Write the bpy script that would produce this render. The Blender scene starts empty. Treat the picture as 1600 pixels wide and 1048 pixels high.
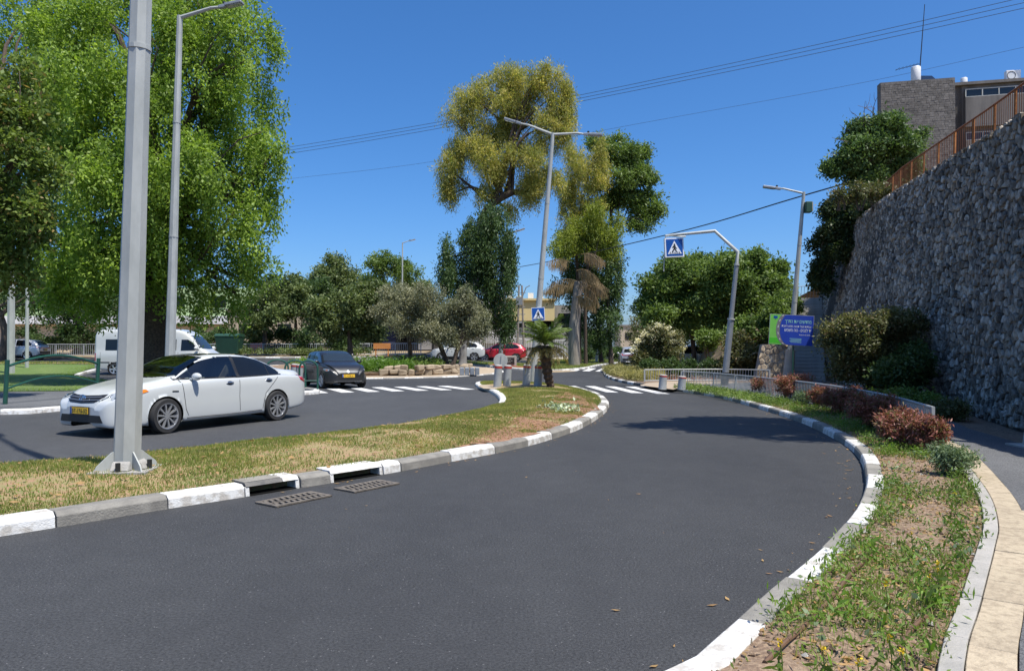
import bpy, bmesh, math, random
import numpy as np
from mathutils import Vector, Matrix
from mathutils.bvhtree import BVHTree
from mathutils.geometry import delaunay_2d_cdt

random.seed(7)
RNG = np.random.default_rng(7)
SC = bpy.context.scene
COL = SC.collection

# ------------------------------------------------------------------ camera, world, sun, exposure
EYE, F, HZ = 1.6, 1155.0, 543.0
cam_d = bpy.data.cameras.new('camera'); cam = bpy.data.objects.new('camera', cam_d); COL.objects.link(cam)
cam.location = (0, 0, EYE); cam.rotation_euler = (math.radians(90), 0, 0)
cam_d.sensor_width = 36; cam_d.lens = 36 * F / 1600; cam_d.shift_y = 19 / 1600
cam_d.clip_start = 0.1; cam_d.clip_end = 6000
SC.camera = cam
SUN_AZ, SUN_EL = math.radians(132), math.radians(66)      # azimuth clockwise from +Y
world = bpy.data.worlds.new('World'); SC.world = world; world.use_nodes = True
wn = world.node_tree; wn.nodes.clear()
sky = wn.nodes.new('ShaderNodeTexSky'); sky.sky_type = 'NISHITA'; sky.sun_disc = False
sky.sun_elevation = SUN_EL; sky.sun_rotation = SUN_AZ; sky.altitude = 100
sky.air_density = 0.85; sky.dust_density = 1.7; sky.ozone_density = 10.0
bg = wn.nodes.new('ShaderNodeBackground'); bg.inputs[1].default_value = 0.132
wo = wn.nodes.new('ShaderNodeOutputWorld')
hs = wn.nodes.new('ShaderNodeHueSaturation'); hs.inputs['Saturation'].default_value = 1.16; wn.links.new(sky.outputs[0], hs.inputs['Color']); wn.links.new(hs.outputs[0], bg.inputs[0]); wn.links.new(bg.outputs[0], wo.inputs[0])
sun_d = bpy.data.lights.new('sun', 'SUN'); sun_d.energy = 4.5; sun_d.angle = math.radians(0.53); sun_d.color = (1, 0.95, 0.86)
sun = bpy.data.objects.new('sun', sun_d); COL.objects.link(sun)
SUNV = Vector((math.sin(SUN_AZ) * math.cos(SUN_EL), math.cos(SUN_AZ) * math.cos(SUN_EL), math.sin(SUN_EL)))
sun.rotation_euler = SUNV.to_track_quat('Z', 'Y').to_euler(); sun.location = (20, -10, 40)
SC.view_settings.view_transform = 'Standard'; SC.view_settings.look = 'None'
SC.view_settings.exposure = 0.48; SC.view_settings.gamma = 1.0; SC.view_settings.use_curve_mapping = False
SC.render.engine = 'CYCLES'
SC.cycles.max_bounces = 6; SC.cycles.diffuse_bounces = 3; SC.cycles.glossy_bounces = 3; SC.cycles.transmission_bounces = 4
SC.cycles.transparent_max_bounces = 8; SC.cycles.caustics_reflective = False; SC.cycles.caustics_refractive = False
SC.cycles.use_denoising = True

# ------------------------------------------------------------------ helpers
def sstep(t): t = min(1, max(0, t)); return t * t * (3 - 2 * t)
def HF(x, y):                       # the ground climbs gently beyond the roundabout on its left side
    return 0.034 * min(35, max(0, y - 40)) * sstep((3 - x) / 8)
def G(px, py, z=0.0):               # point of the level z seen in direction (px, py) of the survey
    d = (EYE - z) * F / (py - HZ); return Vector(((px - 800) / F * d, d, z))
def W(px, py, d): return Vector(((px - 800) / F * d, d, EYE - (py - HZ) / F * d))
def GP(lst, z=0.0): return [(p.x, p.y) for p in (G(a, b, z) for a, b in lst)]

def tag(o, label=None, cat=None, group=None, kind=None):
    if label: o['label'] = label
    if cat: o['category'] = cat
    if group: o['group'] = group
    if kind: o['kind'] = kind
    return o
def empty(name, loc=(0, 0, 0), rz=0, label=None, cat=None, group=None, kind=None):
    o = bpy.data.objects.new(name, None); COL.objects.link(o); o.location = loc; o.rotation_euler = (0, 0, rz)
    o.empty_display_size = 0.2
    return tag(o, label, cat, group, kind)
def link(name, me, mat=None, parent=None, loc=None):
    if mat is not None and not me.materials: me.materials.append(mat)
    o = bpy.data.objects.new(name, me); COL.objects.link(o)
    if parent: o.parent = parent
    if loc is not None: o.location = loc
    return o
def mesh_np(name, V, Fq, mat, parent=None, smooth=False):
    V = np.asarray(V, dtype=np.float32).reshape(-1, 3); Fq = np.asarray(Fq, dtype=np.int32)
    me = bpy.data.meshes.new(name); n, k = Fq.shape
    me.vertices.add(len(V)); me.vertices.foreach_set('co', V.ravel())
    me.loops.add(n * k); me.loops.foreach_set('vertex_index', Fq.ravel())
    me.polygons.add(n); me.polygons.foreach_set('loop_start', np.arange(0, n * k, k, dtype=np.int32))
    if smooth: me.polygons.foreach_set('use_smooth', np.ones(n, dtype=bool))
    me.update(calc_edges=True)
    return link(name, me, mat, parent)
def copy_tree(o, parent=None):
    c = o.copy(); COL.objects.link(c); c.parent = parent
    for ch in list(o.children): copy_tree(ch, c)
    return c

class MB:
    def __init__(s, off=(0, 0, 0)): s.v = []; s.f = []; s.off = Vector(off)
    def add(s, vs, fs):
        n = len(s.v); s.v += [tuple(Vector(v) - s.off) for v in vs]; s.f += [[i + n for i in f] for f in fs]
    def box(s, c, size, rz=0, M=None):
        x, y, z = size[0] / 2, size[1] / 2, size[2] / 2
        vs = [Vector(p) for p in ((-x, -y, -z), (x, -y, -z), (x, y, -z), (-x, y, -z), (-x, -y, z), (x, -y, z), (x, y, z), (-x, y, z))]
        R = M if M is not None else Matrix.Rotation(rz, 3, 'Z')
        s.add([R @ v + Vector(c) for v in vs], [(0, 3, 2, 1), (4, 5, 6, 7), (0, 1, 5, 4), (1, 2, 6, 5), (2, 3, 7, 6), (3, 0, 4, 7)])
    def tube(s, pts, radii, n=8, cap=True, rot=0.0):
        pts = [Vector(p) for p in pts]
        if not hasattr(radii, '__len__'): radii = [radii] * len(pts)
        vs = []; fs = []; ref = None
        for i, p in enumerate(pts):
            t = (pts[min(i + 1, len(pts) - 1)] - pts[max(i - 1, 0)]).normalized()
            if ref is None: ref = Vector((1, 0, 0)) if abs(t.x) < 0.9 else Vector((0, 1, 0))
            u = (ref - t * ref.dot(t)).normalized(); w = t.cross(u); ref = u
            for k in range(n):
                a = 2 * math.pi * k / n + rot; vs.append(p + (u * math.cos(a) + w * math.sin(a)) * radii[i])
        for i in range(len(pts) - 1):
            for k in range(n):
                a, b = i * n + k, i * n + (k + 1) % n; fs.append((a, b, b + n, a + n))
        if cap: fs.append(tuple(range(n - 1, -1, -1))); fs.append(tuple(range((len(pts) - 1) * n, len(pts) * n)))
        s.add(vs, fs)
    def prism(s, poly, axis, a, b):      # 2-D outline extruded from a to b along axis x/y/z
        def P(u, v, w): return {'x': (w, u, v), 'y': (u, w, v), 'z': (u, v, w)}[axis]
        n = len(poly); vs = [P(u, v, a) for u, v in poly] + [P(u, v, b) for u, v in poly]
        s.add(vs, [tuple(range(n - 1, -1, -1)), tuple(range(n, 2 * n))] + [(i, (i + 1) % n, (i + 1) % n + n, i + n) for i in range(n)])
    def lathe(s, prof, n=24, M=None, close=False):   # (r, z) profile about z
        vs = []; fs = []; m = len(prof)
        for k in range(n):
            a = 2 * math.pi * k / n
            for r, z in prof:
                v = Vector((r * math.cos(a), r * math.sin(a), z)); vs.append(M @ v if M is not None else v)
        for k in range(n):
            for i in range(m - (0 if close else 1)):
                a, b = k * m + i, k * m + (i + 1) % m; c, d = ((k + 1) % n) * m + (i + 1) % m, ((k + 1) % n) * m + i
                fs.append((a, d, c, b))
        s.add(vs, fs)
    def ball(s, c, r, nu=12, nv=8):
        r = r if hasattr(r, '__len__') else (r, r, r); c = Vector(c); vs = [c + Vector((0, 0, r[2]))]; fs = []
        for i in range(1, nv):
            t = math.pi * i / nv
            for k in range(nu):
                a = 2 * math.pi * k / nu; vs.append(c + Vector((r[0] * math.sin(t) * math.cos(a), r[1] * math.sin(t) * math.sin(a), r[2] * math.cos(t))))
        vs.append(c - Vector((0, 0, r[2]))); L = len(vs) - 1
        for k in range(nu):
            fs.append((0, 1 + k, 1 + (k + 1) % nu)); fs.append((L, 1 + (nv - 2) * nu + (k + 1) % nu, 1 + (nv - 2) * nu + k))
            for i in range(nv - 2):
                a, b = 1 + i * nu + k, 1 + i * nu + (k + 1) % nu; fs.append((a, a + nu, b + nu, b))
        s.add(vs, fs)
    def mesh(s, name, smooth=False, bevel=0):
        me = bpy.data.meshes.new(name); me.from_pydata(s.v, [], s.f)
        if bevel:
            bm = bmesh.new(); bm.from_mesh(me); bmesh.ops.recalc_face_normals(bm, faces=bm.faces)
            es = [e for e in bm.edges if len(e.link_faces) == 2 and e.calc_face_angle(0) > 0.6]
            bmesh.ops.bevel(bm, geom=es, offset=bevel, segments=1, affect='EDGES', clamp_overlap=True); bm.to_mesh(me); bm.free()
        if smooth:
            me.polygons.foreach_set('use_smooth', np.ones(len(me.polygons), dtype=bool))
            me.set_sharp_from_angle(angle=0.7)
        me.update(); return me
    def build(s, name, mat, parent=None, smooth=False, bevel=0):
        return link(name, s.mesh(name, smooth, bevel), mat, parent)

# ------------------------------------------------------------------ materials (all procedural)
def nodes_of(name):
    m = bpy.data.materials.new(name); m.use_nodes = True; nt = m.node_tree; nt.nodes.clear()
    out = nt.nodes.new('ShaderNodeOutputMaterial'); return m, nt, out
def N(nt, t, **kw):
    n = nt.nodes.new(t)
    for k, v in kw.items():
        if k in n.inputs: n.inputs[k].default_value = v
        else: setattr(n, k, v)
    return n
def rgba(c): return (c[0], c[1], c[2], 1)
def noise(nt, scale, detail=4, rough=0.6, src='Object', stretch=None):
    tc = N(nt, 'ShaderNodeTexCoord'); n = N(nt, 'ShaderNodeTexNoise', Scale=scale, Detail=detail, Roughness=rough)
    if stretch:
        mp = N(nt, 'ShaderNodeMapping'); mp.inputs['Scale'].default_value = stretch
        nt.links.new(tc.outputs[src], mp.inputs['Vector']); nt.links.new(mp.outputs[0], n.inputs['Vector'])
    else: nt.links.new(tc.outputs[src], n.inputs['Vector'])
    return n.outputs['Fac']
def ramp(nt, fac, stops):
    r = N(nt, 'ShaderNodeValToRGB'); e = r.color_ramp.elements
    while len(e) < len(stops): e.new(0.5)
    for i, (p, c) in enumerate(stops): e[i].position = p; e[i].color = rgba(c)
    nt.links.new(fac, r.inputs[0]); return r.outputs[0]
def mix(nt, fac, a, b, mode='MIX'):
    m = N(nt, 'ShaderNodeMix', data_type='RGBA', blend_type=mode)
    for i, v in ((0, fac), (6, a), (7, b)):
        if hasattr(v, 'links'): nt.links.new(v, m.inputs[i])
        else: m.inputs[i].default_value = v if i == 0 else rgba(v)
    return m.outputs[2]
def pm(name, c1, c2=None, scale=6, rough=0.6, metal=0.0, bump=0.0, bscale=60, spec=0.5, coat=0.0, lo=0.35, hi=0.65, stretch=None, rnd=0.0, trans=0.0, detail=5, fine=None, fscale=40):
    m, nt, out = nodes_of(name); b = N(nt, 'ShaderNodeBsdfPrincipled', Roughness=rough, Metallic=metal)
    b.inputs['Specular IOR Level'].default_value = spec; b.inputs['Coat Weight'].default_value = coat; b.inputs['Coat Roughness'].default_value = 0.05
    b.inputs['Transmission Weight'].default_value = trans
    if c2 is None: c2 = tuple(min(1, x * 0.86) for x in c1)
    col = ramp(nt, noise(nt, scale, detail, stretch=stretch), [(lo, c1), (hi, c2)])
    if fine is not None: col = mix(nt, ramp(nt, noise(nt, fscale, 3), [(0.45, (0, 0, 0)), (0.62, (1, 1, 1))]), col, fine)
    if rnd:
        oi = N(nt, 'ShaderNodeObjectInfo'); g = N(nt, 'ShaderNodeNewGeometry'); ad = N(nt, 'ShaderNodeMath', operation='ADD'); fr = N(nt, 'ShaderNodeMath', operation='FRACT')
        nt.links.new(oi.outputs['Random'], ad.inputs[0]); nt.links.new(g.outputs['Random Per Island'], ad.inputs[1]); nt.links.new(ad.outputs[0], fr.inputs[0])
        col = mix(nt, 1.0, col, ramp(nt, fr.outputs[0], [(0, (1 - rnd,) * 3), (1, (1,) * 3)]), 'MULTIPLY')
    nt.links.new(col, b.inputs['Base Color'])
    if bump:
        bp = N(nt, 'ShaderNodeBump', Strength=bump, Distance=0.02); nt.links.new(noise(nt, bscale, 4, stretch=stretch), bp.inputs['Height']); nt.links.new(bp.outputs[0], b.inputs['Normal'])
    nt.links.new(b.outputs[0], out.inputs[0]); return m
def leafm(name, c1, c2, trans=0.35, rough=0.5, dry=None, dryamt=0.12, nscale=0.7, spec=0.35):
    m, nt, out = nodes_of(name); g = N(nt, 'ShaderNodeNewGeometry')
    c = mix(nt, g.outputs['Random Per Island'], c1, c2)
    c = mix(nt, 1.0, c, ramp(nt, noise(nt, nscale, 3), [(0.34, (0.58, 0.64, 0.55)), (0.66, (1.32, 1.26, 1.15))]), 'MULTIPLY')
    if dry is not None:
        mth = N(nt, 'ShaderNodeMath', operation='MULTIPLY'); mth.inputs[1].default_value = 7.31; fr = N(nt, 'ShaderNodeMath', operation='FRACT')
        nt.links.new(g.outputs['Random Per Island'], mth.inputs[0]); nt.links.new(mth.outputs[0], fr.inputs[0])
        lt = N(nt, 'ShaderNodeMath', operation='LESS_THAN'); lt.inputs[1].default_value = dryamt; nt.links.new(fr.outputs[0], lt.inputs[0])
        c = mix(nt, lt.outputs[0], c, dry)
    b = N(nt, 'ShaderNodeBsdfPrincipled', Roughness=rough); b.inputs['Specular IOR Level'].default_value = spec
    t = N(nt, 'ShaderNodeBsdfTranslucent'); ms = N(nt, 'ShaderNodeMixShader'); ms.inputs[0].default_value = trans
    nt.links.new(c, b.inputs['Base Color']); nt.links.new(mix(nt, 1.0, c, (1.25, 1.3, 0.75), 'MULTIPLY'), t.inputs['Color'])
    nt.links.new(b.outputs[0], ms.inputs[1]); nt.links.new(t.outputs[0], ms.inputs[2]); nt.links.new(ms.outputs[0], out.inputs[0]); return m
def asphalt(name, base, warm=0.0, scale=1.0):
    m, nt, out = nodes_of(name); b = N(nt, 'ShaderNodeBsdfPrincipled', Roughness=0.72); b.inputs['Specular IOR Level'].default_value = 0.42
    k = base; lo = (k * 0.48, k * 0.48, k * 0.50); hi = (k * 1.52 + warm, k * 1.56 + warm * 0.9, k * 1.62 + warm * 0.7)
    c = ramp(nt, noise(nt, 60 * scale, 3, 0.75), [(0.36, lo), (0.5, (k * .96, k, k * 1.07)), (0.66, hi)])
    c = mix(nt, 1.0, c, ramp(nt, noise(nt, 0.35, 5, 0.65, stretch=(1, 0.45, 1)), [(0.3, (0.78, 0.78, 0.79)), (0.7, (1.24, 1.23, 1.20))]), 'MULTIPLY')
    c = mix(nt, 1.0, c, ramp(nt, noise(nt, 3.2, 6, 0.7), [(0.3, (0.9, 0.9, 0.9)), (0.7, (1.1, 1.1, 1.1))]), 'MULTIPLY')
    v = N(nt, 'ShaderNodeTexVoronoi', Scale=140 * scale); tc = N(nt, 'ShaderNodeTexCoord'); nt.links.new(tc.outputs['Object'], v.inputs['Vector'])
    sp = N(nt, 'ShaderNodeMath', operation='GREATER_THAN'); sx = N(nt, 'ShaderNodeSeparateColor'); nt.links.new(v.outputs['Color'], sx.inputs[0]); nt.links.new(sx.outputs[0], sp.inputs[0]); sp.inputs[1].default_value = 0.997
    c = mix(nt, sp.outputs[0], c, (0.17, 0.17, 0.17))
    nt.links.new(c, b.inputs['Base Color'])
    bp = N(nt, 'ShaderNodeBump', Strength=0.55, Distance=0.012); nt.links.new(v.outputs['Distance'], bp.inputs['Height']); nt.links.new(bp.outputs[0], b.inputs['Normal'])
    nt.links.new(b.outputs[0], out.inputs[0]); return m
M = {}
M['asphalt'] = asphalt('fresh asphalt', 0.044)
M['asphalt_old'] = asphalt('worn asphalt', 0.058, 0.006)
M['asphalt_path'] = asphalt('footpath asphalt', 0.12, 0.02)
M['white_paint'] = pm('white road paint', (0.80, 0.80, 0.78), (0.70, 0.69, 0.66), 9, 0.6, bump=0.25, bscale=90, fine=(0.5, 0.49, 0.46), fscale=26, lo=0.3, hi=0.7)
M['white_kerb'] = pm('white kerb paint', (0.78, 0.78, 0.76), (0.68, 0.67, 0.63), 7, 0.55, bump=0.4, bscale=60, rnd=0.08, fine=(0.50, 0.47, 0.42), fscale=9)
M['grey_kerb'] = pm('bare kerb concrete', (0.30, 0.285, 0.25), (0.20, 0.19, 0.17), 5, 0.85, bump=0.5, bscale=50, rnd=0.18)
M['dark_kerb'] = pm('faded black kerb paint', (0.085, 0.085, 0.085), (0.17, 0.16, 0.145), 6, 0.8, bump=0.4, bscale=50, rnd=0.2)
M['concrete'] = pm('light concrete', (0.42, 0.40, 0.37), (0.32, 0.31, 0.285), 4, 0.85, bump=0.4, bscale=40, rnd=0.1)
M['beige'] = pm('beige paver', (0.50, 0.42, 0.30), (0.43, 0.355, 0.255), 5, 0.85, bump=0.5, bscale=45, rnd=0.12, fine=(0.36, 0.295, 0.21), fscale=18)
M['paving'] = pm('tan paving', (0.45, 0.36, 0.26), (0.36, 0.29, 0.21), 3, 0.85, bump=0.4, rnd=0.1)
M['soil'] = pm('dry brown soil', (0.24, 0.165, 0.11), (0.13, 0.085, 0.058), 3.5, 0.95, bump=1.0, bscale=28, fine=(0.31, 0.225, 0.15), fscale=34, lo=0.3, hi=0.7)
M['redsoil'] = pm('reddish soil', (0.26, 0.125, 0.07), (0.17, 0.085, 0.05), 3, 0.95, bump=1.0, bscale=25, fine=(0.34, 0.21, 0.12), fscale=20)
M['redmulch'] = pm('red gravel', (0.42, 0.12, 0.06), (0.30, 0.09, 0.05), 6, 0.95, bump=1.0, bscale=20)
M['turf'] = pm('turf soil', (0.22, 0.215, 0.08), (0.32, 0.245, 0.12), 1.1, 0.95, bump=0.8, bscale=40, fine=(0.34, 0.20, 0.12), fscale=12)
M['lawn'] = pm('lawn soil', (0.09, 0.15, 0.03), (0.13, 0.18, 0.045), 0.6, 0.95, bump=0.8, bscale=30)
M['dryland'] = pm('dry ground', (0.36, 0.27, 0.16), (0.25, 0.19, 0.11), 0.35, 0.95, bump=0.8, bscale=9)
M['galv'] = pm('galvanised steel', (0.46, 0.475, 0.45), (0.36, 0.375, 0.355), 4, 0.55, 0.08, bump=0.08, bscale=30, stretch=(1, 1, 0.35), spec=0.5)
M['galv_dark'] = pm('dull galvanised steel', (0.33, 0.35, 0.37), (0.27, 0.29, 0.31), 5, 0.5, 0.4)
M['grey_rail'] = pm('grey painted rail', (0.42, 0.44, 0.45), (0.34, 0.36, 0.38), 6, 0.5, 0.2)
M['green_rail'] = pm('dark green paint', (0.018, 0.085, 0.06), (0.014, 0.065, 0.046), 8, 0.35)
M['rust'] = pm('rusty orange rail', (0.50, 0.20, 0.055), (0.30, 0.11, 0.035), 9, 0.8, bump=0.3, rnd=0.25)
M['rust_bar'] = pm('brown rusted bar', (0.26, 0.095, 0.04), (0.17, 0.06, 0.028), 9, 0.85, rnd=0.3)
M['bark_grey'] = pm('smooth grey bark', (0.27, 0.27, 0.27), (0.17, 0.17, 0.17), 5, 0.9, bump=0.6, bscale=9, stretch=(1, 1, 0.25))
M['black'] = pm('black plastic', (0.012, 0.012, 0.013), (0.02, 0.02, 0.02), 8, 0.5)
M['void'] = pm('dark hollow', (0.006, 0.006, 0.006), (0.009, 0.009, 0.008), 8, 0.95, spec=0.1)
M['iron'] = pm('worn cast iron', (0.22, 0.19, 0.155), (0.12, 0.105, 0.09), 14, 0.75, 0.3, bump=0.5, bscale=60)
M['bark'] = pm('grey brown bark', (0.15, 0.115, 0.085), (0.07, 0.052, 0.04), 9, 0.95, bump=1.0, bscale=14, stretch=(1, 1, 0.22))
M['bark_pale'] = pm('pale bark', (0.34, 0.30, 0.255), (0.19, 0.165, 0.14), 5, 0.9, bump=0.8, bscale=9, stretch=(1, 1, 0.2))
M['bark_dark'] = pm('dark fibrous bark', (0.10, 0.07, 0.048), (0.035, 0.026, 0.02), 14, 0.95, bump=1.0, bscale=22)
M['twig'] = pm('dead twigs', (0.15, 0.12, 0.10), (0.09, 0.07, 0.06), 9, 0.9)
M['stone'] = pm('grey rubble stone', (0.46, 0.385, 0.30), (0.17, 0.15, 0.13), 0.9, 0.9, bump=1.0, bscale=14, rnd=0.72, fine=(0.62, 0.57, 0.50), fscale=7)
M['mortar'] = pm('wall mortar', (0.06, 0.056, 0.052), (0.03, 0.028, 0.026), 4, 0.95, bump=0.7, bscale=20)
M['rockwall'] = pm('yellowish rock', (0.45, 0.36, 0.25), (0.30, 0.235, 0.16), 2.5, 0.9, bump=0.8, bscale=12, rnd=0.35)
M['car_white'] = pm('white car paint', (0.55, 0.57, 0.56), (0.53, 0.55, 0.54), 1, 0.32, coat=1.0)
M['car_black'] = pm('black car paint', (0.012, 0.012, 0.013), (0.014, 0.014, 0.015), 1, 0.4, coat=0.5)
M['car_red'] = pm('red car paint', (0.50, 0.018, 0.035), (0.46, 0.016, 0.03), 1, 0.35, coat=1.0)
M['car_silver'] = pm('silver car paint', (0.52, 0.54, 0.57), (0.50, 0.52, 0.55), 1, 0.35, 0.45, coat=1.0)
M['glass'] = pm('tinted glass', (0.02, 0.026, 0.026), (0.024, 0.03, 0.03), 1, 0.04, spec=0.9, coat=0.4)
def glass_clear():
    m, nt, out = nodes_of('clear tinted glass'); t = N(nt, 'ShaderNodeBsdfTransparent'); t.inputs[0].default_value = (0.42, 0.47, 0.45, 1); g = N(nt, 'ShaderNodeBsdfGlossy'); g.inputs['Roughness'].default_value = 0.03
    lw = N(nt, 'ShaderNodeFresnel'); lw.inputs[0].default_value = 1.52; ma = N(nt, 'ShaderNodeMath', operation='MULTIPLY_ADD'); ma.inputs[1].default_value = 1.0; ma.inputs[2].default_value = 0.06
    ms = N(nt, 'ShaderNodeMixShader'); nt.links.new(lw.outputs[0], ma.inputs[0]); nt.links.new(ma.outputs[0], ms.inputs[0]); nt.links.new(t.outputs[0], ms.inputs[1]); nt.links.new(g.outputs[0], ms.inputs[2]); nt.links.new(ms.outputs[0], out.inputs[0]); return m
M['glass_clear'] = glass_clear()
M['seat'] = pm('grey beige seat cloth', (0.24, 0.215, 0.185), (0.19, 0.17, 0.15), 8, 0.9)
M['glass_dark'] = pm('dark tinted glass', (0.006, 0.007, 0.008), (0.008, 0.009, 0.01), 1, 0.05, spec=0.55)
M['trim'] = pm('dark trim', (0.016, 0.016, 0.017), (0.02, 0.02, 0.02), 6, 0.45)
M['chrome'] = pm('chrome', (0.70, 0.71, 0.73), (0.62, 0.63, 0.65), 5, 0.15, 1.0)
M['dark_chrome'] = pm('smoked chrome', (0.26, 0.265, 0.27), (0.22, 0.225, 0.23), 5, 0.3, 0.7)
M['alloy'] = pm('alloy wheel', (0.62, 0.63, 0.65), (0.54, 0.55, 0.57), 5, 0.3, 0.75)
M['tyre'] = pm('tyre rubber', (0.022, 0.022, 0.023), (0.03, 0.03, 0.03), 10, 0.85)
M['lamp_clear'] = pm('headlamp lens', (0.42, 0.45, 0.48), (0.26, 0.29, 0.32), 12, 0.08, spec=0.8, coat=1.0)
M['lamp_amber'] = pm('amber lens', (0.85, 0.24, 0.025), (0.75, 0.18, 0.02), 8, 0.12, coat=1.0)
M['lamp_red'] = pm('red lens', (0.42, 0.012, 0.018), (0.34, 0.01, 0.014), 8, 0.12, coat=1.0)
M['plate'] = pm('yellow number plate', (0.82, 0.50, 0.035), (0.78, 0.46, 0.03), 6, 0.4)
M['ink'] = pm('black ink', (0.015, 0.015, 0.015), (0.02, 0.02, 0.02), 6, 0.5)
M['badge'] = pm('blue chrome badge', (0.25, 0.33, 0.50), (0.55, 0.60, 0.68), 30, 0.2, 0.8)
M['sign_blue'] = pm('traffic sign blue', (0.008, 0.085, 0.36), (0.007, 0.075, 0.32), 5, 0.35)
M['sign_white'] = pm('sign white', (0.82, 0.84, 0.86), (0.78, 0.80, 0.82), 5, 0.4)
M['bill_blue'] = pm('billboard blue', (0.022, 0.062, 0.40), (0.02, 0.055, 0.36), 4, 0.4)
M['bill_green'] = pm('billboard light green', (0.20, 0.56, 0.10), (0.18, 0.52, 0.09), 4, 0.4)
M['bill_green2'] = pm('billboard green', (0.08, 0.50, 0.035), (0.075, 0.46, 0.03), 4, 0.4)
M['bill_grey'] = pm('billboard road print', (0.17, 0.16, 0.18), (0.22, 0.21, 0.23), 4, 0.4)
M['bill_pale'] = pm('billboard pale green letters', (0.35, 0.72, 0.62), (0.33, 0.68, 0.58), 4, 0.4)
M['red_band'] = pm('red reflector', (0.55, 0.07, 0.05), (0.48, 0.06, 0.045), 6, 0.5)
M['bollard'] = pm('grey bollard', (0.36, 0.38, 0.385), (0.30, 0.315, 0.32), 7, 0.6)
M['yellow_wall'] = pm('pale yellow render', (0.66, 0.53, 0.27), (0.60, 0.48, 0.24), 0.6, 0.85)
M['grey_wall'] = pm('grey render', (0.36, 0.35, 0.335), (0.29, 0.28, 0.27), 0.7, 0.85, bump=0.2)
M['green_wall'] = pm('pale green render', (0.42, 0.55, 0.28), (0.38, 0.50, 0.25), 0.5, 0.85)
M['beige_wall'] = pm('beige render', (0.50, 0.42, 0.31), (0.42, 0.35, 0.26), 0.5, 0.85)
M['raw_concrete'] = pm('stained concrete', (0.30, 0.285, 0.265), (0.19, 0.18, 0.17), 1.3, 0.9, bump=0.5, bscale=12, stretch=(1, 1, 0.3))
M['flat_concrete'] = pm('grey stained concrete', (0.19, 0.18, 0.17), (0.11, 0.105, 0.10), 1.1, 0.9, bump=0.5, bscale=12, stretch=(1, 1, 0.18))
M['clad'] = pm('split stone cladding', (0.23, 0.215, 0.20), (0.15, 0.14, 0.13), 2, 0.95, bump=0.9, bscale=6, rnd=0.35)
M['white_plastic'] = pm('white enamel', (0.78, 0.78, 0.77), (0.68, 0.68, 0.67), 4, 0.4)
M['wood_orange'] = pm('orange varnished wood', (0.60, 0.26, 0.07), (0.46, 0.18, 0.045), 4, 0.6, stretch=(0.2, 1, 1), rnd=0.15)
M['pink'] = pm('pink board', (0.72, 0.30, 0.30), (0.66, 0.26, 0.26), 3, 0.6)
M['bin_green'] = pm('green plastic bin', (0.02, 0.07, 0.04), (0.016, 0.055, 0.032), 4, 0.5)
M['screen_green'] = pm('dark green netting', (0.045, 0.06, 0.05), (0.035, 0.048, 0.04), 3, 0.9)
M['cable'] = pm('black cable', (0.02, 0.022, 0.026), (0.03, 0.03, 0.035), 3, 0.6)
M['wire'] = pm('bare wire', (0.07, 0.11, 0.17), (0.06, 0.10, 0.16), 3, 0.6)
M['pipe'] = pm('brown irrigation pipe', (0.15, 0.085, 0.05), (0.10, 0.058, 0.036), 8, 0.6)
M['cloth_blue'] = pm('navy cloth', (0.02, 0.03, 0.08), (0.016, 0.024, 0.06), 5, 0.9)
# foliage
M['lf_ficus'] = leafm('bright green leaves', (0.15, 0.25, 0.032), (0.31, 0.43, 0.085), 0.45)
M['lf_olivegreen'] = leafm('olive dark leaves', (0.10, 0.165, 0.035), (0.22, 0.29, 0.065), 0.36, dry=(0.30, 0.22, 0.08), dryamt=0.05)
M['lf_mid'] = leafm('dull green leaves', (0.10, 0.15, 0.05), (0.20, 0.24, 0.10), 0.3)
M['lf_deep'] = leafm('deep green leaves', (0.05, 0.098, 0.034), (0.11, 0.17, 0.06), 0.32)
M['lf_olive'] = leafm('silvery olive leaves', (0.16, 0.175, 0.105), (0.30, 0.30, 0.20), 0.25, spec=0.5)
M['lf_euc'] = leafm('yellow green eucalyptus leaves', (0.37, 0.345, 0.085), (0.56, 0.50, 0.18), 0.48, dry=(0.24, 0.28, 0.07), dryamt=0.3)
M['lf_euc2'] = leafm('lime eucalyptus leaves', (0.22, 0.28, 0.045), (0.35, 0.40, 0.085), 0.42)
M['lf_right'] = leafm('mid green leaves', (0.095, 0.16, 0.04), (0.20, 0.28, 0.08), 0.38)
M['lf_wall'] = leafm('glossy green leaves', (0.05, 0.105, 0.034), (0.14, 0.215, 0.075), 0.32)
M['lf_ivy'] = leafm('ivy leaves', (0.03, 0.06, 0.02), (0.075, 0.10, 0.035), 0.25)
M['lf_bush'] = leafm('dusty bush leaves', (0.10, 0.115, 0.05), (0.19, 0.19, 0.085), 0.3, dry=(0.2, 0.15, 0.08), dryamt=0.1)
M['lf_red'] = leafm('red bronze leaves', (0.44, 0.175, 0.155), (0.27, 0.115, 0.095), 0.32, dry=(0.16, 0.13, 0.05), dryamt=0.2)
M['lf_dry'] = leafm('dead palm frond', (0.30, 0.215, 0.12), (0.20, 0.14, 0.075), 0.2)
M['lf_palm'] = leafm('palm frond', (0.10, 0.17, 0.035), (0.19, 0.24, 0.07), 0.35)
M['lf_palm_dry'] = leafm('yellowing palm frond', (0.30, 0.24, 0.09), (0.24, 0.20, 0.07), 0.3)
M['lf_strap'] = leafm('pale strap leaves', (0.28, 0.27, 0.10), (0.40, 0.36, 0.17), 0.35)
M['lf_weed'] = leafm('weed leaves', (0.11, 0.19, 0.04), (0.20, 0.27, 0.07), 0.35)
M['lf_weed2'] = leafm('grey green weed leaves', (0.15, 0.22, 0.13), (0.22, 0.29, 0.17), 0.3)
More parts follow.
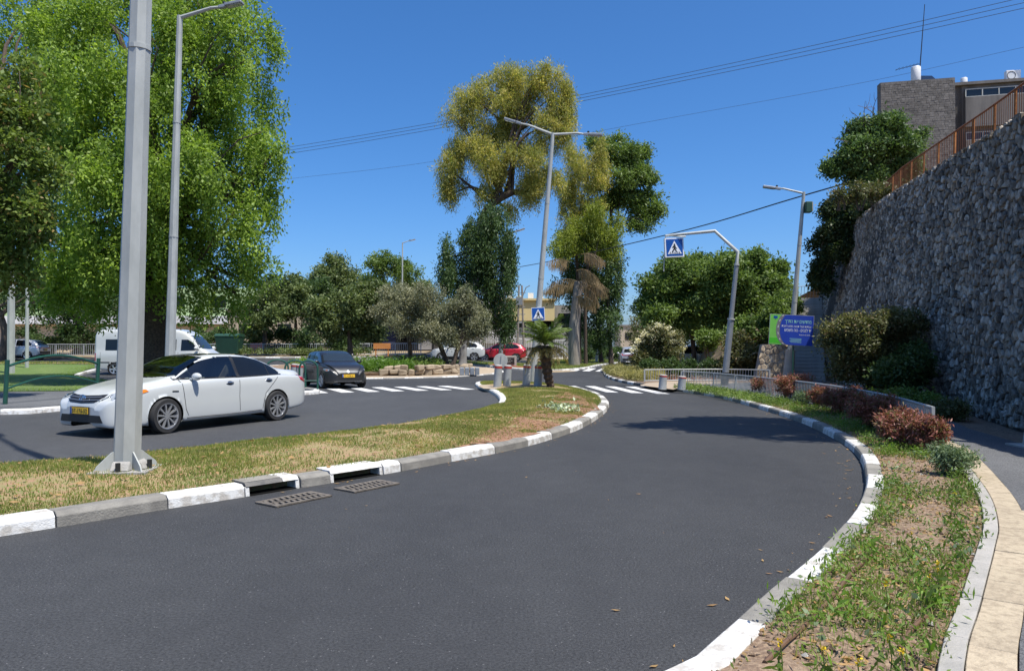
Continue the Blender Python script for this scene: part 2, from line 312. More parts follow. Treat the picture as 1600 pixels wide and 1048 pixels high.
M['lf_lush'] = leafm('lush green leaves', (0.10, 0.20, 0.025), (0.17, 0.29, 0.045), 0.4)
M['grass_dry'] = leafm('dry turf', (0.22, 0.25, 0.06), (0.48, 0.40, 0.17), 0.4, nscale=1.2, dry=(0.15, 0.24, 0.04), dryamt=0.45)
M['grass_green'] = leafm('green lawn', (0.20, 0.32, 0.055), (0.33, 0.44, 0.09), 0.42, nscale=0.5)
M['grass_med'] = leafm('green turf', (0.17, 0.235, 0.05), (0.31, 0.32, 0.10), 0.4, nscale=0.9, dry=(0.50, 0.41, 0.20), dryamt=0.16)
M['litter'] = leafm('dead leaf litter', (0.42, 0.28, 0.13), (0.26, 0.15, 0.07), 0.15)
M['lf_pale'] = leafm('pale mint leaves', (0.36, 0.44, 0.32), (0.46, 0.54, 0.40), 0.25)
M['fl_white'] = leafm('white blossom', (0.70, 0.66, 0.52), (0.80, 0.76, 0.62), 0.3)
M['fl_purple'] = leafm('lilac blossom', (0.40, 0.36, 0.52), (0.52, 0.48, 0.62), 0.3)
M['fl_yellow'] = leafm('yellow blossom', (0.80, 0.58, 0.03), (0.72, 0.48, 0.02), 0.2)

# ------------------------------------------------------------------ curves, polygons, patches
def cr(pts, k=8):                   # Catmull-Rom through 2-D/3-D points
    P = [np.array(p, float) for p in pts]; P = [2 * P[0] - P[1]] + P + [2 * P[-1] - P[-2]]; out = []
    for i in range(1, len(P) - 2):
        for t in np.linspace(0, 1, k, endpoint=False):
            a, b, c, d = P[i - 1:i + 3]
            out.append(0.5 * (2 * b + (c - a) * t + (2 * a - 5 * b + 4 * c - d) * t * t + (3 * b - a - 3 * c + d) * t ** 3))
    out.append(P[-2]); return np.array(out)
class Path:
    def __init__(s, pts, smooth=True):
        s.p = cr(pts) if smooth else np.array(pts, float); s.p = s.p[:, :2]
        s.s = np.concatenate([[0], np.cumsum(np.linalg.norm(np.diff(s.p, axis=0), axis=1))]); s.L = s.s[-1]
    def at(s, t): return np.array([np.interp(t, s.s, s.p[:, 0]), np.interp(t, s.s, s.p[:, 1])])
    def nrm(s, t):
        d = s.at(min(s.L, t + 0.05)) - s.at(max(0, t - 0.05)); d /= np.linalg.norm(d); return np.array([-d[1], d[0]])
    def near(s, q): return s.s[np.argmin(np.linalg.norm(s.p - np.array(q)[:2], axis=1))]
    def off(s, w, step=0.3):
        n = max(2, int(s.L / step)); return [tuple(s.at(t) + s.nrm(t) * w) for t in np.linspace(0, s.L, n)]
def inside(P, poly):
    x, y = P[:, 0], P[:, 1]; r = np.zeros(len(P), bool); q = np.asarray(poly, float); j = len(q) - 1
    for i in range(len(q)):
        xi, yi, xj, yj = q[i, 0], q[i, 1], q[j, 0], q[j, 1]
        if yi != yj: r ^= ((yi > y) != (yj > y)) & (x < (xj - xi) * (y - yi) / (yj - yi) + xi)
        j = i
    return r
def edge_dist(P, poly):
    q = np.asarray(poly, float); d = np.full(len(P), 1e9)
    for i in range(len(q)):
        a, b = q[i - 1], q[i]; ab = b - a; l = max(1e-9, ab @ ab); t = np.clip(((P - a) @ ab) / l, 0, 1)
        d = np.minimum(d, np.linalg.norm(P - (a + t[:, None] * ab), axis=1))
    return d
def cdt(poly, step):
    q = np.asarray(poly, float); lo, hi = q.min(0), q.max(0)
    xs = np.arange(lo[0], hi[0], step); ys = np.arange(lo[1], hi[1], step * 0.87)
    X, Y = np.meshgrid(xs, ys); X = X + (np.arange(len(ys)) % 2)[:, None] * step / 2
    I = np.stack([X.ravel(), Y.ravel()], 1); I = I + RNG.uniform(-0.15, 0.15, I.shape) * step
    I = I[inside(I, q)]
    if len(I): I = I[edge_dist(I, q) > step * 0.35]
    n = len(q); pts = [Vector(p) for p in q.tolist()] + [Vector(p) for p in I.tolist()]
    v, _, f, *_ = delaunay_2d_cdt(pts, [(i, (i + 1) % n) for i in range(n)], [], 1, 1e-6)
    return np.array([(p.x, p.y) for p in v]), [tuple(t) for t in f]
def patch(name, poly, z, mat, step=1.0, mound=0, bumpy=0, skirt=0, kind='structure', parent=None, mw=1.0):
    P, fs = cdt(poly, step); d = edge_dist(P, poly)
    Z = np.array([HF(a, b) for a, b in P]) + z + mound * np.clip(d / mw, 0, 1) ** 0.7 + (RNG.normal(0, 1, len(P)) * bumpy * (d > 0.05))
    vs = [(a, b, c) for (a, b), c in zip(P, Z)]
    if skirt:
        n = len(poly); b0 = len(vs); Q = [(p[0], p[1], HF(*p[:2]) + z - skirt) for p in poly]
        idx = [int(np.argmin(np.linalg.norm(P - np.array(p)[:2], axis=1))) for p in poly]; vs += Q
        fs = fs + [(idx[i], idx[(i + 1) % n], b0 + (i + 1) % n, b0 + i) for i in range(n)]
    me = bpy.data.meshes.new(name); me.from_pydata(vs, [], fs); me.polygons.foreach_set('use_smooth', np.ones(len(me.polygons), bool)); me.update()
    o = link(name, me, mat, parent)
    if kind: o['kind'] = kind
    return o
def rand_in(poly, n):
    q = np.asarray(poly, float); lo, hi = q.min(0), q.max(0); out = []; c = 0
    while c < n:
        P = RNG.uniform(lo, hi, (n * 2, 2)); P = P[inside(P, q)]; out.append(P); c += len(P)
    return np.concatenate(out)[:n]
def blades(name, P, Z, h, w, mat, lean=0.6, label=None, parent=None, kind='stuff'):
    n = len(P); a = RNG.uniform(0, 2 * np.pi, n); hh = h * RNG.uniform(0.5, 1.3, n); l = RNG.uniform(0, lean, n) * hh; b = RNG.uniform(0, 2 * np.pi, n)
    base = np.stack([P[:, 0], P[:, 1], Z], 1); s = np.stack([np.cos(a), np.sin(a), 0 * a], 1) * (w / 2) * RNG.uniform(0.7, 1.4, n)[:, None]
    t = base + np.stack([np.cos(b) * l, np.sin(b) * l, hh], 1)
    V = np.stack([base - s, base + s, t], 1).reshape(-1, 3)
    o = mesh_np(name, V, np.arange(3 * n).reshape(-1, 3), mat, parent); return tag(o, label, None, None, kind)
def unit(A): return A / np.maximum(1e-9, np.linalg.norm(A, axis=-1, keepdims=True))
def leaves_np(C, D, L, per, spread, size, asp, flat=0.25, along=0.8, coh=0.9):
    n = len(C); t = RNG.uniform(0.0, 1, (n, per, 1)); R = RNG.normal(0, 1, (n, per, 3))
    pos = C[:, None] + D[:, None] * L * t + R * spread; pos[..., 2] -= (t[..., 0] ** 2) * L * 0.15
    a = unit(D[:, None] * along + RNG.normal(0, 0.6, (n, per, 3))); sn = unit(RNG.normal(0, .8, (n, 1, 3)) + np.array([0, 0, flat * 3])); nn = unit(RNG.normal(0, .55, (n, per, 3)) + sn * coh * 1.3)
    b = unit(np.cross(nn, a)); s = size * RNG.uniform(0.6, 1.3, (n, per, 1))
    V = np.stack([pos - a * s / 2, pos + b * s * asp / 2 - a * s * 0.05, pos + a * s / 2, pos - b * s * asp / 2 - a * s * 0.05], 2)
    return V.reshape(-1, 3)
def crown(name, mat, lobes, n, size, parent, base, asp=0.5, droop=0.2, L=0.6, per=24, spread=0.12, hollow=0.5, lump=0.2, flat=0.25, up=0.15, along=0.8, clump=True, csc=(.20, .40)):
    lobes = [(np.array(c, float), np.array(r, float)) for c, r in lobes]; wts = np.array([np.prod(r) ** (2 / 3) for _, r in lobes]); wts /= wts.sum()
    Cs, Ds = [], []
    subs = []
    for (c, r), w in zip(lobes, wts):
        ns = int(RNG.integers(11, 18)) if clump else 1
        if not clump: subs.append((c, r, w)); continue
        u = unit(RNG.normal(0, 1, (ns, 3))); sc = RNG.uniform(*csc, ns); ds = RNG.uniform(.45, .88, ns); ww = sc ** 2 / np.sum(sc ** 2)
        for i in range(ns): subs.append((c + r * u[i] * ds[i], r * sc[i] * np.array([1.1, 1.1, 1.25 if droop > .5 else .8]), w * ww[i]))
    for c, r, w in subs:
        k = max(3, int(n * w)); u = unit(RNG.normal(0, 1, (k, 3)) + np.array([0, 0, up])); ph = RNG.uniform(0, 6.28, (3, 3)); fr = RNG.uniform(2, 5, (3, 3))
        lm = sum(np.sin(u @ fr[i] + ph[i, 0]) for i in range(3)) / 3
        rad = (hollow + (1 - hollow) * RNG.uniform(0, 1, k) ** 0.6) * (1 + lump * lm * 1.6)
        Cs.append(c + r * u * rad[:, None]); Ds.append(unit(u * (1 - droop) + np.array([0, 0, -droop * 1.3]) + RNG.normal(0, 0.35, (k, 3))))
    C = np.concatenate(Cs) - np.array(base); D = np.concatenate(Ds)
    V = leaves_np(C - D * L * 0.5, D, L, per, spread, size, asp, flat, along)
    return mesh_np(name, V, np.arange(len(V)).reshape(-1, 4), mat, parent)
def limb(mb, a, b, r0, r1, sag=0.0, wob=0.08, n=6, sides=7):
    a, b = Vector(a), Vector(b); L = (b - a).length; pts = []; rs = []
    o1 = Vector(RNG.normal(0, wob, 3)) * L
    for i in range(n + 1):
        t = i / n; p = a.lerp(b, t) + o1 * math.sin(math.pi * t) + Vector((0, 0, sag * L * math.sin(math.pi * t))); pts.append(p); rs.append(r0 + (r1 - r0) * t)
    mb.tube(pts, rs, sides); return pts
def tree(name, label, d, trunk, lobes, n, size, mat, cat='tree', group=None, bark='bark', r0=0.2, r1=0.1, dz=0.55, base_z=None, fork=None, bare=0, **kw):
    """trunk: survey points from base up (at distance d); lobes: (px, py, rx, ry[, dd]) of the crown's masses"""
    px0, py0 = trunk[0]; x0 = (px0 - 800) / F * d; zb = HF(x0, d) + 0.02 if base_z is None else base_z
    base = Vector((x0, d, zb)); pts = [base] + [W(a, b, d) for a, b in trunk[1:]]
    root = empty(name, base, 0, label, cat, group); mb = MB(base)
    P = [Vector(p) for p in cr([tuple(p) for p in pts], 4)] if len(pts) > 2 else pts
    rs = [r0 * (1.35 if i == 0 else 1) + (r1 - r0) * i / (len(P) - 1) for i in range(len(P))]; mb.tube(P, rs, 10); top = P[-1]
    LB = []
    for l in lobes:
        px, py, rx, ry = l[:4]; k = d / F; dd = l[4] if len(l) > 4 else RNG.uniform(-dz, dz) * rx * k
        c = W(px, py, d + dd); LB.append((tuple(c), (rx * k, max(rx, ry) * k * 0.85, ry * k)))
        st = P[int(RNG.integers(max(1, len(P) * 2 // 3), len(P)))] if fork is None else P[-1]
        q = limb(mb, st, c, r1 * 0.5, r1 * 0.14, 0.05, .12)
        for _ in range(2 + bare):
            u = Vector(RNG.normal(0, 1, 3)).normalized(); e = Vector(c) + Vector((u.x * rx * k, u.y * rx * k, abs(u.z) * ry * k)) * (0.75 if not bare else RNG.uniform(0.7, 1.25))
            limb(mb, q[3], e, r1 * 0.2, r1 * 0.05, 0.03, n=4, sides=5)
    mb.build('trunk', M[bark], root, True)
    crown('crown', M[mat], LB, n, size, root, base, **kw)
    return root
def text_obj(name, txt, size, mat, parent, loc, rot, ext=0.002, width=None, align='CENTER'):
    cu = bpy.data.curves.new(name, 'FONT'); cu.body = txt; cu.size = size; cu.extrude = ext; cu.align_x = align; cu.resolution_u = 2
    t = bpy.data.objects.new('t', cu); COL.objects.link(t); dg = bpy.context.evaluated_depsgraph_get(); dg.update(); me = bpy.data.meshes.new_from_object(t.evaluated_get(dg)); bpy.data.objects.remove(t)
    me.name = name
    if width and len(me.vertices):
        xs = [v.co.x for v in me.vertices]; k = width / max(1e-6, max(xs) - min(xs)); me.transform(Matrix.Diagonal((k, 1, 1, 1)))
    me.materials.clear(); o = link(name, me, mat, parent, loc); o.rotation_euler = rot; return o
# ================================================================== THE SETTING
KH = 0.12
def big_ground():
    xs = np.concatenate([[-3000, -600], np.arange(-150, 151, 6.0), [600, 3000]]); ys = np.concatenate([[-300], np.arange(-30, 170, 5.0), [300, 900, 4000]])
    vs = [(x, y, HF(x, y) - 0.03) for y in ys for x in xs]; n = len(xs)
    fs = [(j * n + i, j * n + i + 1, (j + 1) * n + i + 1, (j + 1) * n + i) for j in range(len(ys) - 1) for i in range(n - 1)]
    me = bpy.data.meshes.new('ground'); me.from_pydata(vs, [], fs); me.update(); o = link('ground', me, M['dryland']); o['kind'] = 'structure'
big_ground()
ROADP = [(-70, -8), (14, -8), (14, 30), (12, 48), (22, 75), (34, 112), (20, 125), (4, 90), (-2, 74), (-30, 72), (-70, 64)]
patch('road', ROADP, 0.0, M['asphalt'], 2.5)

# ---- median between the two carriageways
med_right = GP([(-420, 905), (-200, 868), (0, 838), (100, 822), (200, 805), (300, 789), (385, 776), (470, 762), (600, 741), (700, 722), (790, 705), (850, 690), (900, 673), (930, 657), (949, 641), (950, 630), (935, 619), (905, 610)])
med_end = GP([(905, 610), (875, 604.5), (850, 602), (800, 600.6), (765, 600)])
med_nose = GP([(765, 600), (750, 599.8), (742, 602), (748, 607), (762, 612), (775, 620), (780, 628), (777, 636)])
med_left = GP([(777, 636), (750, 645), (700, 656), (600, 673), (500, 687), (400, 697), (300, 710), (160, 725), (0, 737), (-200, 752), (-420, 768)], 0.02)
PA = Path(med_right); PN = Path(med_nose); PL = Path(med_left); PE = Path(med_end)
# paths run with the island on their left
def kerb(name, path, h=KH, w=0.2, seg=1.0, mats=('white_kerb', 'grey_kerb'), skip=(), gap=0.012, start=0, face=0.045, side=1, weather=None):
    root = empty(name, (*path.at(0), 0), 0, kind='structure'); off = root.location; n = max(1, round(path.L / seg)); e = path.L / n
    for i in range(n):
        a, b = i * e + gap / 2, (i + 1) * e - gap / 2
        for (s0, s1) in skip:
            if a < s1 and b > s0:
                if a < s0: b = min(b, s0 - gap)
                elif b > s1: a = max(a, s1 + gap)
                else: a = b
        if b - a < 0.06: continue
        mb = MB(off); k = 4; jw = RNG.normal(0, 0.004); jh = RNG.normal(0, 0.004); secs = []
        for t in np.linspace(a, b, k):
            p = path.at(t); nr = path.nrm(t) * side; z0 = HF(*p)
            S = [(0 + jw, -0.05), (0.012 + jw, h * 0.72), (face + jw, h + jh), (w + jw, h + jh), (w + jw, -0.05)]
            secs.append([Vector((p[0] + nr[0] * q, p[1] + nr[1] * q, z0 + zz)) for q, zz in S])
        vs = [v for s in secs for v in s]; fs = []
        for j in range(k - 1):
            for q in range(5):
                f = (j * 5 + q, j * 5 + (q + 1) % 5, (j + 1) * 5 + (q + 1) % 5, (j + 1) * 5 + q); fs.append(f if side > 0 else f[::-1])
        fs += [(4, 3, 2, 1, 0), tuple(range((k - 1) * 5, k * 5))]
        mb.add(vs, fs); mb.build('kerb_stone', M[mats[(i + start) % len(mats)]], root, bevel=0.006)
    return root
sA = [PA.near(G(386, 776)), PA.near(G(468, 763)), PA.near(G(513, 756)), PA.near(G(594, 742))]
kerb('median_kerb', PA, 0.135, 0.23, 1.0, ('white_kerb', 'grey_kerb'), [(sA[0], sA[1]), (sA[2], sA[3])], start=1, face=0.06)
kerb('median_nose_kerb', PN, 0.12, 0.22, 0.75, ('white_kerb',))
kerb('median_end_kerb', PE, 0.03, 0.2, 1.0, ('concrete', 'beige'))
def inlet(s0, s1, mats, label):
    c = PA.at((s0 + s1) / 2); root = empty('kerb_inlet', (c[0], c[1], 0), 0, label, 'kerb inlet', 'storm drain inlets in the median kerb')
    def sec(name, a, b, S, mat, k=4):
        mb = MB(root.location); m = len(S); vs = []
        for t in np.linspace(a, b, k):
            p = PA.at(t); nr = PA.nrm(t); vs += [Vector((p[0] + nr[0] * q, p[1] + nr[1] * q, zz)) for q, zz in S]
        fs = [(j * m + q, j * m + (q + 1) % m, (j + 1) * m + (q + 1) % m, (j + 1) * m + q) for j in range(k - 1) for q in range(m)]
        fs += [tuple(range(m - 1, -1, -1)), tuple(range((k - 1) * m, k * m))]; mb.add(vs, fs); return mb.build(name, mat, root, bevel=0.004)
    g = 0.01; L = s1 - s0; cut = s0 + L * 0.68
    top = [(0.02, 0.098), (0.06, 0.14), (0.34, 0.145), (0.34, 0.098)]
    if mats[0] == 'ribbed':
        sec('cover_slab', s0 + g, cut, top, M['dark_kerb']); sec('cover_slab', cut + 0.004, s1 - g, top, M['white_kerb'])
        for i in range(8):
            q = 0.075 + i * 0.032; sec('rib', s0 + g, cut, [(q, 0.14), (q + 0.004, 0.149), (q + 0.013, 0.149), (q + 0.017, 0.14)], M['grey_kerb'])
    else: sec('cover_slab', s0 + g, s1 - g, top, M['white_kerb'])
    sec('throat', s0 + g, s1 - g, [(0.24, -0.2), (0.24, 0.097), (0.33, 0.097), (0.33, -0.2)], M['void'])
    sec('cheek', s0 + 0.002, s0 + 0.05, [(0.01, -0.05), (0.03, 0.097), (0.235, 0.097), (0.235, -0.05)], M['white_kerb'], 2)
    sec('cheek', s1 - 0.05, s1 - 0.002, [(0.01, -0.05), (0.03, 0.097), (0.235, 0.097), (0.235, -0.05)], M['white_kerb'], 2)
    sec('throat_floor', s0 + 0.05, s1 - 0.05, [(0.0, 0.004), (0.0, 0.008), (0.235, 0.008), (0.235, 0.004)], M['void'])
inlet(sA[0], sA[1], ['ribbed'], 'kerb inlet with a ribbed dark cover slab over a black slot')
inlet(sA[2], sA[3], ['white'], 'kerb inlet under a long white painted cover slab')
def grate(quad, label):
    q = [G(*p) for p in quad]; c = sum(q, Vector()) / 4; ax = (q[1] - q[0] + q[2] - q[3]).normalized(); L = ((q[1] - q[0]).length + (q[2] - q[3]).length) / 2
    root = empty('drain_grate', (c.x, c.y, 0.0), math.atan2(ax.y, ax.x), label, 'drain grate', 'storm drain grates beside the median'); w = 0.36
    mb = MB(); mb.box((0, 0, 0.004), (L, w, 0.004)); mb.build('pit', M['void'], root)
    mb = MB()
    for s in (-1, 1): mb.box((0, s * (w / 2 - 0.02), 0.012), (L, 0.04, 0.016)); mb.box((s * (L / 2 - 0.025), 0, 0.012), (0.05, w - 0.082, 0.016))
    mb.box((0, 0, 0.012), (L - 0.11, 0.03, 0.014)); mb.build('frame', M['iron'], root)
    bar = MB(); bar.box((0, 0, 0), (0.034, w / 2 - 0.06, 0.013)); me = bar.mesh('bar'); me.materials.append(M['iron']); n = int(L / 0.075)
    for i in range(n):
        for s in (-1, 1):
            o = link('bar', me, None, root, (-L / 2 + 0.075 + (L - 0.15) * i / (n - 1), s * (w / 4 + 0.0), 0.0125)); o.rotation_euler = (0, 0, -0.28)
    pass
grate([(405, 786), (492, 769), (512, 776), (425, 794)], 'iron storm drain grate below the ribbed dark inlet slab')
grate([(530, 764), (600, 750.5), (616, 757), (545, 771)], 'iron storm drain grate below the white inlet slab')

med_poly = PA.off(0.2) + PE.off(0.18)[1:] + PN.off(0.2)[1:] + PL.off(0.0, 0.6)[1:]
patch('median_island', med_poly, 0.115, M['turf'], 0.35, 0.09, 0.006, skirt=0.16, mw=1.5)
def med_z(P): return 0.115 + 0.09 * np.clip(edge_dist(P, med_poly) / 1.5, 0, 1) ** 0.7
pav = GP([(765, 601.2), (750, 601.6), (747, 603.5), (756, 607.5), (775, 608), (905, 610), (870, 604.8), (800, 601.6)], 0.12)
soilp = GP([(600, 728), (700, 712), (800, 695), (870, 675), (925, 652), (938, 640), (925, 625), (890, 613), (875, 614), (868, 622), (850, 632), (830, 645), (800, 660), (750, 680), (690, 700), (640, 715)], 0.14)
# ---- right-hand verge with planting bed
KR = [(-3.4, -1.5), (-1.6, 1.2), (-0.4, 2.6), (0.2, 3.2)] + GP([(1040, 1048), (1120, 990), (1200, 920), (1290, 845), (1340, 785)], .1) + GP([(1352, 745)], .06) + GP([(1340, 715), (1310, 690), (1250, 660), (1180, 637), (1120, 621), (1052, 610)])
PK = Path(KR); kerb('planting_bed_kerb', PK, 0.115, 0.19, 0.92, ('white_kerb', 'grey_kerb'), side=-1, start=1, face=0.03)
KD = GP([(1052, 610), (1025, 606), (1000, 603)]); PD = Path(KD); kerb('dropped_kerb', PD, 0.03, 0.3, 1.2, ('concrete',), side=-1)
KI = GP([(1000, 603), (975, 598.5), (955, 593), (944, 587), (943, 583)]) + [(6.0, 50), (7.6, 54), (10, 60), (12.8, 68), (17, 80)]
PI_ = Path(KI); kerb('verge_kerb', PI_, 0.12, 0.18, 1.0, ('dark_kerb', 'white_kerb'), side=-1)
verge = PK.off(-0.17) + PD.off(-0.25)[1:] + PI_.off(-0.16)[1:] + [(26, 100), (70, 100), (70, -6), (-3.6, -6)]
patch('right_verge', verge, 0.10, M['soil'], 1.2, 0, 0, skirt=0.1)
PB = Path([(-0.9, -0.8), (0.6, 1.2)] + GP([(1465, 1048), (1500, 940), (1530, 850), (1537, 820), (1530, 780), (1510, 745), (1488, 715), (1470, 698)], 0.12) + [(7.3, 14.5), (7.75, 18.5), (7.6, 23), (7.2, 27), (6.9, 29.3)])
bed = PK.off(-0.185, 0.25)[8:] + GP([(1056, 607.5)], 0.1) + PB.off(-0.004, 0.25)[::-1]
bed = [p for p in bed if p[1] > 0.5]
patch('planting_bed', bed, 0.108, M['soil'], 0.16, 0.012, 0.011, mw=0.4)
def bed_z(P): return np.full(len(P), 0.118)
def strip(name, path, o0, o1, z0, z1, seg, mat, s_from=0, s_to=None, gap=0.006):
    root = empty(name, (*path.at(s_from), 0), 0, kind='structure'); s_to = s_to or path.L; n = max(1, round((s_to - s_from) / seg)); e = (s_to - s_from) / n
    for i in range(n):
        a, b = s_from + i * e + gap / 2, s_from + (i + 1) * e - gap / 2; mb = MB(root.location); k = 3; vs = []; dz = RNG.normal(0, 0.0015)
        for t in np.linspace(a, b, k):
            p = path.at(t); nr = -path.nrm(t)
            for o, z in ((o0, z0), (o0, z1), (o1, z1), (o1, z0)): vs.append((p[0] + nr[0] * o, p[1] + nr[1] * o, z + (dz if z == z1 else 0)))
        fs = [(j * 4 + q, (j + 1) * 4 + q, (j + 1) * 4 + (q + 1) % 4, j * 4 + (q + 1) % 4) for j in range(k - 1) for q in range(4)] + [(0, 1, 2, 3), (11, 10, 9, 8)]
        mb.add(vs, fs); mb.build('paver' if 'band' in name else 'edging_stone', M[mat], root, bevel=0.004)
strip('grey_edging', PB, 0.0, 0.1, 0.0, 0.142, 0.8, 'concrete', gap=0.008)
strip('beige_paver_band', PB, 0.106, 0.305, 0.0, 0.136, 0.42, 'beige')
path_poly = PB.off(-0.31, 0.5) + [(9.0, 30.5), (12.3, 32.8), (14.0, 32.8), (12.6, 30), (10.9, 22.5), (9.6, 17), (8.3, 13.4), (7.6, 10.4), (6.6, 6), (5.3, 0), (4.6, -1.5)]
patch('footpath', path_poly, 0.13, M['asphalt_path'], 0.8)
cb = Path(GP([(1592, 801), (1660, 810), (1760, 822)], 0.13), False)
strip('cross_paver_band', cb, -0.11, 0.11, 0.05, 0.138, 0.4, 'beige')
landing = GP([(1000, 602.5), (1052, 609.2)], 0.1) + [(6.3, 27.6), (7.1, 28), (9.5, 30.6), (9.6, 33), (7.2, 32.6), (5.75, 31.2)]
patch('landing_paving', landing, 0.122, M['paving'], 0.8)
# ---- left verge with lawn
KV = [(-26, 16), (-18, 16.8)] + GP([(0, 648), (90, 643)]) + [(-9.6, 21.2), (-7.6, 24.2), (-6.85, 25.2), (-6.7, 25.8), (-7.1, 26.7), (-8.3, 27.8), (-13, 30.3), (-19, 34), (-23.2, 39.5), (-25.3, 45), (-26.8, 50.5)]
PV = Path(KV); kerb('left_verge_kerb', PV, 0.13, 0.22, 1.0, ('white_kerb', 'concrete', 'white_kerb'), side=1)
vpoly = PV.off(0.2) + [(-30, 52.5), (-70, 54), (-70, 15)]
patch('left_pavement', vpoly, 0.125, M['asphalt_path'], 1.5, skirt=0.1)
lawn = [(-60, 22.5), (-22, 23.8), (-17, 24.6), (-13.2, 25.6), (-12.3, 26.6), (-13.0, 28.6), (-15.5, 30.6), (-19.6, 34.6), (-23.6, 39.6), (-25.7, 45), (-26.9, 49.0), (-30, 50), (-60, 50)]
patch('lawn', lawn, 0.14, M['lawn'], 1.5, 0.06, 0.01, skirt=0.02)
drys = [(-27.2, 49.6), (-30, 50.6), (-62, 50.6), (-62, 52.6), (-30, 52.3)]
patch('dry_grass_strip', drys, 0.15, M['turf'], 1.5)
# ---- roundabout island
IC, IR = np.array([-9.0, 46.0]), 8.5
ang = np.linspace(0, 2 * math.pi, 49)[:-1]; circ = [(IC[0] + IR * math.cos(a), IC[1] + IR * math.sin(a)) for a in ang]
PC = Path(circ + [circ[0]], False); kerb('roundabout_kerb', PC, 0.06, 0.2, 1.1, ('white_kerb', 'concrete'))
sr = [tuple(p) for p in PL.p[::3]] + [tuple(PL.p[-1]), (-40, 10.5), (-40, 15.8), (-26, 16), (-18, 16.8)] + KV[2:9] + [(-6.9, 26.9), (-1.7, 31.6)] + [tuple(p) for p in PN.p[len(PN.p) // 4:-1:3]]
patch('left_carriageway', sr, 0.004, M['asphalt_old'], 1.5)
patch('roundabout_apron', [(IC[0] + (IR - 0.19) * math.cos(a), IC[1] + (IR - 0.19) * math.sin(a)) for a in ang], 0.055, M['paving'], 1.2)
innr = 6.2
patch('roundabout_bed', [(IC[0] + innr * math.cos(a), IC[1] + innr * math.sin(a)) for a in ang], 0.22, M['soil'], 1.2, skirt=0.2, mound=0.25, mw=3)
# ---- far verges
KF = [(-6.2, 55.5), (-5.6, 52.5), (-4.6, 50.8), (-1.7, 51.6), (0.8, 50.4), (3.2, 50.2), (5.6, 55.5), (8.0, 66), (12.4, 80), (19, 100)]
PF = Path(KF); kerb('far_verge_kerb', PF, 0.13, 0.25, 1.0, ('white_kerb', 'concrete'))
fpoly = PF.off(0.22, 1.0) + [(12, 104), (5, 88), (1.6, 63.5), (-2.2, 55.5), (-5.2, 54.5)]
patch('far_verge', fpoly, 0.125, M['lawn'], 1.5, skirt=0.1)
patch('red_gravel_bed', [(-1.75, 51.95), (-0.6, 51.6), (0.9, 51.1), (1.35, 51.5), (1.2, 53), (-1.3, 54)], 0.15, M['redmulch'], 0.7)
bk = [(-62, 60.5), (-40, 60.8), (-26, 60.8), (-17, 61.5), (-11, 62.5), (-8, 66), (-8, 75), (-70, 75)]
PBk = Path(bk[:5], True); kerb('back_kerb', PBk, 0.13, 0.25, 1.2, ('concrete', 'white_kerb'), side=1)
patch('back_verge', bk, 0.12, M['dryland'], 1.8, skirt=0.1)
# ---- crossings
def crosswalk(name, a0, a1, b0, b1, n, fill=0.5, w0=None):
    """stripes between kerb points a0-a1 (near edge) and b0-b1 (far edge)"""
    a0, a1, b0, b1 = [np.array(p) for p in (a0, a1, b0, b1)]; root = empty(name, (a0[0], a0[1], 0), 0, kind='structure')
    for i in range(n):
        t0, t1 = (i + 0.12) / n, (i + 0.12 + fill) / n; q = [a0 + (a1 - a0) * t0, a0 + (a1 - a0) * t1, b0 + (b1 - b0) * t1, b0 + (b1 - b0) * t0]
        mb = MB(root.location); mb.add([(p[0], p[1], HF(*p) + 0.010) for p in q] + [(p[0], p[1], HF(*p) + 0.001) for p in q], [(0, 1, 2, 3), (7, 6, 5, 4), (0, 4, 5, 1), (1, 5, 6, 2), (2, 6, 7, 3), (3, 7, 4, 0)]); mb.build('stripe', M['white_paint'], root)
g = lambda x, y: tuple(G(x, y))[:2]
crosswalk('left_crosswalk', g(487, 614.5), g(755, 608), g(465, 607.5), g(712, 602.6), 7, 0.5)
crosswalk('right_crosswalk', g(905, 611.5), g(1062, 616), g(880, 602.8), g(1005, 604.5), 4, 0.5)
crosswalk('far_crosswalk', g(850, 578.5), g(948, 580.5), g(862, 574.5), g(958, 576.0), 5, 0.55)
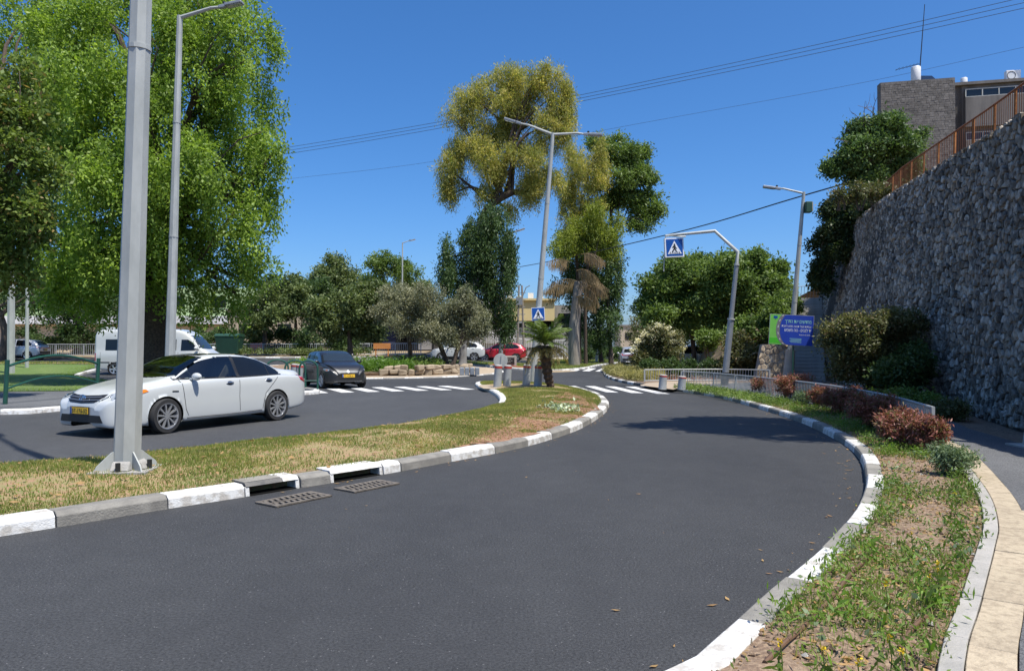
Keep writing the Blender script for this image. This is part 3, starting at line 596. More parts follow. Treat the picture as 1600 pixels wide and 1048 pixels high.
# ================================================================== STONE WALL
def stone_face(parent, B, T, cw, ch, mat, core, proud=0.07, singles=300, name='stone', bk=(.9, -.25)):
    """rubble face lofted between a base line B and a top line T (world points), stones as separate pieces"""
    B = np.array(B, float); T = np.array(T, float); L = np.concatenate([[0], np.cumsum(np.linalg.norm(np.diff(B, axis=0), axis=1))]); off = np.array(parent.location)
    def P(s, t):
        b = np.array([np.interp(s, L, B[:, k]) for k in range(3)]); q = np.array([np.interp(s, L, T[:, k]) for k in range(3)]); return b + (q - b) * t
    Hm = np.mean(np.linalg.norm(T - B, axis=1)); nr_, nc = int(Hm / ch) + 1, int(L[-1] / cw) + 1; pts = {}
    for r in range(-1, nr_ + 1):
        for c in range(-1, nc + 1):
            pts[r, c] = np.array([(c + 0.5 + (r % 2) * 0.5 + RNG.uniform(-0.48, 0.48)) * cw, (r + 0.5 + RNG.uniform(-0.48, 0.48)) * ch])
    out = []
    for r in range(nr_):
        for c in range(nc):
            p = pts[r, c]; poly = [p + np.array(q) for q in ((-cw * 2, -ch * 2), (cw * 2, -ch * 2), (cw * 2, ch * 2), (-cw * 2, ch * 2))]
            for dr in range(-2, 3):
                for dc in range(-2, 3):
                    o = pts.get((r + dr, c + dc))
                    if o is None or (dr == 0 and dc == 0): continue
                    if abs(o[0] - p[0]) > cw * 2.1 or abs(o[1] - p[1]) > ch * 2.1: continue
                    m = (p + o) / 2; d = o - p; new = []
                    for i in range(len(poly)):
                        a, b = poly[i], poly[(i + 1) % len(poly)]; fa, fb = (a - m) @ d, (b - m) @ d
                        if fa <= 0: new.append(a)
                        if fa * fb < 0: new.append(a + (b - a) * fa / (fa - fb))
                    poly = new
                    if not poly: break
                if not poly: break
            if len(poly) < 3: continue
            poly = np.array(poly); cen = poly.mean(0); poly = np.clip(cen + (poly - cen) * RNG.uniform(0.82, 0.95), [0, 0], [L[-1], Hm]); h = proud * RNG.uniform(0.35, 1.3)
            if np.ptp(poly[:, 0]) < 0.05 or np.ptp(poly[:, 1]) < 0.04: continue
            def to3(q, e):
                s, t = q[0], q[1] / Hm; w = P(s, t); du = P(min(L[-1], s + 0.1), t) - P(max(0, s - 0.1), t); dv = P(s, min(1, t + 0.02)) - P(s, max(0, t - 0.02))
                n = np.cross(dv, du); n /= np.linalg.norm(n); return w + n * e
            k = len(poly); tilt = RNG.normal(0, 0.12, 2)
            ring0 = [to3(q, -0.05) for q in poly]; mid = [cen + (q - cen) * 0.93 for q in poly]; ring1 = [to3(q, h * 0.75 + (q - cen) @ tilt) for q in mid]
            top = [cen + (q - cen) * RNG.uniform(0.55, 0.72) for q in poly]; ring2 = [to3(q, h + (q - cen) @ tilt + RNG.normal(0, 0.008)) for q in top]
            vs = ring0 + ring1 + ring2; fs = [(i, (i + 1) % k, (i + 1) % k + k, i + k) for i in range(k)] + [(i + k, (i + 1) % k + k, (i + 1) % k + 2 * k, i + 2 * k) for i in range(k)] + [tuple(range(2 * k, 3 * k))]
            ctr = np.mean(ring2, 0); px = 800 + ctr[0] / max(0.5, ctr[1]) * F; py = HZ - (ctr[2] - EYE) / max(0.5, ctr[1]) * F
            vis = 0 <= px <= 1610 and 0 <= py <= 1048
            out.append((ctr[1] if vis else 1e4 + ctr[1], vs, fs))
    out.sort(key=lambda t: t[0]); rest = MB(off)
    for i, (_, vs, fs) in enumerate(out):
        if i < singles:
            mb = MB(off); mb.add(vs, fs); mb.build(name, M[mat], parent)
        else: rest.add(vs, fs)
    if rest.v: rest.build('stone_courses', M[mat], parent)['kind'] = 'stuff'
    mb = MB(off); k = len(B); back = [Vector((b[0] + bk[0], b[1] + bk[1], b[2] - 0.3)) for b in B] + [Vector((t[0] + bk[0] * .6, t[1] + bk[1] * .6, t[2])) for t in T]
    vs = [Vector(b) for b in B] + [Vector(t) for t in T] + back; fs = []
    for i in range(k - 1):
        a, b, c, d = i, i + 1, k + i + 1, k + i; fs += [(a, b, c, d)[::-1], (d, c, 3 * k + i + 1, 3 * k + i)[::-1], (3 * k + i, 3 * k + i + 1, 2 * k + i + 1, 2 * k + i)[::-1]]
    fs += [(k - 1, 3 * k - 1, 4 * k - 1, 2 * k - 1), (0, k, 3 * k, 2 * k)]; mb.add(vs, fs); mb.build('mortar_core', M[core], parent)
WB = [(5.9, 0, 0.1), (7.05, 6, 0.1), (8.25, 10.5, 0.1), (9.15, 13.4, 0.1), (10.4, 17, 0.1), (12.0, 24, 0.1), (13.75, 31, 0.1), (14.35, 33.2, 0.1), (15.75, 37.9, 1.6), (17.95, 43.6, 4.0)]
WT = [(7.3, -0.4, 5.6), (8.3, 5.8, 5.8), (9.3, 10.6, 6.0), (9.85, 13.7, 6.2), (11.0, 17.6, 6.45), (12.7, 25, 6.75), (14.25, 30, 7.0), (15.0, 33.0, 6.95), (16.8, 38.1, 6.8), (18.75, 43.6, 6.3)]
wall = empty('stone_wall', (9.15, 13.4, 0.1), 0, 'tall sloping rubble stone retaining wall along the footpath', 'stone wall')
stone_face(wall, WB, WT, 0.215, 0.155, 'stone', 'mortar', 0.06)
# earth behind and above the wall, climbing to the flats
def hill():
    T = [(x, y, z - 0.06) for x, y, z in WT] + [(23, 58, 6.0), (31, 90, 6)]; rows = []
    for dist, dz in ((0.3, 0.0), (1.6, 0.12), (6, 1.4), (16, 3.2), (40, 6.0), (90, 9.0)): rows.append([(x + dist * 0.95, y - dist * 0.3, z + dz) for x, y, z in T])
    n = len(T); vs = [p for r in rows for p in r]; fs = [(j * n + i, (j + 1) * n + i, (j + 1) * n + i + 1, j * n + i + 1) for j in range(len(rows) - 1) for i in range(n - 1)]
    me = bpy.data.meshes.new('hillside'); me.from_pydata(vs, [], fs); me.polygons.foreach_set('use_smooth', np.ones(len(me.polygons), bool)); me.update(); o = link('hillside', me, M['dryland']); o['kind'] = 'structure'
    vs = []; fs = []
    for i in range(9):
        t = i / 8; vs += [(12.48 + 3.6 * t, 33.2 + 9 * t, 0.1 + 4.15 * t), (12.1 + 2.4 * t, 33.8 + 10 * t, 1.3 + 2.0 * t), (11.4 + 0.8 * t, 34.6 + 13 * t, 1.35 + 0.5 * t), (10.6 + 1.2 * t, 36.0 + 15 * t, 0.6 * (1 - t) + 0.2), (9.8 + 2 * t, 37 + 16 * t, 0.0)]
    for i in range(8):
        for q in range(4): fs.append((i * 5 + q, i * 5 + q + 1, (i + 1) * 5 + q + 1, (i + 1) * 5 + q))
    me = bpy.data.meshes.new('earth_bank'); me.from_pydata(vs, [], fs); me.update(); o = link('earth_bank', me, M['dryland']); o['kind'] = 'structure'
hill()
st = empty('stairway', (13.2, 33.1, 0.1), -math.atan2(3.6, 9), 'long concrete stairway climbing beside the end of the stone wall', 'stairway')
smb = MB(); smb.box((0, 0.19, 0), (1.55, 0.40, 0.17)); sme = smb.mesh('step', bevel=0.012); sme.materials.append(M['concrete'])
for i in range(27): link('step', sme, None, st, (0, i * 0.345, 0.085 + i * 0.158))
smb = MB(); smb.prism([(-0.05, 0), (9.3, 0), (9.3, 4.2), (9.25, 4.2)], 'x', -0.7, 0.7); smb.build('stair_core', M['concrete'], st)
smb = MB(); smb.box((0, 10.3, 4.2), (1.6, 2.0, 0.14)); smb.build('top_landing', M['concrete'], st)
ret = empty('retaining_wall', (11.9, 33.4, 0), 0, 'short rough stone retaining wall left of the stairway foot', 'stone wall')
stone_face(ret, [(12.5, 33.0, .1), (12.3, 32.75, 0.1), (11.75, 32.9, 0.1), (11.0, 33.4, 0.1)], [(12.5, 33.2, 1.62), (12.35, 33.0, 1.65), (11.9, 33.2, 1.72), (11.4, 33.7, 1.75)], 0.20, 0.34, 'rockwall', 'grey_kerb', 0.05, bk=(.1, .8))
# ================================================================== BUILDINGS
def building(name, label, cat, loc, rz=0): return empty(name, loc, rz, label, cat)
# flats above the wall
fl = building('apartment_building', 'grey apartment block with a windowless stone clad gable above the wall', 'building', (26.6, 53, 5.5)); fl.rotation_euler = (math.radians(2), math.radians(-1.2), math.radians(-9))
bxm = lambda name, c, s, mat, p, bev=0: (lambda m: (m.box(c, s), m.build(name, M[mat], p, bevel=bev))[1])(MB())
bxm('main_wall', (11.6, 6.2, 7.3), (13, 10, 14.6), 'flat_concrete', fl)
cw = bxm('clad_wall', (2.45, .45, 7.45), (4.9, .7, 15.0), 'flat_concrete', fl)
me = None; q = MB(); 
for r in range(93):
    x = 0.0
    while x < 4.88:
        w_ = min(RNG.uniform(.16, .42), 4.9 - x)
        if w_ > .05: q.box((x + w_ / 2, .085 - RNG.uniform(0, .018), .08 + r * .16), (w_ - .012, .07, .15))
        x += w_
q.build('cladding_stones', M['clad'], cw)['kind'] = 'stuff'
bxm('recess', (5.35, 1.35, 7.4), (.9, .3, 14.8), 'mortar', fl)
for k in range(4):
    z = 14.3 - k * 3.05; p = bxm('facade_panel', (8.15, 1.0, z - 1.55), (4.5, .25, 2.0), 'flat_concrete', fl, .02); bxm('panel_ledge', (8.15, .95, z - 2.62), (4.6, .35, .12), 'flat_concrete', fl)
    wd = bxm('window', (8.15, 1.07, z - .27), (4.4, .1, .5), 'glass_dark', fl)
    for x in (5.98, 7.07, 8.15, 9.23, 10.32): bxm('frame', (x, 1.01, z - .27), (.07, .06, .5), 'galv', wd)
    bxm('frame', (8.15, 1.01, z + .0), (4.4, .06, .06), 'galv', wd); bxm('frame', (8.15, 1.01, z - .53), (4.4, .06, .06), 'galv', wd)
bxm('end_pier', (11.0, .9, 7.4), (.9, .4, 14.8), 'mortar', fl); bxm('end_wall', (14.6, 1.0, 7.2), (6.2, .3, 14.4), 'flat_concrete', fl)
bxm('parapet', (11.6, 6.0, 14.72), (13.1, 10.2, .2), 'flat_concrete', fl)
def on_roof(x, y, z): return fl.matrix_basis @ Vector((x, y, z))
bpy.context.view_layer.update()
def heater(x, y, s, label, slope=True):
    p = fl.matrix_world @ Vector((x, y, 14.84)); r = empty('water_heater', p, 0, label, 'water heater', 'solar water heaters on the roof of the flats')
    mb = MB(); mb.lathe([(.001, .35), (.36 * s, .35), (.38 * s, .4), (.38 * s, 1.55 * s), (.34 * s, 1.62 * s), (.001, 1.64 * s)], 20); mb.build('tank', M['white_plastic'], r, True)
    mb = MB()
    for a in range(3): mb.box((.26 * s * math.cos(a * 2.1), .26 * s * math.sin(a * 2.1), .17), (.05, .05, .35))
    mb.build('stand', M['galv_dark'], r)
    if slope:
        R_ = Matrix.Rotation(.7, 3, 'X'); mb = MB(); mb.box((1.1, .2, .5), (1.0, 1.6, .08), M=R_); mb.build('collector', M['glass_dark'], r)
heater(2.75, 1.2, .85, 'white solar water tank beside the tall aerial on the gable roof'); heater(12.2, 1.6, 1.05, 'white solar water tank at the far right end of the roof')
for i, x in enumerate((5.2, 6.9)): heater(x, 3.5, .62, ('small white tank low behind the parapet over the recess', 'small white tank low behind the parapet over the window strip')[i], False)
p = fl.matrix_world @ Vector((9.4, 1.8, 14.83)); r = empty('air_conditioner', p, -.16, 'beige air conditioner unit on the roof edge', 'air conditioner'); bxm('casing', (0, 0, .42), (.95, .36, .72), 'white_plastic', r, .02)
mb2 = MB(); mb2.tube([(-.15 + .27 * math.cos(a), -.19, .42 + .27 * math.sin(a)) for a in np.linspace(0, 6.283, 21)], .018, 5, False); mb2.build('fan_ring', M['trim'], r); bxm('feet', (0, 0, .03), (.8, .3, .06), 'galv_dark', r)
p = fl.matrix_world @ Vector((3.0, 1.4, 14.8)); r = empty('roof_aerial', p, 0, 'thin tall television aerial beside the rooftop tank', 'aerial'); mb = MB(); mb.tube([(0, 0, 0), (.45, 0, 6.0)], [.05, .025], 6); mb.build('mast', M['trim'], r)
mb = MB(); mb.tube([(.05, 0, 1.7), (-1.6, .1, 1.3)], .02, 5)
for k in range(6): mb.tube([(-.2 - k * .26, -.3, 1.64 - k * .065), (-.2 - k * .26, .3, 1.64 - k * .065)], .012, 4)
mb.build('antenna', M['trim'], r)
# rusty railing along the wall top
rr = empty('rusty_railing', (12.9, 25, 6.8), 0, 'rusty orange metal railing along the top of the stone wall', 'railing'); wtp = np.array([(x + .45, y - .1, z) for x, y, z in WT[:8]]); sl = np.concatenate([[0], np.cumsum(np.linalg.norm(np.diff(wtp, axis=0), axis=1))])
Pw = lambda s: Vector([np.interp(s, sl, wtp[:, k]) for k in range(3)]); off = rr.location
n = int(sl[-1] / 1.3); lo_, hi_ = 0.08, 0.92
for i in range(n + 1):
    s = sl[-1] * i / n; mb = MB(off); b = Pw(s); mb.tube([b, b + Vector((.02, 0, hi_))], .035, 6); mb.build('post', M['rust'], rr)
mb = MB(off)
for zz in (lo_, hi_): mb.tube([Pw(s) + Vector((.01, 0, zz)) for s in np.linspace(0, sl[-1], 30)], .026, 6)
mb.build('rail', M['rust_bar'], rr)
bm_ = MB(); bm_.tube([(0, 0, lo_), (0.01, 0, hi_)], .009, 4, False); bme = bm_.mesh('bar'); bme.materials.append(M['rust_bar']); s = sl[-1]
for i in range(200):
    link('bar', bme, None, rr, Pw(s) - off); s -= 0.135
    if s < 0: break
# yellow building
yb = building('commercial_building', 'low pale yellow and grey commercial building behind the centre lamp post', 'building', (0.5, 92, 0.3)); 
bxm('upper_storey', (-.4, 5, 5.9), (10.4, 10, 2.5), 'yellow_wall', yb); bxm('cornice', (-.4, 4.9, 7.28), (10.8, 10.4, .25), 'yellow_wall', yb); bxm('lower_storey', (-1.1, 5.3, 3.0), (10.5, 9.4, 3.28), 'grey_wall', yb); bxm('base_wall', (-.4, 5.4, .75), (10.2, 9.4, 1.5), 'raw_concrete', yb)
for k in range(6):
    wd = bxm('window', (-4.6 + k * 1.7, .56, 4.25), (1.5, .1, .75), 'glass_dark', yb); bxm('frame', (-4.6 + k * 1.7, .49, 4.65), (1.56, .06, .06), 'galv', wd)
bxm('grey_panel', (-2.6, .4, 2.8), (5.4, .35, 1.9), 'grey_wall', yb); bxm('side_wing', (6.9, 6, 3.4), (4.2, 8, 6.6), 'raw_concrete', yb); bxm('wing_window', (6.9, 1.95, 5.1), (3.0, .1, 1.1), 'glass_dark', yb)
for i in range(6): bxm('roof_unit', (-3.5 + i * 1.35, 3 + (i % 2) * 2, 7.75 + .1 * (i % 3)), (.7, .5, .7 + .2 * (i % 3)), 'white_plastic', yb)
hb = building('house', 'small beige house far off at the end of the road', 'house', (22.2, 130, 0)); bxm('wall', (0, 4, 2.6), (6.2, 8, 5.6), 'beige_wall', hb); bxm('roof', (0, 4, 5.5), (6.6, 8.4, .25), 'raw_concrete', hb)
for x in (-1.8, .4): bxm('window', (x, -.03, 3.6), (1.0, .08, 1.2), 'glass_dark', hb)
gb = building('pale_green_building', 'pale green building with a white ledge glimpsed behind the left trees', 'building', (-52, 84, 1.2)); bxm('wall', (0, 4, 3.6), (44, 8, 7.2), 'green_wall', gb); bxm('ledge', (0, -.5, 3.5), (44.2, 1.2, .9), 'white_plastic', gb); bxm('lower_wall', (0, -.1, 1.5), (43, .3, 3.0), 'beige_wall', gb)
for k in range(9): bxm('window', (-19 + k * 4.7, -.03, 5.6), (1.8, .1, 1.3), 'glass_dark', gb)
bb = building('beige_shed', 'low beige building behind the pavement fence right of the van', 'building', (-25.5, 78, 1.2)); bxm('wall', (0, 3, 2.2), (9, 6, 4.2), 'beige_wall', bb); bxm('roof', (0, 3, 4.4), (9.4, 6.4, .2), 'raw_concrete', bb)
for x in (-2.6, 1.5): bxm('window', (x, -.03, 2.4), (1.4, .08, 1.0), 'glass_dark', bb)
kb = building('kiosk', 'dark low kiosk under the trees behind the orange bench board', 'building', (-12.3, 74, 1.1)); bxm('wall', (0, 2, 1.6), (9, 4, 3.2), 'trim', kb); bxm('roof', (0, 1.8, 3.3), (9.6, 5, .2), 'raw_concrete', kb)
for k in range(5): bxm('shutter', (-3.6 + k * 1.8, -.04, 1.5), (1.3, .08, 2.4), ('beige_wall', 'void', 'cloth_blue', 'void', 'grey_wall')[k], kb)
# ================================================================== LAMPS, POLES, SIGNS
def lamp_head(name, p, dirv, root, sc=1.0):
    d = Vector(dirv).normalized(); side = d.cross(Vector((0, 0, 1))).normalized(); up = side.cross(d); Mx = Matrix((d, side, up)).transposed(); mb = MB(root.location)
    for a, b, w_, h_ in ((0, .22, .13, .10), (.22, .75, .26, .085)):
        mb.box(Vector(p) + d * (a + b) / 2 * sc, ((b - a) * sc, w_ * sc, h_ * sc), M=Mx)
    o = mb.build(name, M['galv_dark'], root, bevel=.015 * sc); m2 = MB(root.location); m2.box(Vector(p) + d * .5 * sc - up * .048 * sc, (.44 * sc, .2 * sc, .012 * sc), M=Mx); m2.build('lens', M['lamp_clear'], o)
    m3 = MB(root.location); m3.tube([Vector(p) + d * .18 * sc + up * .05 * sc, Vector(p) + d * .18 * sc + up * .13 * sc], .045 * sc, 8); m3.build('photocell', M['trim'], o)
def street_lamp(label, base, top, arms, r0, r1, sides=8, name='street_lamp', sleeve=0.1, plate=True, mat='galv', heads=True, sc=1.0):
    base, top = Vector(base), Vector(top); root = empty(name, base, 0, label, 'post' if 'post' in name else 'street lamp', None); mb = MB(base); mb.tube([base, top], [r0, r1], sides, rot=.2); mb.build('pole', M[mat], root)
    L = (top - base).length; ax = (top - base).normalized()
    for t in ((.42, .72) if L > 6 else (.5,)):
        mb = MB(base); rr_ = r0 + (r1 - r0) * t; mb.tube([base + ax * (L * t), base + ax * (L * t + .05)], rr_ + .006, 12); mb.build('joint_band', M[mat], root)
    if plate:
        mb = MB(base); mb.box(base + Vector((0, 0, .012)), (r0 * 4.2, r0 * 4.2, .024)); mb.build('base_plate', M['galv'], root)
    for e in arms:
        e = Vector(e); d = (e - top); mb = MB(base); st = top - ax * .06; mb.tube([st, top + d * .5 + Vector((0, 0, .03)), e - d.normalized() * (.7 * sc if heads else 0)], [r1 * .75, r1 * .6, r1 * .5], 8); mb.build('arm', M[mat], root)
        if heads: lamp_head('lamp_head', e - d.normalized() * .75 * sc, d, root, sc)
    return root
# big post in the foreground
b = G(198, 737, .17); bp = street_lamp('thick octagonal lamp post on the near end of the median', (b.x, b.y, .17), (b.x + .50, b.y - .3, 11.6), [(b.x - 1.2, b.y + 1.6, 12.1)], .150, .078, 8, plate=False)
mb = MB(); mb.box((0, 0, .02), (.62, .62, .04), rz=.12); mb.build('base_plate', M['concrete'], bp)
for k in range(4):
    a = .12 + k * math.pi / 2 + math.pi / 4; R_ = Matrix.Rotation(a - math.pi / 4 * 0, 3, 'Z'); mb = MB(); vs = [R_ @ Vector(p) for p in ((.135, -.008, .04), (.36, -.008, .04), (.33, -.008, .10), (.17, -.008, .24), (.135, -.008, .25), (.135, .008, .04), (.36, .008, .04), (.33, .008, .10), (.17, .008, .24), (.135, .008, .25))]
    mb.add(vs, [(0, 1, 2, 3, 4), (9, 8, 7, 6, 5)] + [(i, i + 5, (i + 1) % 5 + 5, (i + 1) % 5) for i in range(5)]); mb.build('gusset', M['galv'], bp)
    a = .12 + k * math.pi / 2; c = (.25 * math.cos(a), .25 * math.sin(a)); mb = MB(); mb.tube([(*c, .04), (*c, .14)], .028, 8); mb.build('anchor_bolt', M['trim'], bp)
    mb = MB(); R2 = Matrix.Rotation(a, 3, 'Z'); vs = [R2 @ Vector(p) for p in ((.14, -.12, .042), (.24, -.10, .042), (.24, .10, .042), (.14, .12, .042), (.15, -.1, .15), (.19, -.08, .12), (.19, .08, .12), (.15, .1, .15))]; mb.add(vs, [(0, 3, 2, 1), (4, 5, 6, 7), (0, 1, 5, 4), (1, 2, 6, 5), (2, 3, 7, 6), (3, 0, 4, 7)]); mb.build('grout_collar', M['concrete'], bp, bevel=.01)
d = 23.0; p0 = Vector(((264 - 800) / F * d, d, .13)); p1 = W(281, 25, 22.6); e = W(379, 4, 22.4); street_lamp('tapered lamp post with one arm in front of the big leafy tree', p0, p1, [e], .165, .085, 8)
dl = 30.6; b = Vector(((832 - 800) / F * dl, dl, .13)); t = W(864, 208, dl - .5); dlamp = street_lamp('tall twin armed lamp post on the median with a crossing sign', b, t, [W(789, 186, dl + .2), W(941, 211, dl - .9)], .15, .075, 12)
b = Vector(((1231 - 800) / F * 32.3, 32.3, .13)); t = W(1256, 300, 31.8); rl = street_lamp('lamp post by the stairs with one arm and a dark box near its top', b, t, [W(1192, 291.5, 32.2)], .14, .065, 10)
mb = MB(rl.location); q = W(1262.5, 324, 31.7); mb.box(q, (.26, .3, .46)); mb.build('equipment_box', M['bin_green'], rl, bevel=.015); mb = MB(rl.location); mb.box(q + Vector((.15, 0, .02)), (.05, .25, .4)); mb.build('box_lid', M['concrete'], rl)
mb = MB(rl.location); mb.tube([b, b.lerp(t, .17)], [.24, .20], 14); mb.build('concrete_sleeve', M['concrete'], rl, True)
d = 78; b = Vector(((628 - 800) / F * d, d, 1.2)); street_lamp('distant lamp post rising behind the olive trees', b, W(629, 379, d), [W(649, 374, d)], .11, .06, 8)
d = 52; b = Vector(((781 - 800) / F * d, d, HF(-.9, d) + .12)); street_lamp('lamp post with one arm in front of the dark weeping tree', b, W(794, 366, d), [W(820, 357, d)], .17, .085, 10, mat='galv_dark')
d = 74; b = Vector(((932 - 800) / F * d, d, .2)); street_lamp('distant lamp post half hidden behind the dead palm fronds', b, W(947, 414, d), [W(972, 411, d)], .14, .07, 8)
d = 40; b = Vector(((17 - 800) / F * d, d, .18)); street_lamp('thicker of two grey posts standing on the left lawn', b, W(19, 120, d), [W(60, 110, d)], .20, .14, 8)
d = 45; b = Vector(((42 - 800) / F * d, d, .3)); street_lamp('thin pale post standing left of the arched green barrier top', b, W(44, 210, d), [W(90, 200, d)], .11, .07, 8)
b = Vector((7.72, 11.0, .13)); street_lamp('smooth grey post at the right edge of the footpath', b, (8.7, 10.4, 10.5), [], .11, .08, 12, 'grey_post')
# crossing signs
def crossing_sign(parent, c, size, rx=0.0, rz=0.0, frame=False, tilt=-.06):
    off = parent.location; R_ = Matrix.Rotation(rz, 3, 'Z') @ Matrix.Rotation(tilt * -1, 3, 'Y'); c = Vector(c) - off; s = size / 2
    def flat(name, poly, mat, y, par, th=.006):
        m = MB(); n = len(poly); vs = [c + R_ @ Vector((a * s, y, b_ * s)) for a, b_ in poly] + [c + R_ @ Vector((a * s, y + th, b_ * s)) for a, b_ in poly]
        m.add(vs, [tuple(range(n)), tuple(range(2 * n - 1, n - 1, -1))] + [(i, i + n, (i + 1) % n + n, (i + 1) % n) for i in range(n)]); return m.build(name, M[mat], par)
    sg = flat('sign_panel', [(-1.08, -1.08), (1.08, -1.08), (1.08, 1.08), (-1.08, 1.08)] if not frame else [(-1.15, -1.15), (1.15, -1.15), (1.15, 1.15), (-1.15, 1.15)], 'sign_white', .012, parent, .05 if not frame else .16)
    flat('blue_field', [(-1, -1), (1, -1), (1, 1), (-1, 1)], 'sign_blue', .004, sg); flat('white_triangle', [(-.86, -.78), (.86, -.78), (0, .80)], 'sign_white', -.004, sg)
    for k, x in enumerate((-.58, -.34, -.1, .14, .38, .60)): flat('stripe', [(x - .05, -.74), (x + .05, -.74), (x * .9 + .035, -.54), (x * .9 - .035, -.54)], 'ink', -.010, sg, .004)
    k = np.linspace(0, 6.283, 13)[:-1]; flat('walker', [(.0 + .10 * math.cos(a), .34 + .11 * math.sin(a)) for a in k], 'ink', -.010, sg, .004)
    flat('walker', [(-.10, .24), (.10, .24), (.17, -.02), (.32, -.12), (.27, -.19), (.09, -.10), (.10, -.18), (.30, -.52), (.17, -.56), (-.01, -.24), (-.22, -.56), (-.36, -.50), (-.12, -.10), (-.14, .04), (-.28, -.08), (-.33, -.02)], 'ink', -.0105, sg, .004)
    return sg
dz = dl - .28; crossing_sign(dlamp, W(841, 490.5, dz - .05), .50, rz=.05, tilt=.05)
ds = 29.0; gb_ = Vector(((1131.5 - 800) / F * ds, ds, .12)); gs = empty('crossing_sign_gantry', gb_, 0, 'bent grey sign mast holding a crossing sign out over the road', 'sign mast')
k1, k2, k3 = W(1153, 394, ds - .3), W(1117, 361, ds), W(1040, 368.5, ds + .5); off = gs.location
mb = MB(off); j = gb_.lerp(k1, .50); mb.tube([gb_, j], [.13, .12], 14); mb.tube([j, k1.lerp(gb_, .1)], [.09, .085], 14); mb.build('mast', M['galv_dark'], gs, True)
mb = MB(off); mb.tube([gb_, gb_.lerp(k1, .10)], [.145, .14], 14); mb.build('dark_foot', M['trim'], gs, True); mb = MB(off); mb.tube([j - Vector((0, 0, .03)), j + Vector((.005, 0, .03))], .145, 14); jj = k1.lerp(gb_, .1); mb.tube([jj, jj + Vector((.01, 0, .07))], .105, 14); mb.build('collar', M['galv'], gs, True)
mb = MB(off); mb.tube([k1.lerp(gb_, .1), k1, k2, k3], [.08, .07, .065, .05], 10); mb.build('arm', M['galv'], gs, True)
mb = MB(off); mb.tube([k3, W(1038, 400, ds + .5), W(1037, 424, ds + .5)], .022, 6); mb.tube([k3, k3 + Vector((.8, 0, -.03))], .03, 6); mb.build('hanger', M['galv'], gs)
crossing_sign(gs, W(1054, 386.5, ds + .35), .66, rz=.06, frame=True, tilt=.05)
# billboard
bl = empty('billboard', (11.6, 30.9, .1), 0, 'blue and light green municipal roadworks billboard fixed to the lamp post by the stairs', 'billboard')
bw, bh = 1.74, 1.24; pc = W(1236.5, 515.5, 30.75); R_ = Matrix.Rotation(-.12, 3, 'Z') @ Matrix.Rotation(.055, 3, 'Y'); Rl = R_
def bpoly(name, poly, mat, y, par, th=.004):
    m = MB(bl.location); n = len(poly); vs = [pc + Rl @ Vector((a, y, b_)) for a, b_ in poly] + [pc + Rl @ Vector((a, y + th, b_)) for a, b_ in poly]; m.add(vs, [tuple(range(n)), tuple(range(2 * n - 1, n - 1, -1))] + [(i, i + n, (i + 1) % n + n, (i + 1) % n) for i in range(n)]); return m.build(name, M[mat], par)
pn = bpoly('panel', [(-bw / 2 - .015, -bh / 2 - .015), (bw / 2 + .015, -bh / 2 - .015), (bw / 2 + .015, bh / 2 + .015), (-bw / 2 - .015, bh / 2 + .015)], 'galv', 0, bl, .04)
bpoly('green_print', [(-bw / 2, -bh / 2), (-.2, -bh / 2), (-.2, bh / 2), (-bw / 2, bh / 2)], 'bill_green', -.004, pn); bpoly('green_band', [(-bw / 2, -bh / 2 + .06), (-.3, -bh / 2 + .06), (-.3, -bh / 2 + .27), (-bw / 2, -bh / 2 + .27)], 'bill_green2', -.007, pn, .003)
arc = lambda dx: [(-.10 + dx - .42 * math.cos(a) * (1.0), .03 + (bh / 2 + .0) * math.sin(a) * 1.08 if abs(math.sin(a) * 1.08 * bh / 2 + .03) < bh / 2 else math.copysign(bh / 2, math.sin(a))) for a in np.linspace(-1.45, 1.45, 22)]
bpoly('road_print', arc(-.10) + [(0.2, bh / 2), (.2, -bh / 2)], 'bill_grey', -.0085, pn, .003); bpoly('blue_print', arc(0.05) + [(bw / 2, bh / 2), (bw / 2, -bh / 2)], 'bill_blue', -.011, pn, .003)
ar = arc(-.025)
for i in range(2, 20, 3): bpoly('road_dash', [(ar[i][0] - .012, ar[i][1]), (ar[i][0] + .012, ar[i][1]), (ar[i + 1][0] + .012, ar[i + 1][1]), (ar[i + 1][0] - .012, ar[i + 1][1])], 'sign_white', -.0115, pn, .002)
def heb(txt, x1, z, size, mat, width, name='lettering'):
    return text_obj(name, txt[::-1], size, M[mat], pn, tuple(pc - bl.location + Rl @ Vector((x1 - width / 2, -.0125, z))), (Rl @ Matrix.Rotation(math.pi / 2, 3, 'X')).to_euler(), .0008, width)
heb('מחדשים את הדרך', .78, .29, .21, 'bill_pale', 1.05); heb('עבודות מעגל תנועה מפגש רחובות', .78, .12, .12, 'sign_white', 1.18); heb('יד לבנים - נוה משמש', .78, -.06, .18, 'sign_white', 1.06); heb('סליחה על אי הנוחות', .76, -.21, .07, 'sign_white', .44)
for i in range(4): bpoly('fine_print', [(-.06 + .05 * (i % 2), -.36 - i * .05), (.42, -.36 - i * .05), (.42, -.345 - i * .05), (-.06 + .05 * (i % 2), -.345 - i * .05)], 'bill_pale', -.0135, pn, .001)
bpoly('crest', [(-.74, .46), (-.58, .46), (-.58, .56), (-.74, .56)], 'sign_blue', -.0075, pn, .002); bpoly('crest', [(-.69, .42), (-.63, .42), (-.66, .45)], 'sign_blue', -.0075, pn, .002)
mb = MB(bl.location); q = pc + Vector((.10, .06, 0)); mb.tube([Vector((q.x - .03, q.y, .1)), q + Vector((0, 0, .5))], .03, 8); mb.build('post', M['green_rail'], bl)
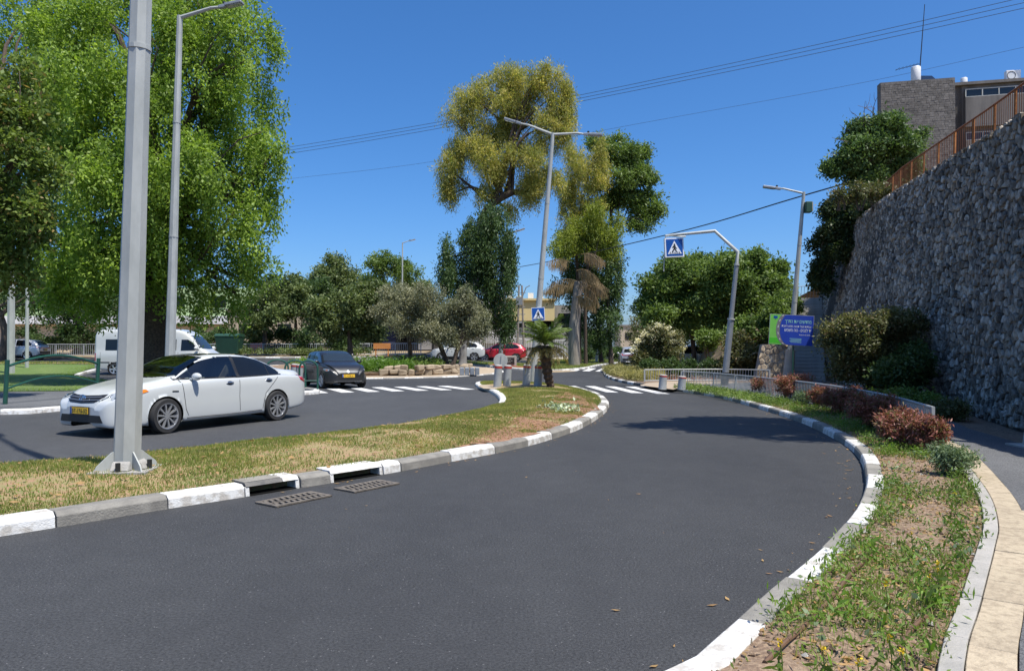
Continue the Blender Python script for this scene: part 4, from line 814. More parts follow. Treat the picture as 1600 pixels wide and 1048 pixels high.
# bollards and the median end furniture
bolp = MB(); bolp.lathe([(.001, 0), (.155, 0), (.15, .04), (.142, .70), (.142, .80), (.12, .835), (.001, .84)], 18)
bome = bolp.mesh('post', True); bome.materials.append(M['bollard']); bb_ = MB(); bb_.lathe([(.1435, .715), (.148, .72), (.148, .79), (.1435, .795)], 18, close=True); bbme = bb_.mesh('red_band', True); bbme.materials.append(M['red_band']); cp = MB(); cp.lathe([(.001, .852), (.10, .848), (.138, .815), (.138, .797), (.15, .797)], 18); cpme = cp.mesh('cap', True); cpme.materials.append(M['concrete'])
def bollard(px, py, label, sc=1.0, z=.125, grp='grey bollards with red bands on the median end', lean=True, s2=1.0):
    q = G(px, py, z); r = empty('bollard', q, 0, label, 'bollard', grp); r.scale = (s2, s2, sc); r.rotation_euler = (.03, .055 if lean else 0, 0)
    link('post', bome, None, r); link('red_band', bbme, None, r); link('cap', cpme, None, r); return r
bollard(777, 605, 'grey red banded bollard in front of the round sign back'); bollard(792, 604.5, 'grey red banded bollard between the round sign and the lamp post', .98); bollard(822, 604, 'grey red banded bollard just left of the twin armed lamp post', 1.0); bollard(840, 606, 'grey red banded bollard just right of the twin armed lamp post', 1.0)
bollard(1035, 608, 'short grey bollard with a red top at the dropped kerb by the right crossing', .62, .13, 'bollards at the right crossing', s2=.95); bollard(1065, 608.5, 'short grey bollard behind the near end of the low fence', .56, .13, 'bollards at the right crossing', s2=.95)
bollard(459, 598, 'red topped bollard behind the tail of the white sedan', .95, .13, 'red topped bollards by the left crossing'); bollard(467, 600, 'red topped bollard between the green hoops and the sedan boot', .95, .13, 'red topped bollards by the left crossing')
rs_ = empty('round_sign', G(780, 603.6, .125), 0, 'round traffic sign seen from its grey back on the median end', 'traffic sign'); rs_.rotation_euler = (.03, .05, .15)
mb = MB(); mb.lathe([(.001, 0), (.27, 0), (.275, .008), (.27, .016), (.001, .016)], 28, Matrix.Rotation(math.pi / 2, 3, 'X')); mb2 = MB(); mb2.add([Vector(v) * 1.0 + Vector((0, 0, .98)) for v in mb.v], mb.f); mb2.build('disc', M['galv'], rs_, True); mb = MB(); mb.tube([(0, .03, 0), (0, .03, 1.2)], .03, 8); mb.build('post', M['galv'], rs_)
mb = MB(); mb.box((0, -.024, .98), (.04, .015, .36)); mb.build('bracket', M['galv_dark'], rs_)
pq = (-.35, 52.6, HF(-.35, 52.6) + .14); pl = empty('memorial_plaque', pq, .1, 'black stone plaque with faint lettering in a pale frame on red gravel', 'plaque'); bxm('stone_frame', (0, .1, .36), (1.35, .2, .72), 'concrete', pl, .02); ps = bxm('black_slab', (0, -.012, .35), (1.05, .03, .46), 'ink', pl)
for i, (w_, z) in enumerate(((.55, .48), (.8, .37), (.5, .26))):
    for k in range(5): bxm('engraved_line', (-w_ / 2 + (k + .5) * w_ / 5, -.029, z), (w_ / 6.5, .004, .03), 'galv', ps)
lb = empty('litter_bin', (2.5, 52.2, .15), 0, 'small dark green litter bin on the far grass verge', 'bin'); mb = MB(); mb.lathe([(.001, .05), (.18, .05), (.21, .85), (.19, .9), (.001, .92)], 16); mb.build('body', M['bin_green'], lb, True); mb = MB(); mb.tube([(0, .2, 0), (0, .2, .9)], .03, 6); mb.build('post', M['trim'], lb)
# low fences on the right
def bar_fence(name, label, pts, h, mat, post=1.9, bar=.11, z=.12, rad=.012, top=.022, lean=(.05, -.02), cat='fence', group=None):
    pa = Path(pts, len(pts) > 2); b0 = pa.at(0); root = empty(name, (b0[0], b0[1], z + HF(*b0)), 0, label, cat, group); off = root.location; n = max(1, round(pa.L / post)); ln = Vector((lean[0] * h, lean[1] * h, h))
    P = lambda s: Vector((*pa.at(s), z + HF(*pa.at(s))))
    pm_ = MB(); pm_.box((ln.x / 2, ln.y / 2, h / 2 + .01), (.05, .05, h + .02)); pme = pm_.mesh('post'); pme.materials.append(M[mat])
    for i in range(n + 1): link('post', pme, None, root, P(pa.L * i / n) - off)
    mb = MB(off)
    for t in (.1, 1.0): mb.tube([P(s) + ln * t for s in np.linspace(0, pa.L, max(4, int(pa.L / .4)))], top, 6)
    mb.build('rail', M[mat], root); bm2 = MB(); bm2.tube([ln * .1, ln * .99], rad, 4, False); m2 = bm2.mesh('bar'); m2.materials.append(M[mat]); nb = min(290, int(pa.L / bar))
    for i in range(nb): link('bar', m2, None, root, P(pa.L * (i + .5) / nb) - off)
    return root
PFn = PB.off(.13, .3); PFn = [p for p in PFn if 10.9 < p[1] < 26.5]
bar_fence('low_fence', 'low grey railing curving along the footpath behind the red shrubs', PFn + [(6.75, 27.6), (6.42, 28.0)], .58, 'grey_rail', bar=.10)
bar_fence('low_fence', 'low grey railing behind the short bollards across the landing', [(5.7, 31.9), (7.4, 32.4), (9.3, 32.6), (11.0, 31.6)], .53, 'grey_rail', bar=.12)
bar_fence('railing', 'thin railing across the top of the stairway', [(15.2, 44.2), (17.2, 43.4), (18.4, 42.8)], 1.0, 'galv_dark', z=4.2, bar=.16)
bar_fence('pavement_fence', 'grey bar fence along the far pavement behind the van', [(-62, 62.6), (-48, 62.6), (-36, 62.5), (-24.5, 62.6)], 1.0, 'grey_rail', bar=.16, post=2.4, lean=(0, 0), rad=.018, top=.035)
bar_fence('pavement_fence', 'grey bar fence behind the brown bushes above the black hatchback', [(-23.5, 63.0), (-16, 63.6), (-8, 65)], 1.0, 'grey_rail', bar=.16, post=2.4, lean=(0, 0), rad=.018, top=.035)
bar_fence('white_fence', 'white mesh fence in front of the yellow building', [(-5.5, 84), (1, 83.5), (6, 83)], 2.2, 'white_plastic', bar=.25, post=2.0, lean=(0, 0), rad=.02, top=.04, z=.2)
mb = MB((9.2, 88, 0)); mb.box((9.6, 88, 1.9), (4.4, .25, 3.6)); ns = mb.build('netting_screen', M['screen_green'], None); ns.location = (9.2, 88, 0); tag(ns, 'dark green netting screen beside the road below the tall trees', 'screen')
# green barriers on the left
def arch(pts, r): m = MB(); m.tube(pts, r, 8); return m
a0, a1 = G(8, 631, .13), G(151, 619, .13); gr = empty('green_barrier', a0, 0, 'long green barrier with two arched rails by the left pavement', 'barrier', 'green pedestrian barriers'); dv = a1 - a0
for q in (Vector(), dv): m = MB(); m.tube([q, q + Vector((.06, 0, 1.15))], .055, 10); m.build('post', M['green_rail'], gr, True)
for z0, rise, r in ((.98, .27, .036), (.40, .27, .028)):
    m = arch([dv * t + Vector((.05, 0, z0 + rise * math.sin(math.pi * t))) for t in np.linspace(0, 1, 15)], r); m.build('arched_rail', M['green_rail'], gr, True)
def hoop(p, L, ang, h, label):
    r = empty('green_hoop', p, ang, label, 'barrier', 'green pedestrian barriers'); m = MB(); m.tube([(0, 0, 0), (0, 0, h * .72)] + [(L / 2 - L / 2 * math.cos(t), 0, h * .72 + h * .28 * math.sin(t)) for t in np.linspace(0, math.pi, 11)] + [(L, 0, h * .72), (L, 0, 0)], .035, 8); m.build('hoop', M['green_rail'], r, True); m = MB(); m.tube([(0, 0, h * .3), (L, 0, h * .3)], .025, 6); m.build('cross_rail', M['green_rail'], r)
hoop((-7.45, 25.9, .13), .62, .2, 1.02, 'dark green hoop barrier just behind the sedan boot'); hoop((-8.35, 27.2, .13), .72, .35, 1.0, 'dark green hoop barrier left of the other hoop'); hoop((-9.4, 28.3, .13), .8, .4, 1.0, 'dark green hoop barrier furthest behind the sedan')
# roundabout furniture
def slab_row(name, label, pts, cat, h=.42, mat='rockwall'):
    pa = Path(pts); r = empty(name, (*pa.at(0), HF(*pa.at(0)) + .1), 0, label, cat); off = r.location
    for lay in range(2):
        s = .2 * lay
        while s < pa.L - .2:
            L = RNG.uniform(.35, .65); p = pa.at(min(pa.L, s + L / 2)); nr = pa.nrm(min(pa.L - .06, s + L / 2)); m = MB(off); m.box((p[0] + nr[0] * RNG.normal(0, .05), p[1] + nr[1] * RNG.normal(0, .05), off.z + h * (.25 + .45 * lay)), (L - .01, .42 + RNG.uniform(-.1, .12), h / 2 * RNG.uniform(.85, 1.25)), rz=math.atan2(-nr[0], nr[1]) + RNG.normal(0, .14)); m.v = [tuple(Vector(v) + Vector(RNG.normal(0, .045, 3))) for v in m.v]; m.build('stone', M[mat], r, bevel=.06); s += L * (1 if lay == 0 else RNG.choice([1, 1, 2.2]))
slab_row('rock_edging', 'low wall of rough yellowish rocks on the roundabout', [(-7.2, 40.3), (-5.6, 40.4), (-4.2, 41.2), (-3.0, 42.4), (-2.5, 43.6)], 'low wall', .55)
bs = empty('stone_bench', (-2.35, 40.9, .08), .1, 'dark slatted block at the tip of the rock edging', 'bench'); 
for k in range(4): bxm('block', (-.42 + k * .28, 0, .22), (.24, .4, .42), 'galv_dark', bs, .02)
ob = empty('orange_board', (-9.55, 54.3, HF(-9.5, 54.3) + .45), .05, 'orange wooden board on posts among the lilac flowers', 'board')
for k in range(4): bxm('plank', (0, -.03, .62 + k * .105), (1.25, .04, .095), 'wood_orange', ob, .006)
for x in (-.45, .45): bxm('post', (x, .03, .3), (.08, .08, .95), 'wood_orange', ob)
pk = empty('pink_board', (-21.9, 63.3, HF(-21, 63) + .1), 0, 'pink board standing by the fence under the small tree', 'board'); bxm('panel', (0, 0, .62), (1.05, .05, .95), 'pink', pk, .01); bxm('leg', (-.45, .05, .3), (.06, .06, .6), 'galv_dark', pk); bxm('leg', (.45, .05, .3), (.06, .06, .6), 'galv_dark', pk)
def dumpster(p, label, s=1.0, rz=0, wheels=True):
    r = empty('rubbish_bin', p, rz, label, 'bin', None); r.scale = (s, s, s); m = MB(); vs = [(-.55, -.38, .15), (.55, -.38, .15), (.55, .38, .15), (-.55, .38, .15), (-.66, -.5, 1.1), (.66, -.5, 1.1), (.66, .5, 1.1), (-.66, .5, 1.1)]; m.add(vs, [(0, 3, 2, 1), (4, 5, 6, 7), (0, 1, 5, 4), (1, 2, 6, 5), (2, 3, 7, 6), (3, 0, 4, 7)]); m.build('body', M['bin_green'], r, bevel=.03)
    m = MB(); m.prism([(-.52, 1.1), (.52, 1.1), (.45, 1.24), (-.3, 1.28), (-.5, 1.2)], 'x', -.68, .68); m.build('lid', M['bin_green'], r, bevel=.02)
    for x in (-.45, .45):
        for y in (-.3, .3): m = MB(); m.tube([(x, y - .03, .08), (x, y + .03, .08)], .08, 10); m.build('wheel', M['trim'], r)
dumpster((-23.6, 61.8, HF(-23, 61.8) + .1), 'large green rubbish bin right of the van by the fence', 1.5); dumpster((12.0, 36.3, .12), 'dark green wheeled bin left of the rough retaining wall', .85, .2)
ub = empty('parasol', (-4.6, 68, 1.0), 0, 'closed looking navy parasol behind the white crossover', 'parasol'); m = MB(); m.tube([(0, 0, 0), (0, 0, 3.2)], .04, 6); m.build('pole', M['white_plastic'], ub); m = MB(); m.lathe([(1.3, 2.1), (1.25, 2.25), (.6, 2.75), (.02, 3.15)], 10); m.build('canopy', M['cloth_blue'], ub)
# utility pole and wires
d = 80; up = Vector(((808 - 800) / F * d, d, .5)); ut = empty('utility_pole', up, 0, 'narrow twin steel utility mast with short arms in front of the yellow building', 'utility pole')
for dx in (0, .75):
    m = MB(up); m.tube([up + Vector((dx, 0, 0)), W(811 + dx * 6, 446, d)], [.14, .09], 8); m.build('mast', M['bark_pale'], ut)
for k in range(9): m = MB(up); a = up.lerp(W(811, 446, d), .1 + k * .1); m.tube([a, a + Vector((.75, 0, .02))], .04, 5); m.build('brace', M['galv_dark'], ut)
m = MB(up); m.tube([W(817, 462, d), W(822, 449, d), W(828, 446, d)], .05, 6); m.tube([W(811, 447, d), W(803, 446, d)], .04, 6); m.tube([W(806, 505, d), W(822, 503, d)], .06, 6); m.build('arm', M['galv_dark'], ut); m = MB(up); m.box(W(811, 470, d), (.7, .4, .9)); m.build('transformer', M['galv_dark'], ut)
def wire(label, pts, r, mat='wire', name='power_line', group='power lines across the sky', sag=0.0):
    P = [W(*p) for p in pts]; C_ = cr([tuple(p) for p in P], 6); o0 = Vector(C_[0]); m = MB(o0); m.tube([Vector(c) for c in C_], r, 5, False); o = m.build(name, M[mat]); o.location = o0; tag(o, label, name.replace('_', ' '), group)
for i, (dy, l) in enumerate(((0, 'topmost of the three close power lines in the sky'), (5, 'middle one of the three close power lines in the sky'), (10, 'lowest of the three close power lines in the sky'))):
    wire(l, [(300, 252 + dy * .8, 75), (465, 228 + dy, 72), (690, 190 + dy, 68), (905, 149 + dy, 64), (1250, 76 + dy * 1.3, 58), (1600, -4 + dy * 1.7, 52), (1850, -64 + dy * 1.9, 48)], .022)
wire('single faint power line below the three close ones', [(300, 296, 78), (465, 278, 76), (680, 252, 72), (1000, 193, 66), (1345, 130, 60), (1600, 74, 55), (1800, 30, 50)], .013)
wire('thick black cable sloping from the utility mast to the tree on the wall', [(812, 417, 79), (860, 408, 70), (970, 384, 56), (1100, 352, 46), (1230, 313, 38), (1330, 284, 33)], .035, 'cable', 'cable', None)
# ================================================================== VEHICLES
def pchip(x, y, xi):
    x = np.asarray(x, float); y = np.asarray(y, float); h = np.diff(x); dl = np.diff(y, axis=0) / h.reshape(-1, *([1] * (y.ndim - 1)))
    m = np.zeros_like(y); a, b = dl[:-1], dl[1:]; w1 = (2 * h[1:] + h[:-1]).reshape(-1, *([1] * (y.ndim - 1))); w2 = (h[1:] + 2 * h[:-1]).reshape(-1, *([1] * (y.ndim - 1)))
    ok = a * b > 0
    with np.errstate(divide='ignore', invalid='ignore'): m[1:-1] = np.where(ok, (w1 + w2) / (w1 / np.where(ok, a, 1) + w2 / np.where(ok, b, 1)), 0)
    m[0], m[-1] = dl[0], dl[-1]
    i = np.clip(np.searchsorted(x, xi, side='right') - 1, 0, len(h) - 1); sh = (-1,) + (1,) * (y.ndim - 1); t = ((xi - x[i]) / h[i]).reshape(sh); hh = h[i].reshape(sh)
    return (1 + 2 * t) * (1 - t) ** 2 * y[i] + t * (1 - t) ** 2 * hh * m[i] + t * t * (3 - 2 * t) * y[i + 1] + t * t * (t - 1) * hh * m[i + 1]
def tab(lst, x): a = np.array(lst, float); return pchip(a[:, 0], a[:, 1], x)
def mixm(a, b, r): return a
def longer(sp, x0, dx):
    for k, v in sp.items():
        if isinstance(v, list) and v and isinstance(v[0], tuple): sp[k] = [(x + (dx if x > x0 else 0), y) for x, y in v]
    sp['L'] += dx; sp['wheels'] = tuple(x + (dx if x > x0 else 0) for x in sp['wheels']); return sp
class Car:
    def __init__(s, spec, label, cat, loc, heading, paint, group=None, name='car'):
        s.sp = spec; s.L = spec['L']; s.root = empty(name, loc, heading, label, cat, group); s.paint = paint; s.body()
    def body(s):
        sp = s.sp; nx = sp.get('nx', 120); nv = sp.get('nv', 40); L = s.L
        x = L * (0.5 - 0.5 * np.cos(np.linspace(0, math.pi, nx))) * 0.5 + np.linspace(0, L, nx) * 0.5
        zb, zs, zt, w, yb, yr = [tab(sp[k], x) for k in ('zb', 'zs', 'zt', 'w', 'yb', 'yr')]
        zs = np.minimum(zs, zt - 0.05); rs = sp.get('rs', 0.07)
        er = np.minimum(rs, (zt - zs) * 0.45)
        pts = np.stack([np.stack([w * 0.5, zb + 0.0], 1), np.stack([w * 0.93, zb + 0.005], 1), np.stack([w * 0.985, zb + 0.06], 1), np.stack([w, zb + (zs - zb) * 0.42], 1), np.stack([w * 0.995, zb + (zs - zb) * 0.78], 1),
                        np.stack([w * 0.965, zs], 1), np.stack([np.minimum(w * 0.94, yb), zs + (zt - zs) * 0.12], 1), np.stack([np.minimum(w * 0.93, yr + 0.02), zt - er], 1), np.stack([np.minimum(w * 0.85, yr - 0.10), zt - er * 0.28], 1), np.stack([yr * 0.45, zt - 0.006], 1), np.stack([yr * 0, zt], 1)], 1)
        vi = np.linspace(0, 10, nv); half = np.stack([pchip(np.arange(11), pts[i], vi) for i in range(nx)], 0)  # nx,nv,2
        full = np.concatenate([half * np.array([1, 1]), (half[:, -2::-1] * np.array([-1, 1]))], 1); nf = full.shape[1]
        V = np.stack([np.repeat(x[:, None], nf, 1), full[..., 0], full[..., 1]], 2)
        wheels, R = sp['wheels'], sp['r'] * 1.13; rz = sp['r']
        for wx in wheels:
            dx, dz = V[..., 0] - wx, V[..., 2] - rz; d = np.hypot(dx, dz); side = np.abs(V[..., 1]) > w[:, None] * 0.7
            near = side & (d > R - 0.035) & (d < R + 0.035) & (V[..., 2] < rz + R + 0.02); f = np.where(near, R / np.maximum(d, 1e-6), 1)
            V[..., 0] = wx + dx * f; V[..., 2] = rz + dz * f
        idx = np.arange(nx * nf).reshape(nx, nf); Fq = np.stack([idx[:-1, :-1], idx[1:, :-1], idx[1:, 1:], idx[:-1, 1:]], 2).reshape(-1, 4)
        P = V.reshape(-1, 3); c = P[Fq].mean(1); keep = np.ones(len(Fq), bool)
        for wx in wheels: keep &= ~((np.hypot(c[:, 0] - wx, c[:, 2] - rz) < R - 0.004) & (np.abs(c[:, 1]) > 0.45))
        me = bpy.data.meshes.new('body'); fl = Fq[keep].tolist() + [idx[0].tolist()] + [idx[-1].tolist()[::-1]]
        me.from_pydata(P.tolist(), [], fl); bm = bmesh.new(); bm.from_mesh(me); bmesh.ops.recalc_face_normals(bm, faces=bm.faces)
        for f in bm.faces: f.smooth = len(f.verts) == 4
        bm.to_mesh(me); s.bvh = BVHTree.FromBMesh(bm); bm.free(); s.bodyo = link('body', me, M[s.paint], s.root)
        mb = MB()
        for wx in wheels:
            for sd in (-1, 1):
                k = 20; A = [(wx + R * math.cos(math.pi * 2 * i / k), rz + R * math.sin(math.pi * 2 * i / k)) for i in range(k)]; y0, y1 = sd * 0.45, sd * (float(np.interp(wx, x, w)) - 0.03)
                vs = [(a, y0, max(0.13, b)) for a, b in A] + [(a, y1, max(0.13, b)) for a, b in A]; mb.add(vs, [tuple(range(k))] + [(i, (i + 1) % k, k + (i + 1) % k, k + i) for i in range(k)])
        mb.box((L / 2, 0, 0.24), (L * 0.8, float(np.max(w)) * 1.3, 0.12)); mb.build('underbody', M['void'], s.root)
    def decal(s, name, poly, way, mat, off=0.004, step=0.07, parent=None, both=False, smooth=True):
        """a thin panel laid on the body. way: 'L'/'R' side (x,z), 'F'/'B' front/back (y,z), or a direction vector with (y|x,z)"""
        if both:
            s.decal(name, poly, 'R', mat, off, step, parent); return s.decal(name, poly, 'L', mat, off, step, parent)
        dp = []
        for i in range(len(poly)):
            a, b = np.array(poly[i], float), np.array(poly[(i + 1) % len(poly)], float); k = max(1, int(np.linalg.norm(b - a) / step))
            dp += [tuple(a + (b - a) * j / k) for j in range(k)]
        P, fs = cdt(dp, step); vs = []
        D = {'L': Vector((0, -1, 0)), 'R': Vector((0, 1, 0)), 'F': Vector((-1, 0, 0)), 'B': Vector((1, 0, 0))}[way] if isinstance(way, str) else Vector(way).normalized()
        for a, b in P:
            if abs(D.x) < 0.5: o = Vector((a, 0, b)) - D * 5
            elif abs(D.y) < 0.05: o = Vector((0, a, b)) - D * 9
            else: o = Vector((s.L - 0.3, a, b)) - D * 6
            h, n, _, _ = s.bvh.ray_cast(o, D)
            if h is None: vs.append(None); continue
            if n.dot(D) > 0: n = -n
            vs.append(h + n * off)
        fs = [f for f in fs if all(vs[i] is not None for i in f)]; vs = [v or Vector((0, 0, 0.5)) for v in vs]
        if not fs: return None
        me = bpy.data.meshes.new(name); me.from_pydata(vs, [], fs); bm = bmesh.new(); bm.from_mesh(me)
        bmesh.ops.delete(bm, geom=[v for v in bm.verts if not v.link_faces], context='VERTS')
        for f in bm.faces:
            f.normal_update(); f.smooth = smooth
            if f.normal.dot(D) > 0: f.normal_flip()
        bm.to_mesh(me); bm.free(); return link(name, me, M[mat], parent or s.root)
    def cut(s, poly, way, shrink=0.03):
        q = np.array(poly, float); c0 = q.mean(0); q = [tuple(p + (c0 - p) / np.linalg.norm(c0 - p) * shrink) for p in q]; me = s.bodyo.data; bm = bmesh.new(); bm.from_mesh(me); cs = np.array([f.calc_center_median() for f in bm.faces])
        if way in 'LR': m = inside(cs[:, [0, 2]], q) & (cs[:, 1] * (1 if way == 'L' else -1) > .35)
        else: m = inside(cs[:, [1, 2]], q) & (cs[:, 0] > s.L * .5)
        bm.faces.ensure_lookup_table(); bmesh.ops.delete(bm, geom=[bm.faces[i] for i in np.nonzero(m)[0]], context='FACES'); bm.to_mesh(me); bm.free()
    def line(s, name, pts, wd, way, mat, off=0.003):
        pts = [np.array(p, float) for p in pts]; Lr, Rr = [], []
        for i, p in enumerate(pts):
            t = pts[min(i + 1, len(pts) - 1)] - pts[max(i - 1, 0)]; t /= np.linalg.norm(t); n = np.array([-t[1], t[0]]) * wd / 2; Lr.append(tuple(p + n)); Rr.append(tuple(p - n))
        return s.decal(name, Lr + Rr[::-1], way, mat, off, 0.06)
    def wheel(s, spokes=10, rim='alloy', steer=0.0, rimr=0.74):
        sp = s.sp; r = sp['r']; tw = sp.get('tw', 0.2); y1 = sp['track'] / 2
        tm = MB(); tm.lathe([(r * rimr, -tw / 2), (r * 0.95, -tw / 2), (r, -tw * 0.36), (r, tw * 0.36), (r * 0.95, tw / 2), (r * rimr, tw / 2), (r * rimr * 0.97, 0)], 36, close=True); tme = tm.mesh('tyre', True); tme.materials.append(M['tyre'])
        rm = MB(); q = r * rimr; rm.lathe([(q, tw * 0.5), (q * 1.0, tw * 0.52), (q * 0.93, tw * 0.5), (q * 0.88, tw * 0.28), (q * 0.9, -tw * 0.4), (q, -tw * 0.4)], 36)
        rm.lathe([(0.001, tw * 0.44), (q * 0.17, tw * 0.44), (q * 0.2, tw * 0.36), (q * 0.2, tw * 0.1)], 18)
        for k in range(spokes):
            a = 2 * math.pi * k / spokes; dl = 0.05 if spokes >= 10 else 0.12; Rm = Matrix.Rotation(a, 3, 'Z'); z0, z1 = tw * 0.36, tw * 0.44
            vs = [Rm @ Vector(p) for p in ((q * 0.15, -q * dl * 1.3, z1 - 0.03), (q * 0.15, q * dl * 1.3, z1 - 0.03), (q * 0.92, q * dl * 1.9, z0), (q * 0.92, -q * dl * 1.9, z0), (q * 0.15, -q * dl, z1), (q * 0.15, q * dl, z1), (q * 0.92, q * dl * 1.5, z0 + 0.025), (q * 0.92, -q * dl * 1.5, z0 + 0.025))]
            rm.add(vs, [(0, 3, 2, 1), (4, 5, 6, 7), (0, 1, 5, 4), (1, 2, 6, 5), (2, 3, 7, 6), (3, 0, 4, 7)])
        rme = rm.mesh('rim', True); rme.materials.append(M[rim])
        dm = MB(); dm.lathe([(0.001, tw * 0.05), (q * 0.9, tw * 0.05)], 24); dm.lathe([(0.001, tw * 0.09), (q * 0.6, tw * 0.09), (q * 0.6, tw * 0.06)], 24); dme = dm.mesh('brake_disc'); dme.materials.append(M['trim'])
        for i, wx in enumerate(sp['wheels']):
            for sd in (-1, 1):
                e = bpy.data.objects.new('wheel', None); COL.objects.link(e); e.parent = s.root; e.location = (wx, sd * (y1 - tw / 2 + 0.03), r); e.empty_display_size = 0.1
                Mx = Matrix.Rotation(-sd * math.pi / 2, 4, 'X') @ Matrix.Rotation(RNG.uniform(0, 1), 4, 'Z')
                if i == 1: Mx = Matrix.Rotation(steer, 4, 'Z') @ Mx
                e.rotation_euler = Mx.to_euler()
                for nm, me in (('tyre', tme), ('rim', rme), ('brake_disc', dme)): link(nm, me, None, e)
    def mirror(s, x, z, y, sc=1.0, mat=None):
        for sd in (-1, 1):
            mb = MB(); mb.ball((x, sd * (y + 0.09 * sc), z), (0.07 * sc, 0.12 * sc, 0.075 * sc), 14, 10); mb.box((x + 0.02, sd * (y - 0.01), z - 0.04), (0.07, 0.09, 0.04)); mb.build('door_mirror', M[mat or s.paint], s.root, True)
    def handle(s, pts, mat=None):
        for sd in (-1, 1):
            for x, z in pts:
                h, n, _, _ = s.bvh.ray_cast(Vector((x, sd * 4, z)), Vector((0, -sd, 0)))
                if h is None: continue
                mb = MB(); mb.ball(h + Vector((0, sd * 0.012, 0)), (0.10, 0.02, 0.017), 12, 8); mb.build('door_handle', M[mat or s.paint], s.root, True); s_ = 'R' if sd < 0 else 'L'
                k = np.linspace(0, 2 * math.pi, 13)[:-1]; s.decal('handle_recess', [(x + 0.075 * math.cos(a), z - 0.008 + 0.04 * math.sin(a)) for a in k], s_, 'trim' if mat == 'chrome' else s.paint, 0.003, 0.05)
    def plate(s, z, y0, txt, way, w=0.50, h=0.115):
        D = -1 if way == 'F' else 1; hit, n, _, _ = s.bvh.ray_cast(Vector((s.L / 2 - D * 9, y0, z)), Vector((D, 0, 0))); x = hit.x - D * 0.022
        mb = MB(); mb.box((x, y0, z), (0.018, w, h)); p = mb.build('number_plate', M['plate'], s.root)
        mb = MB(); mb.box((x + D * 0.006, y0, z), (0.018, w + 0.025, h + 0.025)); mb.build('plate_frame', M['ink'], s.root)
        mb = MB(); mb.box((x - D * 0.0095, y0 - (w / 2 - 0.025) * (1 if way == 'F' else -1), z), (0.003, 0.045, h - 0.004)); mb.build('blue_strip', M['sign_blue'], p)
        text_obj('digits', txt, h * 0.86, M['ink'], p, (x - D * 0.0105, y0 + 0.02 * (1 if way == 'F' else -1), z - h * 0.30), (math.pi / 2, 0, math.pi / 2 if way == 'F' else -math.pi / 2), 0.001, width=w * 0.84)
SEDAN = dict(L=4.80, r=0.325, wheels=(1.07, 3.845), track=1.80, tw=0.215, nx=210, nv=50,
    zb=[(0, .42), (.12, .30), (.5, .23), (1, .20), (3.8, .18), (4.4, .17), (4.68, .17), (4.76, .2), (4.8, .27)],
    zs=[(0, .70), (.05, .86), (.4, .955), (1.0, .975), (2.0, .96), (3.0, .935), (3.6, .915), (4.1, .86), (4.45, .77), (4.66, .67), (4.76, .59), (4.8, .48)],
    zt=[(0, .80), (.05, 1.02), (.12, 1.085), (.45, 1.115), (.72, 1.15), (1.15, 1.31), (1.6, 1.43), (2.05, 1.472), (2.5, 1.468), (2.85, 1.42), (3.3, 1.235), (3.62, 1.055), (3.8, 1.01), (4.15, .945), (4.45, .86), (4.66, .75), (4.76, .66), (4.8, .55)],
    w=[(0, .64), (.06, .76), (.3, .86), (.9, .905), (2.4, .91), (3.7, .905), (4.15, .88), (4.45, .83), (4.65, .765), (4.74, .69), (4.79, .59), (4.8, .52)],
    yb=[(0, .6), (.5, .74), (1, .80), (3.4, .82), (3.8, .78), (4.3, .7), (4.8, .4)], yr=[(0, .52), (.5, .64), (1.2, .60), (2.2, .60), (2.9, .60), (3.4, .66), (3.7, .70), (4.2, .64), (4.6, .52), (4.8, .36)])
SEDAN = longer(SEDAN, 4.4, .11)
